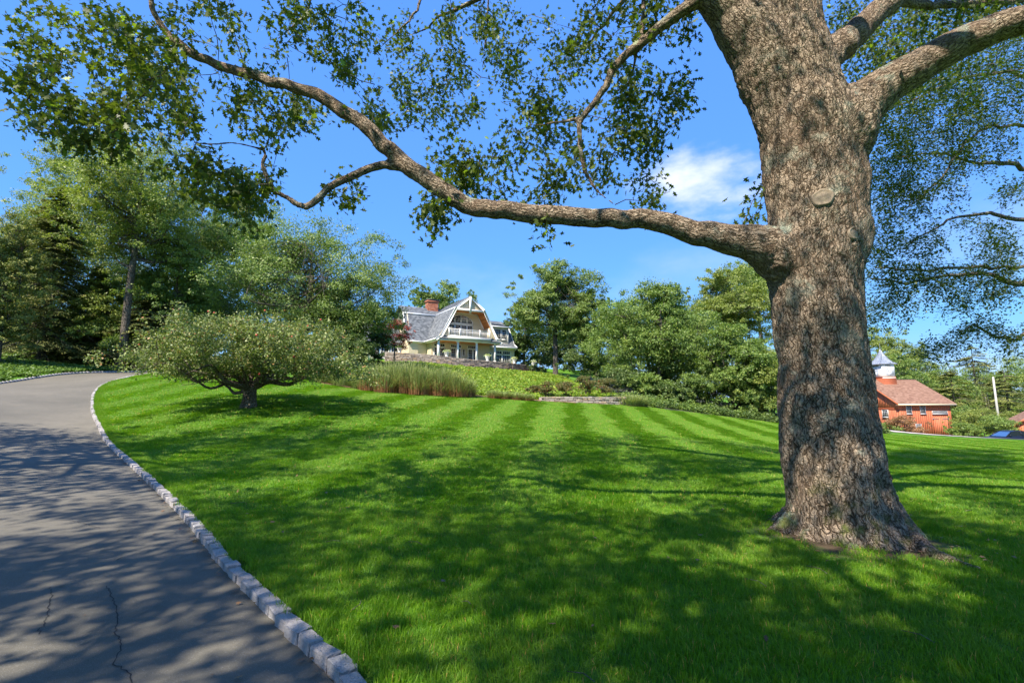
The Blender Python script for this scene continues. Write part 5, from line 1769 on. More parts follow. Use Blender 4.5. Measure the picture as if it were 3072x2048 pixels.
q = MB(); q.tube([(cx, cy, RH + 4.6), (cx, cy, RH + 5.5)], [0.03, 0.01], 6); q.lathe([(0.001, 4.8), (0.09, 4.88), (0.001, 4.97)], 8, (cx, cy, RH)); q.build('finial', 'zinc', cr)
for side in ('v', 'u'):
    n4 = 4 if side == 'v' else 5
    q = MB(); g = MB()
    hw = 0.4 if side == 'v' else 0.6
    for k in range(n4):
        a0 = -hw + 2 * hw * k / n4 + 0.03; a1 = a0 + 2 * hw / n4 - 0.06
        if side == 'v': g.box(cx + a0, cx + a1, cy - hy - 0.015, cy - hy + 0.01, RH + 1.95, RH + 2.18)
        else: g.box(cx - hx - 0.015, cx - hx + 0.01, cy + a0, cy + a1, RH + 1.95, RH + 2.18)
    g.build('louvre', 'glass', cup)['kind'] = 'stuff'
    # clock dial: ring, twelve hour marks and two hands
    rr = 0.5
    flat('dial_white', (0.7, 0.74, 0.78), 0.6, 0.04) if 'dial_white' not in MATS else None
    flat('clock_blue', (0.04, 0.10, 0.18), 0.6, 0.1) if 'clock_blue' not in MATS else None
    d_ = MB(); d_.lathe([(0.001, 0.02), (rr * 0.95, 0.02), (rr, 0.03), (rr + 0.03, 0.015), (rr + 0.03, 0)], 28)
    dial = d_.build('clock_dial', 'dial_white', None)
    mk = MB()
    mk.lathe([(rr * 0.93, 0.021), (rr * 0.93, 0.026), (rr * 0.98, 0.034), (rr * 1.0, 0.034), (rr * 1.0, 0.02)], 28)
    for h in range(12):
        a_ = h * math.pi / 6; M = np.array(Matrix.Rotation(a_, 4, 'Z')); mk.box(-0.035, 0.035, rr * 0.66, rr * 0.86, 0.021, 0.03, 0.5, M)
    for a_, ln_ in ((-0.9, 0.26), (0.5, 0.36)):
        M = np.array(Matrix.Rotation(a_, 4, 'Z')); mk.box(-0.018, 0.018, -0.06, ln_ * 0.9, 0.031, 0.04, 0.5, M)
    mko = mk.build('clock_marks', 'clock_blue', None)
    if side == 'v': T = Matrix.Translation((cx, cy - hy - 0.002, RH + 1.25)) @ Matrix.Rotation(R(90), 4, 'X')
    else: T = Matrix.Translation((cx - hx - 0.002, cy + 0.0, RH + 1.25)) @ Matrix.Rotation(R(-90), 4, 'Z') @ Matrix.Rotation(R(90), 4, 'X')
    dial.parent = cup; dial.matrix_basis = T; mko.parent = cup; mko.matrix_basis = T

# ------------------------------------------------------------------ red shed at the right edge
sh0 = P(3030, 1290, 60); shg = -2.5
shed = empty('shed', (sh0[0] + 0.9, 60, shg), -0.6); tag(shed, 'small red gabled shed at the right edge behind the dark blue car', 'shed')
q = MB(); q.box(0, 4.4, 0, 6, -0.5, 2.2, 0.5); q.prism([(0, 2.2), (4.4, 2.2), (2.2, 3.55)], 1, 0.0, 6); q.build('wall', 'barn_board', shed)
for j in range(15):
    x = j * 0.293; tp_ = 2.2 + (2.2 - abs(x + 0.15 - 2.2)) * 0.61 - 0.08
    q = MB(); q.box(x + 0.006, x + 0.287, -0.03 - random.random() * .01, 0, -0.3, tp_, random.uniform(0.3, 1)); q.build('board', 'barn_board', shed)
q = MB(); roof_plane(q, (-0.5, 6.3, 1.98), (-0.5, -0.4, 1.98), (2.2, -0.4, 3.68), (2.2, 6.3, 3.68), 0.2, 0.3, 0.02); roof_plane(q, (4.9, -0.4, 1.98), (4.9, 6.3, 1.98), (2.2, 6.3, 3.68), (2.2, -0.4, 3.68), 0.2, 0.3, 0.02); q.build('roof', 'barn_shingle', shed)
q = MB(); q.beam((-0.5, -0.42, 1.9), (2.2, -0.42, 3.6), 0.06, 0.2, tint=0.8); q.beam((4.9, -0.42, 1.9), (2.2, -0.42, 3.6), 0.06, 0.2, tint=0.8); q.build('rake_board', 'barn_board', shed)
flat('lattice_brown', (0.16, 0.09, 0.05), 0.8, 0.2)
window(shed, 0.75, 0.2, 0.7, 1.95, -0.05, 3, 5, 'lattice_door', mat='lattice_brown', sill=False)
q = MB(); q.box(-1.6, 0, 1.5, 3.5, -0.5, 1.4, 0.3); q.build('lean_to', 'barn_board', shed)

# ------------------------------------------------------------------ utility pole
flat('pole_wood', (0.40, 0.38, 0.35), 0.85, 0.12, 3)
pt = P(2979, 1130, 76); pb = P(2997, 1268, 76); gb = g1(pb[0], pb[1])
pole = empty('utility_pole', (pb[0], pb[1], gb)); tag(pole, 'pale leaning utility pole beyond the barn at the right', 'utility pole')
q = MB(); a_ = pb - np.array([pb[0], pb[1], gb]); dz = (pt - pb); bot = a_ - dz * (a_[2] / dz[2]) * 1.0
bot = a_ + dz * ((-0.5 - a_[2]) / dz[2]); top = pt - np.array([pb[0], pb[1], gb])
q.tube([bot, (bot + top) / 2, top], [0.17, 0.15, 0.12], 10); q.build('pole', 'pole_wood', pole, True)
q = MB(); mid_ = top + (bot - top) * 0.2
for zz in (0.22, 0.30, 0.36):
    st = top + (bot - top) * zz
    q.tube([st + np.array([t * 30, t * 3.0, -1.2 * math.sin(math.pi * t) * (0.8 + zz)]) for t in np.linspace(0, 1, 10)], 0.022, 4)
q.build('cable', 'dark_metal', pole)
wires = MB(); st = P(2955, 1190, 84)
gpt = empty('guy_wires', (st[0], st[1], g1(st[0], st[1]))); tag(gpt, 'pair of thin pale rods standing left of the utility pole', 'rods')
for dx in (0, 0.45):
    q = MB(); hh_ = st[2] + (0.9 if dx else 0) - gpt.location.z; q.tube([(dx, 0, -0.2), (dx + 0.05 - 0.15 * dx, 0, hh_)], 0.02, 5); q.build('rod', 'pole_wood', gpt)

# ------------------------------------------------------------------ parked car
m, n, b = mat_new('car_paint'); b.inputs['Base Color'].default_value = (0.006, 0.009, 0.022, 1); b.inputs['Roughness'].default_value = 0.45; b.inputs['Specular IOR Level'].default_value = 0.25; b.inputs['Coat Weight'].default_value = 0.15
flat('rubber', (0.02, 0.02, 0.02), 0.85, 0.1); flat('seat_tan', (0.42, 0.16, 0.05), 0.7, 0.1); flat('chrome', (0.6, 0.6, 0.62), 0.25, 0.05, metallic=1.0)
m, n, b = mat_new('car_glass'); b.inputs['Base Color'].default_value = (0.03, 0.045, 0.05, 1); b.inputs['Roughness'].default_value = 0.03; b.inputs['Transmission Weight'].default_value = 0.65; b.inputs['IOR'].default_value = 1.1
CY = 49.0; cx0 = P(2952, 1310, CY)[0]; cg = P(3010, 1290, CY)[2] - 1.52
car = empty('parked_car', (cx0, CY, cg)); tag(car, 'dark blue car parked side on at the right edge of the lane', 'car')
prof_l = [(0, 0.35), (0.02, 0.62), (0.25, 0.74), (1.15, 0.92), (1.35, 0.96)]      # bonnet up to the windscreen base
belt = [(1.35, 0.96), (2.2, 0.99), (3.3, 1.02), (4.3, 1.05), (4.75, 1.02)]
roofl = [(1.35, 0.96), (2.05, 1.40), (2.5, 1.49), (3.2, 1.50), (3.9, 1.42), (4.4, 1.2), (4.75, 1.02)]
W0 = 0.9


def loft(mb, prof, yw, y0=0.0):
    pass


q = MB()
low = [(0, 0.3), (0.0, 0.55), (0.12, 0.70), (0.5, 0.80), (1.15, 0.90), (1.4, 0.97), (2.2, 1.0), (3.3, 1.02), (4.3, 1.05), (4.72, 1.0), (4.8, 0.8), (4.8, 0.35), (4.2, 0.22), (0.6, 0.22)]
n_ = len(low); ys = [(-W0, 0.86), (-W0 + 0.08, 1.0), (W0 - 0.08, 1.0), (W0, 0.86)]
V_ = []
for y_, s_ in ys:
    for (x, z) in low: V_.append((2.4 + (x - 2.4) * (1 - (1 - s_) * 0.12), y_, 0.6 + (z - 0.6) * s_))
Fb = [(k * n_ + i, k * n_ + (i + 1) % n_, (k + 1) * n_ + (i + 1) % n_, (k + 1) * n_ + i) for k in range(3) for i in range(n_)]
q.add(V_, Fb); q.f.setdefault(n_, []).append(np.array([list(range(n_))[::-1], list(range(3 * n_, 4 * n_))]) + 0); q.t.setdefault(n_, []).append(np.array([.5, .5]))
body = q.build('body', 'car_paint', car)
# cabin: roof skin and pillars with glass between
q = MB(); yr = 0.62; yb = 0.84
top_ = roofl[1:6]
for (x0, z0), (x1, z1) in zip(top_[:-1], top_[1:]):
    q.quad((x0, -yr, z0), (x1, -yr, z1), (x1, yr, z1), (x0, yr, z0)); q.quad((x0, -yr, z0 - .05), (x1, -yr, z1 - .05), (x1, -yr, z1), (x0, -yr, z0)); q.quad((x0, yr, z0 - .05), (x1, yr, z1 - .05), (x1, yr, z1), (x0, yr, z0))
for sg_ in (-1, 1):
    q.beam((1.35, yb * sg_, 0.97), (2.06, yr * sg_, 1.40), 0.06, 0.06); q.beam((2.95, yb * sg_, 0.98), (2.9, yr * sg_, 1.47), 0.09, 0.05); q.beam((4.0, yb * sg_, 1.02), (3.75, yr * sg_, 1.43), 0.12, 0.05); q.beam((4.72, yb * sg_, 1.0), (3.95, yr * sg_, 1.40), 0.08, 0.06)
q.build('cabin_frame', 'car_paint', car)
q = MB()
for sg_ in (-1, 1):
    q.add([(1.4, yb * sg_ * .99, 0.98), (4.7, yb * sg_ * .99, 1.0), (4.4, yr * sg_ * .99, 1.19), (3.9, yr * sg_ * .99, 1.40), (3.2, yr * sg_ * .99, 1.48), (2.5, yr * sg_ * .99, 1.47), (2.06, yr * sg_ * .99, 1.38)], [tuple(range(7))])
q.build('side_window', 'car_glass', car)
q = MB(); q.quad((1.36, -yb, 0.97), (1.36, yb, 0.97), (2.06, yr, 1.39), (2.06, -yr, 1.39)); q.build('windscreen', 'car_glass', car)
q = MB(); q.quad((4.74, -yb, 1.0), (4.74, yb, 1.0), (3.9, yr, 1.40), (3.9, -yr, 1.40)); q.build('rear_window', 'car_glass', car)
for x in (2.3, 3.2):
    for y_ in (-0.4, 0.4):
        q = MB(); q.box(x + 0.32, x + 0.5, y_ - 0.24, y_ + 0.24, 0.5, 1.12); q.box(x + 0.36, x + 0.48, y_ - 0.13, y_ + 0.13, 1.12, 1.30); q.box(x - 0.1, x + 0.35, y_ - 0.24, y_ + 0.24, 0.45, 0.62); q.build('seat', 'seat_tan', car)
for x in (0.95, 3.85):
    for y_, s_ in ((-0.86, -1), (0.86, 1)):
        q = MB(); q.lathe([(0.20, -0.1), (0.32, -0.1), (0.34, -0.06), (0.34, 0.06), (0.32, 0.1), (0.20, 0.1)], 20); wv_ = q.build('wheel', 'rubber', car); wv_.matrix_basis = Matrix.Translation((x, y_, 0.33)) @ Matrix.Rotation(R(90), 4, 'X')
        q = MB(); q.lathe([(0.001, 0.09 * 1), (0.08, 0.09), (0.19, 0.07), (0.21, 0.09), (0.21, -0.09), (0.001, -0.09)], 20); q.build('rim', 'chrome', wv_)
for y_ in (-0.95, 0.87):
    q = MB(); q.box(1.62, 1.78, y_, y_ + 0.08, 0.99, 1.1); q.build('wing_mirror', 'car_paint', car)
for x in (2.75, 3.7):
    q = MB(); q.box(x, x + 0.16, -0.90, -0.87, 0.88, 0.91); q.build('door_handle', 'chrome', car)
q = MB(); q.box(0.02, 0.3, -0.86, -0.6, 0.60, 0.70); q.build('headlight', 'chrome', car)
# ------------------------------------------------------------------ vegetation
def in_px(pt):
    q = np.asarray(pt) - [0, 0, CAMZ]
    f = q[1] * math.cos(TH) + q[2] * math.sin(TH); u = -q[1] * math.sin(TH) + q[2] * math.cos(TH)
    return 1536 + F * q[0] / f, 1024 - F * u / f


def crown_tree(name, label, base, H, W, crown0, mat, nleaf, lsize, cat='tree', group=None, lobes=16, trunk_r=0.25, bark='tree_bark', W2=None, top=0.75, lean=(0, 0),
               clump=1.0, shape=TRI_LEAF, gaps=0.0, stems=1, seed=0, exclude_frame=False, twig=True):
    """a broadleaved tree: H total height, W crown width, crown0 height of the lowest leaves"""
    r_ = np.random.default_rng(seed + 100)
    rr_ = random.Random(seed)
    W2 = W2 or W
    root = empty(name, base)
    tag(root, label, cat, group)
    ch = H - crown0
    cz = crown0 + ch * 0.48
    # lobes through the crown volume
    L_ = []
    for i in range(lobes):
        v = unit(r_.normal(0, 1, 3)); q = r_.uniform(0.35, 0.97) ** 0.7
        zz = v[2] * q
        wd_ = math.sqrt(max(0.05, 1 - max(0, zz / 1.0) ** 2 * (1 - top + 0.25)))
        p_ = np.array([v[0] * q * W / 2 * 0.84 * wd_, v[1] * q * W2 / 2 * 0.84 * wd_, cz + zz * ch / 2 * 0.84])
        p_[:2] *= 0.86 + 0.42 * mn.noise(Vector((v[0] * 1.6 + seed, v[1] * 1.6, v[2] * 1.6)))
        L_.append((p_, W * r_.uniform(0.11, 0.18), ch * r_.uniform(0.085, 0.14)))
    L_.append((np.array([0, 0, H - ch * 0.16]), W * 0.18, ch * 0.15))
    nsub = max(6, int(26 * clump))
    SC = []; SR = []; SN = []
    for p_, ra, rb in L_:
        v = unit(r_.normal(0, 1, (nsub, 3)) + [0, 0, 0.35])
        SC.append(p_ + v * np.array([ra, ra, rb]) * r_.uniform(0.6, 1.12, (nsub, 1))); SN.append(v)
        SR.append(np.full(nsub, min(ra, W * 0.2) * 0.27) * r_.uniform(0.7, 1.3, nsub))
    # loose outer sprays roughen the outline
    no_ = int(nsub * lobes * 0.14)
    v = unit(r_.normal(0, 1, (no_, 3)) + [0, 0, 0.15])
    SC.append(np.array([0, 0, cz]) + v * np.array([W / 2, W2 / 2, ch / 2]) * r_.uniform(0.88, 1.0, (no_, 1))); SN.append(v); SR.append(np.full(no_, W * 0.022) * r_.uniform(0.6, 1.5, no_))
    SC = np.concatenate(SC); SN = np.concatenate(SN); SR = np.concatenate(SR)
    if gaps:
        gn = np.array([mn.noise(Vector(q) * (2.6 / W * 2) + Vector((seed, 0, 0))) for q in SC.tolist()]); keep = gn > gaps - 0.35
        SC, SN, SR = SC[keep], SN[keep], SR[keep]
    if exclude_frame:
        keep = ~inframe(SC + np.array(base), 0.12); SC, SN, SR = SC[keep], SN[keep], SR[keep]
    SC[:, 0] += lean[0] * SC[:, 2] / H; SC[:, 1] += lean[1] * SC[:, 2] / H
    k = max(1, int(1.5 * nleaf / len(SC)))
    ix = np.repeat(np.arange(len(SC)), k); n_ = len(ix)
    off = unit(r_.normal(0, 1, (n_, 3))) * (r_.random((n_, 1)) ** 0.5 * 1.5) * np.array([1, 1, 0.55]) * SR[ix][:, None]
    C_ = SC[ix] + off
    nr = unit(SN[ix] * 0.75 + np.array([0, 0, 0.5]) + r_.normal(0, 0.42, (n_, 3)))
    axd = unit(SN[ix] * 0.6 + r_.normal(0, 0.7, (n_, 3)) + [0, 0, -0.25])
    V_, F_ = leaves(C_, axd, nr, lsize * r_.uniform(0.6, 1.35, n_), shape)
    ct = r_.uniform(-0.2, 0.2, len(SC))
    tn = np.clip(r_.normal(0.45, 0.2, n_) + ct[ix], 0, 1)
    o = np_obj('crown', V_, F_, mat, root, tn); o['kind'] = 'stuff'
    # trunk with limbs to the lobes
    tbm = MB()
    for st in range(stems):
        a0 = rr_.uniform(0, 6.28); sp__ = 0 if stems == 1 else trunk_r * 1.6
        b0 = np.array([math.cos(a0) * sp__, math.sin(a0) * sp__, -0.4])
        topz = crown0 + ch * 0.72
        out_ = 0 if stems == 1 else W * 0.16
        pts = np.array([b0, b0 + [0, 0, 0.9], [b0[0] + math.cos(a0) * out_ * .4 + rr_.uniform(-.1, .1) * W * .1, b0[1] + math.sin(a0) * out_ * .4, topz * 0.4],
                        [math.cos(a0) * out_ + rr_.uniform(-.1, .1) * W * .2 + lean[0] * .6, math.sin(a0) * out_, topz * 0.72], [math.cos(a0) * out_ * 1.2 + lean[0] * .8, math.sin(a0) * out_ * 1.2 + lean[1] * .8, topz]])
        rad = np.array([trunk_r * 1.5, trunk_r * 1.05, trunk_r * 0.8, trunk_r * 0.5, trunk_r * 0.15])
        s_ = spline(np.column_stack([pts, rad]), 0.4)
        tbm.tube(s_[:, :3], s_[:, 3], 9, cap=False)
        for li, (p_, ra, rb) in enumerate(L_):
            if li % stems != st: continue
            p_ = p_ + np.array([lean[0], lean[1], 0]) * p_[2] / H
            zc = max(crown0 * 0.55, min(topz * 0.95, p_[2] - 0.35 * np.hypot(*p_[:2]) - 0.3))
            j = int(np.argmin(np.abs(s_[:, 2] - zc))); a_ = s_[j, :3]; r0 = s_[j, 3] * 0.55
            mid = (a_ + p_) / 2 + np.array([0, 0, -0.08 * np.linalg.norm(p_ - a_)]) + r_.normal(0, 0.04 * W, 3)
            bp = spline(np.array([a_, mid, p_]), 0.5)
            tbm.tube(bp, np.linspace(r0, 0.03, len(bp)), 5, cap=False)
            if twig:
                for sc__ in SC[li * nsub:(li + 1) * nsub:3] if not (gaps or exclude_frame) else SC[r_.integers(0, len(SC), 6)]:
                    if np.linalg.norm(sc__ - p_) < W * 0.4:
                        m2 = (p_ + sc__) / 2 + r_.normal(0, 0.02 * W, 3)
                        tbm.tube([p_, m2, sc__], [0.03, 0.02, 0.008], 3, cap=False)
    t_ = tbm.build('trunk', bark, root, True)
    return root


def conifer(name, label, base, H, W, mat, nb, per, lsize, z0=0.4, droop=0.25, cat='tree', group=None, seed=0, trunk_r=0.22, power=0.8, up=0.0, flat_=0.5):
    r_ = np.random.default_rng(seed + 500)
    root = empty(name, base); tag(root, label, cat, group)
    C_ = []; A_ = []; N_ = []
    tbm = MB(); tbm.tube([(0, 0, -0.4), (0.05, 0, H * 0.5), (0, 0, H)], [trunk_r * 1.3, trunk_r * 0.7, 0.02], 8, cap=False)
    tt = np.sort(r_.uniform(0, 1, nb))
    for t in tt:
        z = z0 + (H - z0) * t
        ln = W / 2 * (1 - t) ** power * r_.uniform(0.6, 1.12) + 0.15
        a = r_.uniform(0, 6.283); d = np.array([math.cos(a), math.sin(a), 0]); sd_ = np.array([-d[1], d[0], 0])
        s = r_.uniform(0.08, 1.0, per) ** 0.75
        w_ = ln * 0.42 * (1 - s * 0.6)
        q = r_.uniform(-1, 1, per)
        drop = up * s * ln - droop * ln * s ** 1.6 + (s > 0.85) * 0.08 * ln * (s - 0.85) / 0.15
        C = np.array([0, 0, z]) + d * (s * ln)[:, None] + sd_ * (q * w_)[:, None] + np.array([0, 0, 1]) * (drop - np.abs(q) * w_ * 0.35 - r_.uniform(0, 0.12, per) * flat_)[:, None]
        C_.append(C); A_.append(unit(d + sd_ * (q * 0.9)[:, None] + r_.normal(0, 0.25, (per, 3)) + [0, 0, -0.25])); N_.append(unit(np.array([0, 0, 1.0]) + d * 0.3 + r_.normal(0, 0.35, (per, 3))))
        if ln > 0.6: tbm.tube([(0, 0, z), tuple(np.array([0, 0, z]) + d * ln * 0.5 + [0, 0, (up * .5 - droop * 0.33) * ln]), tuple(np.array([0, 0, z]) + d * ln * 0.95 + [0, 0, (up * .95 - droop * .92) * ln])], [0.05, 0.03, 0.01], 4, cap=False)
    C_ = np.concatenate(C_); A_ = np.concatenate(A_); N_ = np.concatenate(N_)
    V_, F_ = leaves(C_, A_, N_, lsize * r_.uniform(0.6, 1.3, len(C_)), NEEDLE * np.array([1.7, 1, 1]))
    tn = np.clip(r_.normal(0.4, 0.2, len(C_)) + np.repeat(r_.uniform(-0.2, 0.25, nb), per), 0, 1)
    o = np_obj('crown', V_, F_, mat, root, tn); o['kind'] = 'stuff'
    tbm.build('trunk', 'tree_bark', root, True)
    return root


def place(xb, yb, Y, ytop, width):
    """base point and size from the 2352 px view: x centre, base row, depth, top row, width"""
    b_ = D(xb, yb, Y); x, y = b_[0], b_[1]; z = g1(x, y)
    top_ = D(xb, ytop, Y)[2]
    W = width * DS / F * np.linalg.norm([Y, 0]) / pdir(xb * DS, (ytop + yb) / 2 * DS)[1]
    return (x, y, z), top_ - z, W


def tree_at(kind, label, xb, yb, Y, ytop, width, crown_row=None, mat='leaf_green', nleaf=20000, lsize=0.2, **kw):
    b_, H, W = place(xb, yb, Y, ytop, width)
    W *= 1.12; H *= 1.02
    c0 = (D(xb, crown_row, Y)[2] - b_[2]) if crown_row else 0.2
    return crown_tree(kind, label, b_, H, W, max(0.1, c0), mat, nleaf, lsize, **kw)


# the apple tree in the lawn
b_, H, W = place(572, 922, 21.5, 690, 555)
b_ = (b_[0], b_[1], g1(b_[0], b_[1]))
ap = empty('apple_tree', b_); tag(ap, 'broad low apple tree with a short forked trunk standing in the lawn', 'tree')
# rebuild its trunk: short, thick, forking low, with spreading crooked limbs
AL = []
tbm = MB()
tbm.tube(spline(np.array([(0, 0, -0.2, 0.46), (0, 0, 0.05, 0.34), (0.02, 0, 0.4, 0.27), (-0.02, 0, 0.8, 0.29), (-0.05, 0, 1.0, 0.32)]), 0.15)[:, :3], spline(np.array([(0, 0, -0.2, 0.46), (0, 0, 0.05, 0.34), (0.02, 0, 0.4, 0.27), (-0.02, 0, 0.8, 0.29), (-0.05, 0, 1.0, 0.32)]), 0.15)[:, 3], 14)
rl = random.Random(5)
for k in range(15):
    a = k * 2.4 + rl.uniform(-.3, .3); ln = rl.uniform(0.5, 0.95) * W / 2; rise = rl.uniform(0.35, 0.95) * (H - 1.6) * (1.25 - ln / (W / 2))
    if k < 2: a = (math.pi, 0.05)[k]; ln = W * 0.40; rise = 0.9
    p0 = np.array([0, 0, 0.8])
    pts = [(*p0, 0.17 if k < 6 else 0.11)]
    for t in (0.2, 0.4, 0.6, 0.8, 1.0):
        pts.append((math.cos(a) * ln * t + rl.uniform(-.15, .15), math.sin(a) * ln * t * 0.8 + rl.uniform(-.15, .15), 0.8 + rise * (t ** 0.8) + rl.uniform(-.12, .12) + 0.25 * math.sin(t * 9 + k), (0.13 if k < 6 else 0.08) * (1.05 - t)))
    s_ = spline(np.array(pts), 0.2)
    tbm.tube(s_[:, :3], np.maximum(s_[:, 3], 0.012), 7, cap=False); AL.append(s_)
    for j in range(4):
        i = rl.randrange(len(s_) // 4, len(s_)); q = s_[i, :3]; e = q + np.array([rl.uniform(-.9, .9), rl.uniform(-.9, .9), rl.uniform(-.35, 1.0)])
        m_ = (q + e) / 2 + np.array([rl.uniform(-.15, .15), rl.uniform(-.15, .15), rl.uniform(-.1, .2)])
        tbm.tube([q, m_, e], [0.022, 0.014, 0.006], 4, cap=False)
tbm.build('trunk', 'apple_bark', ap, True)
AG = Grower(AL)
v = unit(rng.normal(0, 1, (5200, 3))); v[:, 2] = np.where(v[:, 2] < 0, v[:, 2] * 0.75, v[:, 2])
env = np.array([0.86 + 0.55 * mn.noise(Vector((q[0] * 2.1, q[1] * 2.1, q[2] * 2.1 + 9))) + 0.25 * mn.noise(Vector((q[0] * 6, q[1] * 6, q[2] * 6))) for q in v.tolist()])
rad = rng.uniform(0.25, 1, len(v)) ** 0.5
AC = v * (rad * env)[:, None] * np.array([W * 0.54, W * 0.40, (H - 1.0) * 0.52]) + np.array([0, 0, 0.9 + (H - 1.0) * 0.42])
AC[:, 2] -= 0.75 * (np.abs(AC[:, 0]) / (W * .5)) ** 2
gq = np.array([mn.noise(Vector(q) * 1.5) for q in AC.tolist()])
AC = AC[(gq > -0.10) & (AC[:, 2] > 0.75) & ((AC[:, 2] > 1.3) | (np.hypot(AC[:, 0], AC[:, 1]) > 1.3))][:2700]
dA = AG.grow(AC, 0.006, 0.006, 0.04, 0.03, 0.35)
va, fa, ta = cluster_leaves(AC, dA * 0.6 + np.array([0, 0, 0.5]), 22, 34, 0.085, 0.75, QUAD_LEAF * [1.4, 1, 1], 0.05, 0.11)
o = np_obj('crown', va, fa, 'apple_leaf', ap, ta); o['kind'] = 'stuff'
o = AG.tubes.build('twigs', 'apple_bark', ap, True); o['kind'] = 'stuff'
ar = np.random.default_rng(4)
for i in range(14):
    v = unit(ar.normal(0, 1, 3)); v[1] = -abs(v[1]); p_ = v * np.array([W * .42, W * .3, (H - 1.2) * .42]) + [0, 0, H * .58]
    q = MB(); q.lathe([(0.001, -0.04), (0.03, -0.032), (0.045, 0), (0.036, 0.03), (0.001, 0.026)], 8); o = q.build('apple', 'apple_red' if 'apple_red' in MATS else flat('apple_red', (0.42, 0.05, 0.03), 0.4, 0.3), ap, True); o.location = tuple(p_)

# ---- left wood
WOODG = 'trees of the wood beyond the driveway'
tree_at('ash_tree', 'tall airy yellow green tree rising above the dark spruce at the left', 280, 830, 41.5, 308, 330, 640, 'leaf_yellow', 60000, 0.18, lobes=40, trunk_r=0.34, gaps=0.05, seed=11, clump=1.0)
tree_at('woodland_tree', 'light green tree with low branches between the spruce and the left edge', 20, 832, 45, 520, 170, 800, 'leaf_yellow', 26000, 0.17, lobes=26, seed=212, trunk_r=0.2)
tree_at('woodland_tree', 'yellow green bushy tree right of the spruce trunk', 235, 832, 44, 640, 160, 810, 'leaf_yellow', 22000, 0.17, lobes=22, seed=213, trunk_r=0.18)
tree_at('woodland_tree', 'pale green tree at the upper left corner of the wood, behind the spruce', 90, 830, 54, 325, 260, 640, 'leaf_yellow', 26000, 0.19, lobes=20, trunk_r=0.3, gaps=0.15, seed=12)
b_, H, W = place(95, 826, 41, 425, 190)
conifer('spruce_tree', 'dark drooping spruce with a black hollow beside its trunk at the left', b_, H, W * 1.15, 'needle', 300, 260, 0.2, z0=0.8, droop=0.35, seed=21, trunk_r=0.3, power=0.55)
tree_at('cedar_tree', 'bushy golden green cedar cut by the left edge of the picture', -10, 846, 35, 500, 170, 838, 'needle_gold', 30000, 0.15, lobes=30, seed=22, shape=NEEDLE * np.array([2.2, 1, 1]), trunk_r=0.2)
b_, H, W = place(205, 828, 43, 610, 120)
conifer('hemlock_tree', 'slender green hemlock immediately right of the dark spruce', b_, H, W * 1.4, 'needle_gold', 230, 200, 0.2, z0=0.3, droop=0.25, seed=23, power=0.7)
b_, H, W = place(330, 832, 44, 680, 150)
conifer('hemlock_tree', 'broad dark hemlock with low boughs in front of the grey trunks', b_, H, W * 1.5, 'needle', 220, 200, 0.2, z0=0.2, droop=0.25, seed=24, power=0.6)
tree_at('woodland_tree', 'dark leaved tree with a bare black trunk between the ash and the round oak', 440, 825, 50, 455, 250, 640, 'leaf_green', 30000, 0.19, lobes=20, trunk_r=0.32, gaps=0.12, seed=13)
tree_at('woodland_tree', 'leafy tree in the middle of the wood, half hidden by the apple tree', 390, 825, 45, 560, 230, 760, 'leaf_green', 26000, 0.19, lobes=22, seed=14)
tree_at('oak_tree', 'big rounded oak behind the apple tree with sky showing through its crown', 700, 838, 47, 512, 480, 775, 'leaf_olive', 56000, 0.19, lobes=34, trunk_r=0.4, gaps=0.22, seed=15, W2=12)
tree_at('oak_tree', 'lower oak filling the gap between the apple tree and the dark evergreen', 800, 845, 50, 640, 230, 825, 'leaf_olive', 22000, 0.19, lobes=16, trunk_r=0.25, seed=16)
tree_at('woodland_tree', 'tree far back in the wood showing left of the round oak', 585, 830, 62, 470, 230, 760, 'leaf_green', 16000, 0.25, lobes=14, seed=17)
tree_at('woodland_tree', 'shaded tree at the back of the wood behind the hemlocks', 190, 825, 66, 520, 320, 780, 'leaf_dark', 20000, 0.28, lobes=18, seed=18)
tree_at('woodland_tree', 'dark thicket tree at the back of the wood behind the apple tree', 480, 825, 64, 600, 300, 800, 'leaf_dark', 18000, 0.28, lobes=18, seed=19)
tree_at('woodland_tree', 'dark tree at the far left back of the wood', 10, 830, 62, 520, 300, 800, 'leaf_dark', 16000, 0.28, lobes=16, seed=20)
tree_at('woodland_shrub', 'low bushy undergrowth along the woodland edge beneath the ash', 250, 838, 43, 735, 170, 836, 'leaf_green', 9000, 0.15, cat='shrub', lobes=10, trunk_r=0.06, seed=31)
tree_at('woodland_shrub', 'rounded undergrowth bush behind the left part of the apple tree', 420, 838, 42, 740, 170, 836, 'leaf_dark', 9000, 0.15, cat='shrub', lobes=10, trunk_r=0.06, seed=32)
tree_at('evergreen_shrub', 'dense dark evergreen at the left end of the terrace wall', 868, 832, 55, 745, 80, 832, 'leaf_dark', 9000, 0.15, cat='shrub', lobes=9, trunk_r=0.08, seed=33)
tree_at('evergreen_shrub', 'dark rounded shrub half hidden behind the right edge of the apple tree', 815, 850, 46, 770, 110, 848, 'leaf_dark', 9000, 0.15, cat='shrub', lobes=9, trunk_r=0.08, seed=34)
tree_at('japanese_maple', 'red Japanese maple in front of the left side of the house', 905, 828, 57, 734, 90, 800, 'maple_red', 6000, 0.14, lobes=14, trunk_r=0.08, seed=35)
tree_at('japanese_maple', 'dark red maple showing between the round oak and the evergreen', 808, 845, 53, 745, 60, 830, 'maple_red', 4000, 0.14, lobes=7, trunk_r=0.07, seed=36)
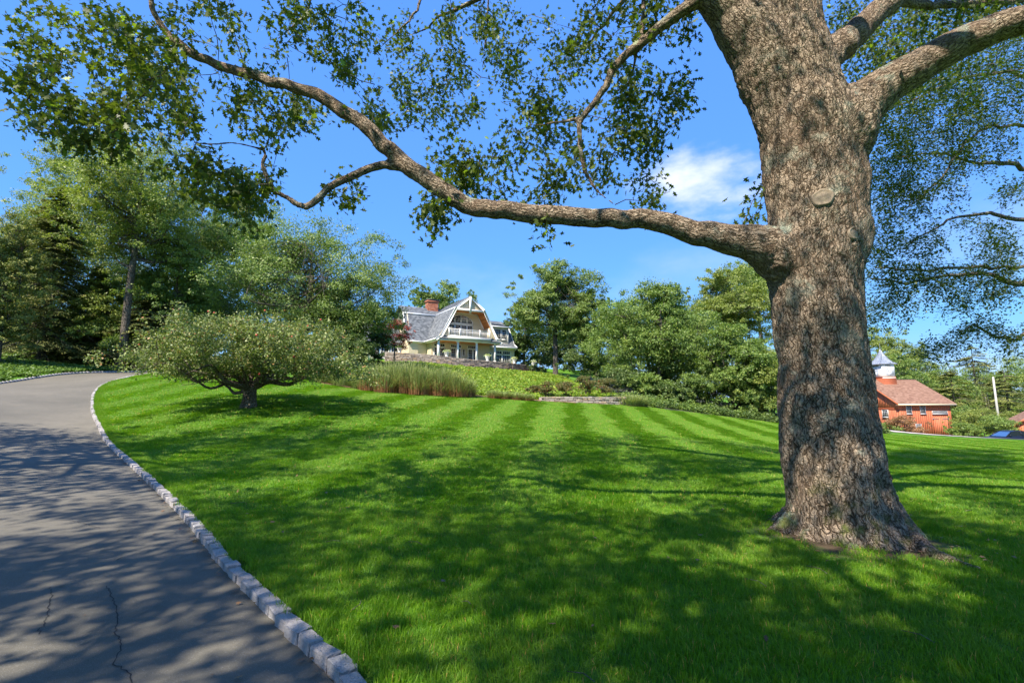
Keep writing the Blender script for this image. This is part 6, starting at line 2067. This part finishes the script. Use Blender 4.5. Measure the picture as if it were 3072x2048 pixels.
for i, (x, yt, Y, wd_, mt, lb) in enumerate([(-20, 700, 50, 260, 'leaf_dark', 'dark undergrowth at the far left behind the cedar'), (150, 715, 52, 240, 'leaf_dark', 'shaded undergrowth behind the trunk of the dark spruce'), (300, 700, 54, 220, 'leaf_green', 'undergrowth in the deep wood behind the hemlocks'),
                                              (520, 690, 54, 240, 'leaf_dark', 'undergrowth in the deep wood behind the apple tree'), (640, 740, 60, 200, 'leaf_olive', 'undergrowth below the rounded oak'), (60, 640, 70, 300, 'leaf_dark', 'deep shaded tree beyond the dark spruce'), (350, 620, 72, 320, 'leaf_dark', 'deep shaded tree beyond the ash')]):
    tree_at('woodland_undergrowth', lb, x, 836, Y, yt, wd_, 834, mt, 11000, 0.22, cat='shrub', lobes=14, trunk_r=0.06, seed=300 + i, twig=False)
# behind the house
tree_at('distant_tree', 'tree top behind the brick chimney of the house', 1030, 820, 104, 648, 115, 740, 'leaf_olive', 8000, 0.36, lobes=12, gaps=0.2, seed=41)
tree_at('distant_tree', 'small tree top left of the chimney above the roof', 965, 820, 100, 655, 60, 740, 'leaf_olive', 4000, 0.34, lobes=8, gaps=0.2, seed=42)
# ---- right of the house
tree_at('oak_tree', 'tall round headed oak with a bare trunk right of the house', 1276, 862, 68, 603, 212, 780, 'leaf_olive', 34000, 0.26, lobes=26, trunk_r=0.36, gaps=0.15, seed=51, W2=9)
tree_at('background_tree', 'dark tree close behind the right corner of the house', 1205, 850, 84, 690, 110, 840, 'leaf_dark', 10000, 0.32, lobes=12, seed=52)
tree_at('background_tree', 'dark backdrop tree behind the bare oak trunk', 1310, 865, 82, 680, 160, 850, 'leaf_dark', 14000, 0.32, lobes=14, seed=53)
tree_at('background_tree', 'olive tree between the tall oak and the broad maple', 1370, 880, 66, 680, 120, 800, 'leaf_olive', 12000, 0.26, lobes=12, trunk_r=0.2, gaps=0.1, seed=54)
tree_at('maple_tree', 'broad bright green maple with layered leaves right of the bank', 1510, 925, 47, 650, 285, 900, 'leaf_green', 52000, 0.2, lobes=36, trunk_r=0.2, stems=3, seed=55, W2=8)
tree_at('locust_tree', 'tall yellow green tree directly left of the great trunk', 1700, 930, 54, 612, 220, 800, 'leaf_yellow', 34000, 0.2, lobes=24, trunk_r=0.3, gaps=0.1, seed=56)
tree_at('locust_tree', 'dark crowned tree whose top shows beside the great trunk', 1760, 940, 62, 600, 190, 700, 'leaf_green', 20000, 0.24, lobes=16, trunk_r=0.3, seed=57)
tree_at('sumac_tree', 'loose light green tree at the lawn edge with a few reddish leaves', 1690, 940, 43, 745, 190, 935, 'leaf_green', 26000, 0.17, lobes=20, trunk_r=0.1, stems=3, seed=58)
tree_at('sumac_tree', 'leafy thicket touching the left edge of the great trunk', 1775, 965, 41.5, 800, 150, 955, 'leaf_yellow', 20000, 0.15, lobes=16, trunk_r=0.08, stems=3, seed=59)
tree_at('sumac_tree', 'leafy thicket right behind the great oak trunk', 1880, 965, 47, 740, 170, 955, 'leaf_green', 14000, 0.18, lobes=14, trunk_r=0.08, stems=2, seed=60)
tree_at('background_tree', 'dark tree behind the broad maple', 1440, 905, 66, 700, 170, 880, 'leaf_dark', 12000, 0.27, lobes=14, seed=61)
tree_at('background_tree', 'dark tree deep behind the maple and the locust', 1610, 905, 70, 690, 220, 880, 'leaf_dark', 14000, 0.3, lobes=16, seed=62)
tree_at('understory_shrub', 'low dark green bush at the foot of the broad maple', 1420, 918, 44, 850, 110, 915, 'leaf_dark', 8000, 0.14, cat='shrub', lobes=8, trunk_r=0.05, seed=63)
tree_at('understory_shrub', 'low bush at the lawn edge between the maple and the locusts', 1590, 945, 42.5, 860, 120, 943, 'leaf_green', 8000, 0.14, cat='shrub', lobes=8, trunk_r=0.05, seed=64)
tree_at('understory_shrub', 'dark shrub beside the bare oak trunk behind the bank', 1240, 862, 74, 800, 60, 860, 'leaf_dark', 4000, 0.2, cat='shrub', lobes=6, trunk_r=0.05, seed=65)
tree_at('understory_shrub', 'dark shrub below the olive tree where the bank ends', 1335, 880, 60, 800, 110, 876, 'leaf_dark', 8000, 0.18, cat='shrub', lobes=8, trunk_r=0.05, seed=66)
for i, (x, yt, Y, wd_, mt, lb) in enumerate([(1170, 760, 90, 90, 'leaf_green', 'bush showing at the corner behind the house and the tall oak'), (1260, 740, 88, 150, 'leaf_dark', 'thick growth behind the tall oak'), (1400, 760, 60, 150, 'leaf_green', 'dense growth left of the broad maple'), (1560, 720, 62, 200, 'leaf_green', 'dense growth behind the broad maple'),
                                              (1650, 800, 45, 140, 'leaf_olive', 'dense low growth between the maple and the locusts'), (1740, 780, 50, 160, 'leaf_green', 'dense growth behind the thicket beside the great trunk'), (1480, 860, 44, 120, 'leaf_green', 'low growth reaching the lawn beneath the maple'), (1540, 880, 43, 110, 'leaf_dark', 'darkest low bush beneath the maple'), (1730, 890, 42, 110, 'leaf_olive', 'low olive bush on the lawn edge near the great trunk')]):
    tree_at('thicket', lb, x, (862, 866, 900, 920, 945, 955, 925, 935, 962)[i], Y, yt, wd_, (860, 864, 898, 918, 943, 953, 923, 933, 960)[i], mt, 12000, 0.2 if Y < 70 else 0.3, cat='shrub', lobes=14, trunk_r=0.05, seed=330 + i, twig=False)
# ---- right beyond the barn
tree_at('background_tree', 'feathery tree rising behind the clock cupola of the barn', 2035, 960, 96, 755, 150, 860, 'leaf_yellow', 12000, 0.3, lobes=14, gaps=0.15, seed=71)
tree_at('background_tree', 'light green tree behind the right slope of the barn roof', 2110, 960, 100, 790, 130, 930, 'leaf_yellow', 11000, 0.3, lobes=12, seed=72)
tree_at('background_tree', 'dark rounded tree behind the barn roof ridge', 2075, 960, 88, 815, 130, 940, 'leaf_green', 10000, 0.26, lobes=12, seed=73)
hz = [(2180, 840, 96, 100, 'rounded green tree above the barn eave'), (2150, 880, 86, 120, 'bushy tree just right of the barn wall'), (2210, 870, 92, 90, 'dense tree half way between barn and pole'),
      (2330, 818, 110, 120, 'tall tree crown at the far right skyline'), (2380, 830, 96, 130, 'dark tree cut by the right picture edge above the shed'), (2255, 835, 112, 110, 'far hazy tree on the skyline above the pole'), (2420, 850, 84, 140, 'bright green tree directly behind the shed'),
      (2130, 835, 112, 110, 'far tree on the skyline behind the barn')]
proto = []
for i, (x, yt, Y, wd_, lb) in enumerate(hz):
    tree_at('hillside_tree', lb, x, 968, Y, yt, wd_ * 1.25, 960, ('leaf_green', 'leaf_olive', 'leaf_green', 'leaf_yellow', 'leaf_green', 'leaf_olive', 'leaf_yellow', 'leaf_olive')[i], 9000, 0.28, group='trees on the hillside behind the barn', lobes=14, seed=80 + i, twig=False)
for i, (x, yt, Y, wd_, lb) in enumerate([(2250, 790, 98, 150, 'tall ragged hemlock behind the utility pole'), (2195, 850, 84, 130, 'spreading hemlock with layered boughs right of the barn'), (2320, 850, 82, 140, 'golden green hemlock between the pole and the shed'), (2275, 880, 104, 120, 'shaded hemlock behind the straw coloured field')]):
    b_, H, W = place(x, 965, Y, yt, wd_)
    conifer('hemlock_tree', lb, b_, H, W * 1.1, ('needle', 'needle_gold', 'needle_gold', 'needle')[i], 90, 110, 0.34, z0=0.5, droop=0.2, seed=90 + i, power=0.6, group='hemlocks behind the barn')
for i, (x, yt, Y, wd_, lb) in enumerate([(2222, 925, 72, 60, 'shrub against the right wall of the barn'), (2232, 938, 64, 70, 'low shrub in the hedge right of the barn door'), (2285, 948, 60, 80, 'yellow green shrub in front of the utility pole'), (2322, 938, 66, 60, 'shrub at the left corner of the shed'), (2215, 965, 61, 50, 'lowest shrub of the hedge beside the barn'), (2262, 930, 70, 80, 'taller shrub at the middle of the hedge')]):
    tree_at('hedge_shrub', lb, x, 1003, Y, yt + 8, wd_ * 1.3, 1002, ('leaf_green', 'leaf_yellow')[i % 2], 6000, 0.17, cat='shrub', group='shrubs between the barn and the shed', lobes=8, trunk_r=0.05, seed=110 + i, twig=False)
tree_at('rust_shrub', 'straggly rust coloured shrub in front of the barn corner', 2078, 1000, 62, 956, 92, 998, 'rust_leaf', 6000, 0.16, cat='shrub', lobes=10, trunk_r=0.05, gaps=0.1, seed=120)
tree_at('rust_shrub', 'small green shrub behind the trunk beside the rusty one', 2045, 1000, 63, 970, 60, 998, 'leaf_olive', 3000, 0.15, cat='shrub', lobes=6, trunk_r=0.04, seed=121)

# ---- neighbour beech whose fine drooping sprays fill the right side
BB = (17.8, 14.5); bz = g1(*BB)
beech = empty('beech_tree', (BB[0], BB[1], bz)); tag(beech, 'beech out beyond the right edge whose fine dark sprays hang behind the oak', 'tree')
tb = MB(); LIMBS = []
tr_ = spline(np.array([(BB[0], BB[1], bz - .4, .55), (BB[0], BB[1], bz + 2, .42), (BB[0] - .2, BB[1], bz + 6, .36), (BB[0], BB[1], bz + 11, .25), (BB[0], BB[1], bz + 16, .08)]), 0.4)
tb.tube(tr_[:, :3], tr_[:, 3], 12); LIMBS.append(tr_)
for pl in ([(2480, 430, 14.5, 16), (2352, 385, 14, 11), (2290, 372, 13.5, 9), (2230, 372, 13.3, 6), (2150, 352, 13, 4), (2060, 360, 13, 3)],
           [(2480, 300, 14.5, 16), (2352, 180, 14, 9), (2260, 170, 13, 7), (2150, 205, 12.5, 5), (2060, 245, 12.5, 3)],
           [(2480, 480, 14.5, 16), (2352, 503, 14, 10), (2270, 492, 13.5, 8), (2200, 500, 13.3, 6), (2130, 535, 13, 4), (2080, 570, 13, 2)],
           [(2500, 560, 14.5, 20), (2352, 648, 13.5, 14), (2270, 630, 13, 9), (2180, 632, 12.8, 7), (2080, 650, 12.6, 5), (2000, 640, 12.5, 3)],
           [(2500, 560, 14.5, 16), (2352, 610, 13, 8), (2240, 612, 12.5, 7), (2120, 622, 12.3, 5), (2010, 615, 12.2, 3)],
           [(2500, 600, 14.5, 14), (2352, 768, 14, 8), (2290, 768, 13.6, 6), (2235, 752, 13.4, 4), (2180, 765, 13.3, 2)],
           [(2480, 240, 14.5, 14), (2352, 290, 13.5, 8), (2250, 300, 13, 6), (2150, 420, 12.7, 4), (2080, 480, 12.6, 2)],
           [(2500, 100, 14.5, 14), (2352, 60, 13.5, 9), (2200, 90, 12.7, 6), (2050, 130, 12.4, 4)]):
    s_ = spline(path(pl), 0.3); s_[1:-1, :3] += rng.normal(0, 0.03, (len(s_) - 2, 3)); tb.tube(s_[:, :3], s_[:, 3], 6); LIMBS.append(s_)
tb.build('trunk', 'branch_bark', None, True)
under(bpy.data.objects[col.objects[-1].name], beech) if False else None
o = [o for o in col.objects if o.name.startswith('trunk') and o.parent is None][-1]; under(o, beech)
BGw = Grower(LIMBS)
rblobs = [(2200, 130, 90, 40, 11.5, 14, 60), (2000, 250, 30, 60, 11.5, 13, 40), (2060, 260, 70, 80, 11.5, 14.5, 95), (2160, 240, 90, 70, 11.5, 15, 120), (2290, 230, 90, 80, 11.5, 15, 120), (2040, 380, 50, 80, 11.5, 14.5, 75), (2130, 370, 80, 70, 11.5, 15, 105), (2250, 340, 90, 50, 12, 15, 70), (2060, 470, 60, 50, 11.5, 14, 60), (2150, 460, 60, 35, 12, 14, 28),
          (2020, 560, 40, 50, 11.5, 13.5, 38), (2110, 560, 60, 40, 12, 14, 42), (2250, 520, 60, 20, 12.5, 14, 22), (2300, 580, 60, 40, 12, 14, 52), (2060, 640, 70, 35, 11.5, 13.5, 60), (2180, 640, 80, 35, 11.5, 13.5, 70), (2290, 660, 60, 40, 12, 14, 58), (2060, 705, 60, 25, 11.5, 13.5, 34),
          (2200, 700, 60, 20, 12, 13.5, 18), (2260, 760, 60, 25, 12.5, 14, 40), (2330, 790, 40, 25, 12.5, 14, 26), (2170, 790, 50, 25, 12.5, 14, 26), (2120, 810, 35, 18, 12.5, 13.5, 16), (2330, 110, 50, 60, 11.5, 15, 50), (2000, 730, 20, 30, 11.5, 13, 10), (2330, 440, 40, 30, 12, 14, 20)]
CB = blob_pts(rblobs)
extra = []
for _ in range(1500):
    v = unit(rng.normal(0, 1, 3)); q = np.array([BB[0] + 1, BB[1], 9]) + v * rng.uniform(.4, 1) * np.array([7, 7, 7])
    extra.append(q)
extra = np.array(extra); extra = extra[~inframe(extra, 0.08)][:900]
db_ = BGw.grow(CB, 0.003, 0.003, 0.06); de_ = BGw.grow(extra, 0.004, 0.004, 0.05, 0.03, 0.5)
w1 = cluster_leaves(CB, db_ * 0.6 + np.array([-0.6, 0, -0.1]), 22, 34, 0.062, 0.55, QUAD_LEAF * [1.5, 1, 1], 0.3, 0.0)
# stretch each cluster into a flat drooping spray
CBr = None


def spray(C, dirs, k0, k1, size, ln, wd_, thick):
    reps = rng.integers(k0, k1 + 1, len(C)); idx = np.repeat(np.arange(len(C)), reps); n_ = len(idx)
    d_ = unit(dirs[idx] + np.array([-0.5, 0, -0.15])); s_ = unit(np.cross(d_, [0, 0, 1.0]))
    t = rng.uniform(-1, 1, n_); q = rng.uniform(-1, 1, n_)
    base_ = C[idx] + d_ * (t * ln)[:, None] + s_ * (q * wd_ * (1 - np.abs(t) * .6))[:, None] + np.array([0, 0, 1]) * (rng.normal(0, thick, n_) - 0.12 * np.maximum(t, 0) * ln)[:, None]
    V_, F_ = leaves(base_, unit(d_ + s_ * np.sign(q)[:, None] * 0.7 + rng.normal(0, .25, (n_, 3))), unit(np.array([0, 0, 1.0]) + rng.normal(0, .35, (n_, 3))), size * rng.uniform(.6, 1.25, n_), TRI_LEAF * [1.4, 1, 1])
    return V_, F_, np.clip(rng.normal(.45, .25, n_), 0, 1)


w1 = spray(CB, db_, 36, 54, 0.068, 0.46, 0.24, 0.05)
w2 = spray(extra, de_, 14, 20, 0.11, 0.6, 0.4, 0.1)
v, f, t = merge([w1, w2])
o = under(np_obj('crown', v, f, 'beech_leaf', None, t), beech); o['kind'] = 'stuff'
o = under(BGw.tubes.build('twigs', 'branch_bark', None, True), beech); o['kind'] = 'stuff'

# ---- trees beside and behind the photographer that shade the driveway and lawn
crown_tree('shade_tree', 'large oak standing left of the driveway outside the picture', (-15.2, 6.0, g1(-15.2, 6)), 17, 16, 7.0, 'leaf_olive', 10000, 0.24, lobes=26, trunk_r=0.4, gaps=0.36, seed=201, exclude_frame=True, twig=False)
crown_tree('shade_tree', 'second large oak behind the photographer over the driveway', (-8.5, -4.5, g1(-8.5, -4.5)), 15, 14, 6.0, 'leaf_olive', 13000, 0.22, lobes=26, trunk_r=0.4, gaps=0.31, seed=202, exclude_frame=True, twig=False)
crown_tree('shade_tree', 'third oak behind the photographer over the lawn', (-1.3, -3.4, g1(-1, -3.4)), 14, 10.5, 6.5, 'leaf_olive', 11000, 0.22, lobes=28, trunk_r=0.4, gaps=0.30, seed=203, exclude_frame=True, twig=False)

# ------------------------------------------------------------------ ground cover, grasses, roses
def leaf_tile(size, nl, ls, h, mat, mound=0.0):
    x = rng.uniform(-size / 2, size / 2, nl); y = rng.uniform(-size / 2, size / 2, nl)
    z = rng.uniform(0.02, h, nl) * (1 - 0.6 * mound * np.clip((np.hypot(x, y) / (size * .5)) ** 2, 0, 1))
    V_, F_ = leaves(np.stack([x, y, z], 1), unit(np.stack([rng.normal(0, 1, nl), rng.normal(0, 1, nl), rng.uniform(-.2, .5, nl)], 1)), unit(rng.normal(0, .4, (nl, 3)) + [0, 0, 1]), ls * rng.uniform(.6, 1.3, nl), QUAD_LEAF * [1.7, 1, 1])
    return np_obj('leaves', V_, F_, mat, None, np.clip(rng.normal(.45, .22, nl), 0, 1), False, False)


bx = np.array(bank)[:, :2]
X, Y_ = jgrid(bx[:, 0].min(), bx[:, 0].max(), bx[:, 1].min(), bx[:, 1].max(), 0.62)
ok = pip(X, Y_, bank) & (pdist(X, Y_, WALL) > 1.6) & (pdist(X, Y_, EDGE[3:11]) > 0.9) & ~((X > 2.0) & (pdist(X, Y_, EDGE[8:11]) < 2.6)); X, Y_ = X[ok], Y_[ok]
gn = cl(X, Y_, 0.9); ok = gn > -0.42; X, Y_, gn = X[ok], Y_[ok], gn[ok]
tiles = [leaf_tile(0.95, 380, 0.12, 0.26, 'cover_leaf', 1.0) for _ in range(5)]
scatter('bank_ground_cover', np.stack([X, Y_, ground(X, Y_)], 1), slope_rot(X, Y_, rng.uniform(0, 6.28, len(X))), np.stack([np.ones(len(X)), np.ones(len(X)), 0.9 + 0.8 * (gn + .3)], 1), tiles, 'bright green creeping ground cover in mounded rows over the bank below the house')
fl_ = [(-62, 18), (-20, 18), (-20, 40), (-26, 52), (-40, 52), (-62, 46)]
X, Y_ = jgrid(-62, -18, 18, 52, 0.65)
ok = pip(X, Y_, fl_) & ~pip(X, Y_, ROAD) & (np.abs(X) < 1.12 * Y_) & (pdist(X, Y_, KL) > 0.45) & (pdist(X, Y_, KL) < pdist(X, Y_, KR)); X, Y_ = X[ok], Y_[ok]
tiles = [leaf_tile(0.95, 240, 0.12, 0.22, 'ivy_leaf') for _ in range(4)]
scatter('woodland_ivy', np.stack([X, Y_, ground(X, Y_)], 1), slope_rot(X, Y_, rng.uniform(0, 6.28, len(X))), np.ones((len(X), 3)), tiles, 'low dark green creeping plants covering the ground beyond the driveway')


st_ = [EDGE[10], EDGE[11], EDGE[12], EDGE[13], (33, 46), (26, 46), (14, 44), (9, 43)]
X, Y_ = jgrid(8, 36, 35, 47, 0.7)
ok = pip(X, Y_, st_) & (pdist(X, Y_, EDGE[10:14]) > 0.35); X, Y_ = X[ok], Y_[ok]
tiles = [leaf_tile(1.0, 260, 0.13, 0.5, 'leaf_dark', 1.0) for _ in range(3)] + [leaf_tile(1.0, 260, 0.13, 0.6, 'leaf_green', 1.0) for _ in range(2)]
scatter('wood_edge_plants', np.stack([X, Y_, ground(X, Y_)], 1), slope_rot(X, Y_, rng.uniform(0, 6.28, len(X))), np.stack([np.ones(len(X)), np.ones(len(X)), rng.uniform(.5, 1.5, len(X))], 1), tiles, 'low leafy plants along the far right edge of the lawn under the trees')


def plume_mesh(seed, n_, H, spread, wd_, t0=0.0, t1=1.0):
    r_ = np.random.default_rng(seed); V_ = []; F_ = []; T_ = []
    seg_ = 5; k = 0
    a = r_.uniform(0, 6.283, n_); rad = r_.uniform(0, 1.0, n_) ** 0.6 * spread * .42; h = H * r_.uniform(0.35, 1.08, n_); out_ = spread * r_.uniform(0.05, 0.5, n_); wv = wd_ * r_.uniform(.6, 1.4, n_)
    t = np.linspace(0, 1, seg_ + 1)
    for i in range(n_):
        d = np.array([math.cos(a[i]), math.sin(a[i])]); s_ = np.array([-d[1], d[0]]) * wv[i]
        xy = d * rad[i] + d * out_[i] * (t[:, None] ** 2.0)
        z = h[i] * (t - 0.28 * t ** 3.5 * (out_[i] / spread + .4))
        w_ = (1 - t ** 3) * 1.0
        for j in range(seg_ + 1):
            V_.append((xy[j, 0] - s_[0] * w_[j], xy[j, 1] - s_[1] * w_[j], z[j])); V_.append((xy[j, 0] + s_[0] * w_[j], xy[j, 1] + s_[1] * w_[j], z[j]))
        for j in range(seg_):
            F_.append((k + 2 * j, k + 2 * j + 1, k + 2 * j + 3, k + 2 * j + 2)); T_.append(t0 + (t1 - t0) * min(1, max(0, (j + .5) / seg_ + r_.normal(0, 0.12))))
        k += 2 * (seg_ + 1)
    me_ = np_obj('ornamental_grass', np.array(V_), np.array(F_), 'plume', None, np.array(T_), False, False).data
    return me_


pm = [plume_mesh(i, 620, 1.0, 1.0, 0.007) for i in range(3)]
pmg = [plume_mesh(10 + i, 420, 1.0, 1.1, 0.010, 0.45, 1.0) for i in range(3)]


def grass_clump(label, px, py, Y, hpx, wpx, meshes, group):
    p_ = D(px, py, Y); z = g1(p_[0], p_[1])
    h = hpx * DS / F * Y * 1.0; w_ = wpx * DS / F * Y
    o = bpy.data.objects.new('ornamental_grass', random.choice(meshes)); col.objects.link(o)
    o.location = (p_[0], p_[1], z); o.rotation_euler = (0, 0, random.uniform(0, 6)); o.scale = (w_, w_, h)
    return tag(o, label, 'grass clump', group)


GA = 'tall feathery grasses at the foot of the bank'
for x, y, Y, h, w_ in ((845, 902, 32.3, 62, 50), (872, 903, 33.2, 80, 60), (885, 905, 32.0, 66, 60), (905, 904, 33.4, 84, 64), (930, 905, 32.6, 80, 64), (955, 905, 33.5, 84, 64), (962, 907, 32.2, 70, 60), (985, 906, 33.2, 76, 62), (1010, 907, 32.6, 72, 60), (1030, 908, 33.5, 72, 60), (1052, 909, 32.8, 60, 54), (1072, 910, 33.2, 50, 46), (1020, 905, 34.2, 74, 60), (930, 900, 34.3, 84, 60)):
    grass_clump('tall clump of feathery grass, brown below and straw green above, in the big drift on the bank', x, y, Y, h * 1.0, w_ * 1.15, pm, GA)
for x, y, Y, h, w_, lb in ((700, 872, 33.8, 42, 60, 'striped green grass clump at the left end of the bed, behind the apple tree'), (745, 878, 33.4, 42, 62, 'striped grass clump under the right side of the apple tree'), (788, 884, 33.0, 40, 58, 'striped grass clump right of the apple tree beside the mulch'), (822, 893, 32.6, 26, 34, 'small bright green grass tuft between striped and feathery grasses')):
    grass_clump(lb, x, y, Y, h, w_, pmg, 'striped grasses behind the apple tree')
for x, y, Y, h, w_, lb in ((1134, 912, 33.8, 24, 36, 'first low grass tuft right of the tall feathery drift'), (1160, 914, 34.0, 22, 34, 'second low grass tuft right of the tall feathery drift'), (1186, 916, 34.1, 22, 36, 'third low grass tuft in front of the bank'), (1212, 918, 34.3, 20, 34, 'last low grass tuft left of the low stone wall'), (1440, 932, 36.5, 30, 60, 'arching green grass clump at the right end of the low stone wall'), (1462, 934, 37, 26, 50, 'smaller arching grass clump beneath the maple')):
    grass_clump(lb, x, y, Y, h, w_, pm if x < 1300 else pmg, None)

for i, (x, y, Y, h, w_, lb) in enumerate([(1228, 902, 38, 16, 40, 'small reddish rose bush farthest left above the low stone wall'), (1258, 906, 37.4, 30, 44, 'rose bush with reddish leaves over the left end of the stone wall'), (1298, 905, 37.6, 28, 50, 'rust and green rose bush above the middle of the stone wall'),
                                          (1345, 903, 38, 40, 52, 'tall rusty rose bush left of the red flowering one'), (1392, 904, 38, 36, 60, 'rusty rose bush with a few red blooms at the right end of the wall')]):
    tree_at('rose_bush', lb, x, y, Y, y - h, w_, y - 1, 'rose_leaf', 3200, 0.085, cat='shrub', group='rose bushes above the low stone wall', lobes=8, trunk_r=0.02, seed=140 + i, twig=False)

# dead leaves and debris
q = []
litter = [(560, 1460), (585, 1790), (258, 1832), (870, 1905), (920, 1960), (575, 1450), (548, 1575), (870, 1620), (650, 1780), (690, 1765), (180, 1752), (1540, 1560), (1180, 1500), (980, 1510), (745, 1565), (700, 2020), (1640, 1900), (2300, 1960), (1290, 1700), (640, 2010)]
for px, py in litter:
    d = pdir(px, py); t = (CAMZ + 0.03) / -d[2]; q.append((d[0] * t, d[1] * t))
for _ in range(230):      # gathered along the kerb
    i_ = rng.integers(0, len(ks)); 
    if 2.2 < ks[i_][1] < 14:
        n2 = np.array([-(ks[min(i_ + 1, len(ks) - 1)] - ks[i_ - 1])[1], (ks[min(i_ + 1, len(ks) - 1)] - ks[i_ - 1])[0]]); n2 = n2 / (np.linalg.norm(n2) + 1e-9)
        q.append(tuple(ks[i_] + n2 * (0.03 + abs(rng.normal(0, 0.05)))))
for _ in range(90): q.append((rng.uniform(-7, 9), rng.uniform(2.5, 13)))
for _ in range(70):
    a_ = rng.uniform(0, 6.283); r_ = rng.uniform(0.6, 2.0); q.append((TRUNK_XY[0] + math.cos(a_) * r_, TRUNK_XY[1] + math.sin(a_) * r_))
q = np.array(q)
onr = pip(q[:, 0], q[:, 1], ROAD)
q = np.column_stack([q, ground(q[:, 0], q[:, 1]) + np.where(onr, -0.052, 0.045)])
szs = rng.uniform(0.03, 0.085, len(q))
V_, F_ = leaves(q, unit(np.column_stack([rng.normal(0, 1, (len(q), 2)), rng.normal(0, .15, len(q))])), unit(rng.normal(0, .3, (len(q), 3)) + [0, 0, 1]), szs, OAK_LEAF)
o = np_obj('fallen_leaves', V_, F_, 'dead_leaf', None, rng.random(len(q))); tag(o, 'scattered curled brown oak leaves on the driveway and lawn', None, kind='stuff')
q = MB()
for _ in range(26):
    x, y = rng.uniform(-6, 8), rng.uniform(3, 10); a_ = rng.uniform(0, 3.14); l_ = rng.uniform(.08, .25); z = g1(x, y) + (-0.045 if pip(np.array([x]), np.array([y]), ROAD)[0] else 0.05)
    q.tube([(x, y, z), (x + math.cos(a_) * l_ * .5, y + math.sin(a_) * l_ * .5, z + .008), (x + math.cos(a_ + .3) * l_, y + math.sin(a_ + .3) * l_, z)], [0.004, 0.0035, 0.002], 4)
o = q.build('fallen_twigs', 'branch_bark'); tag(o, 'thin broken twigs lying on the lawn and driveway', None, kind='stuff')
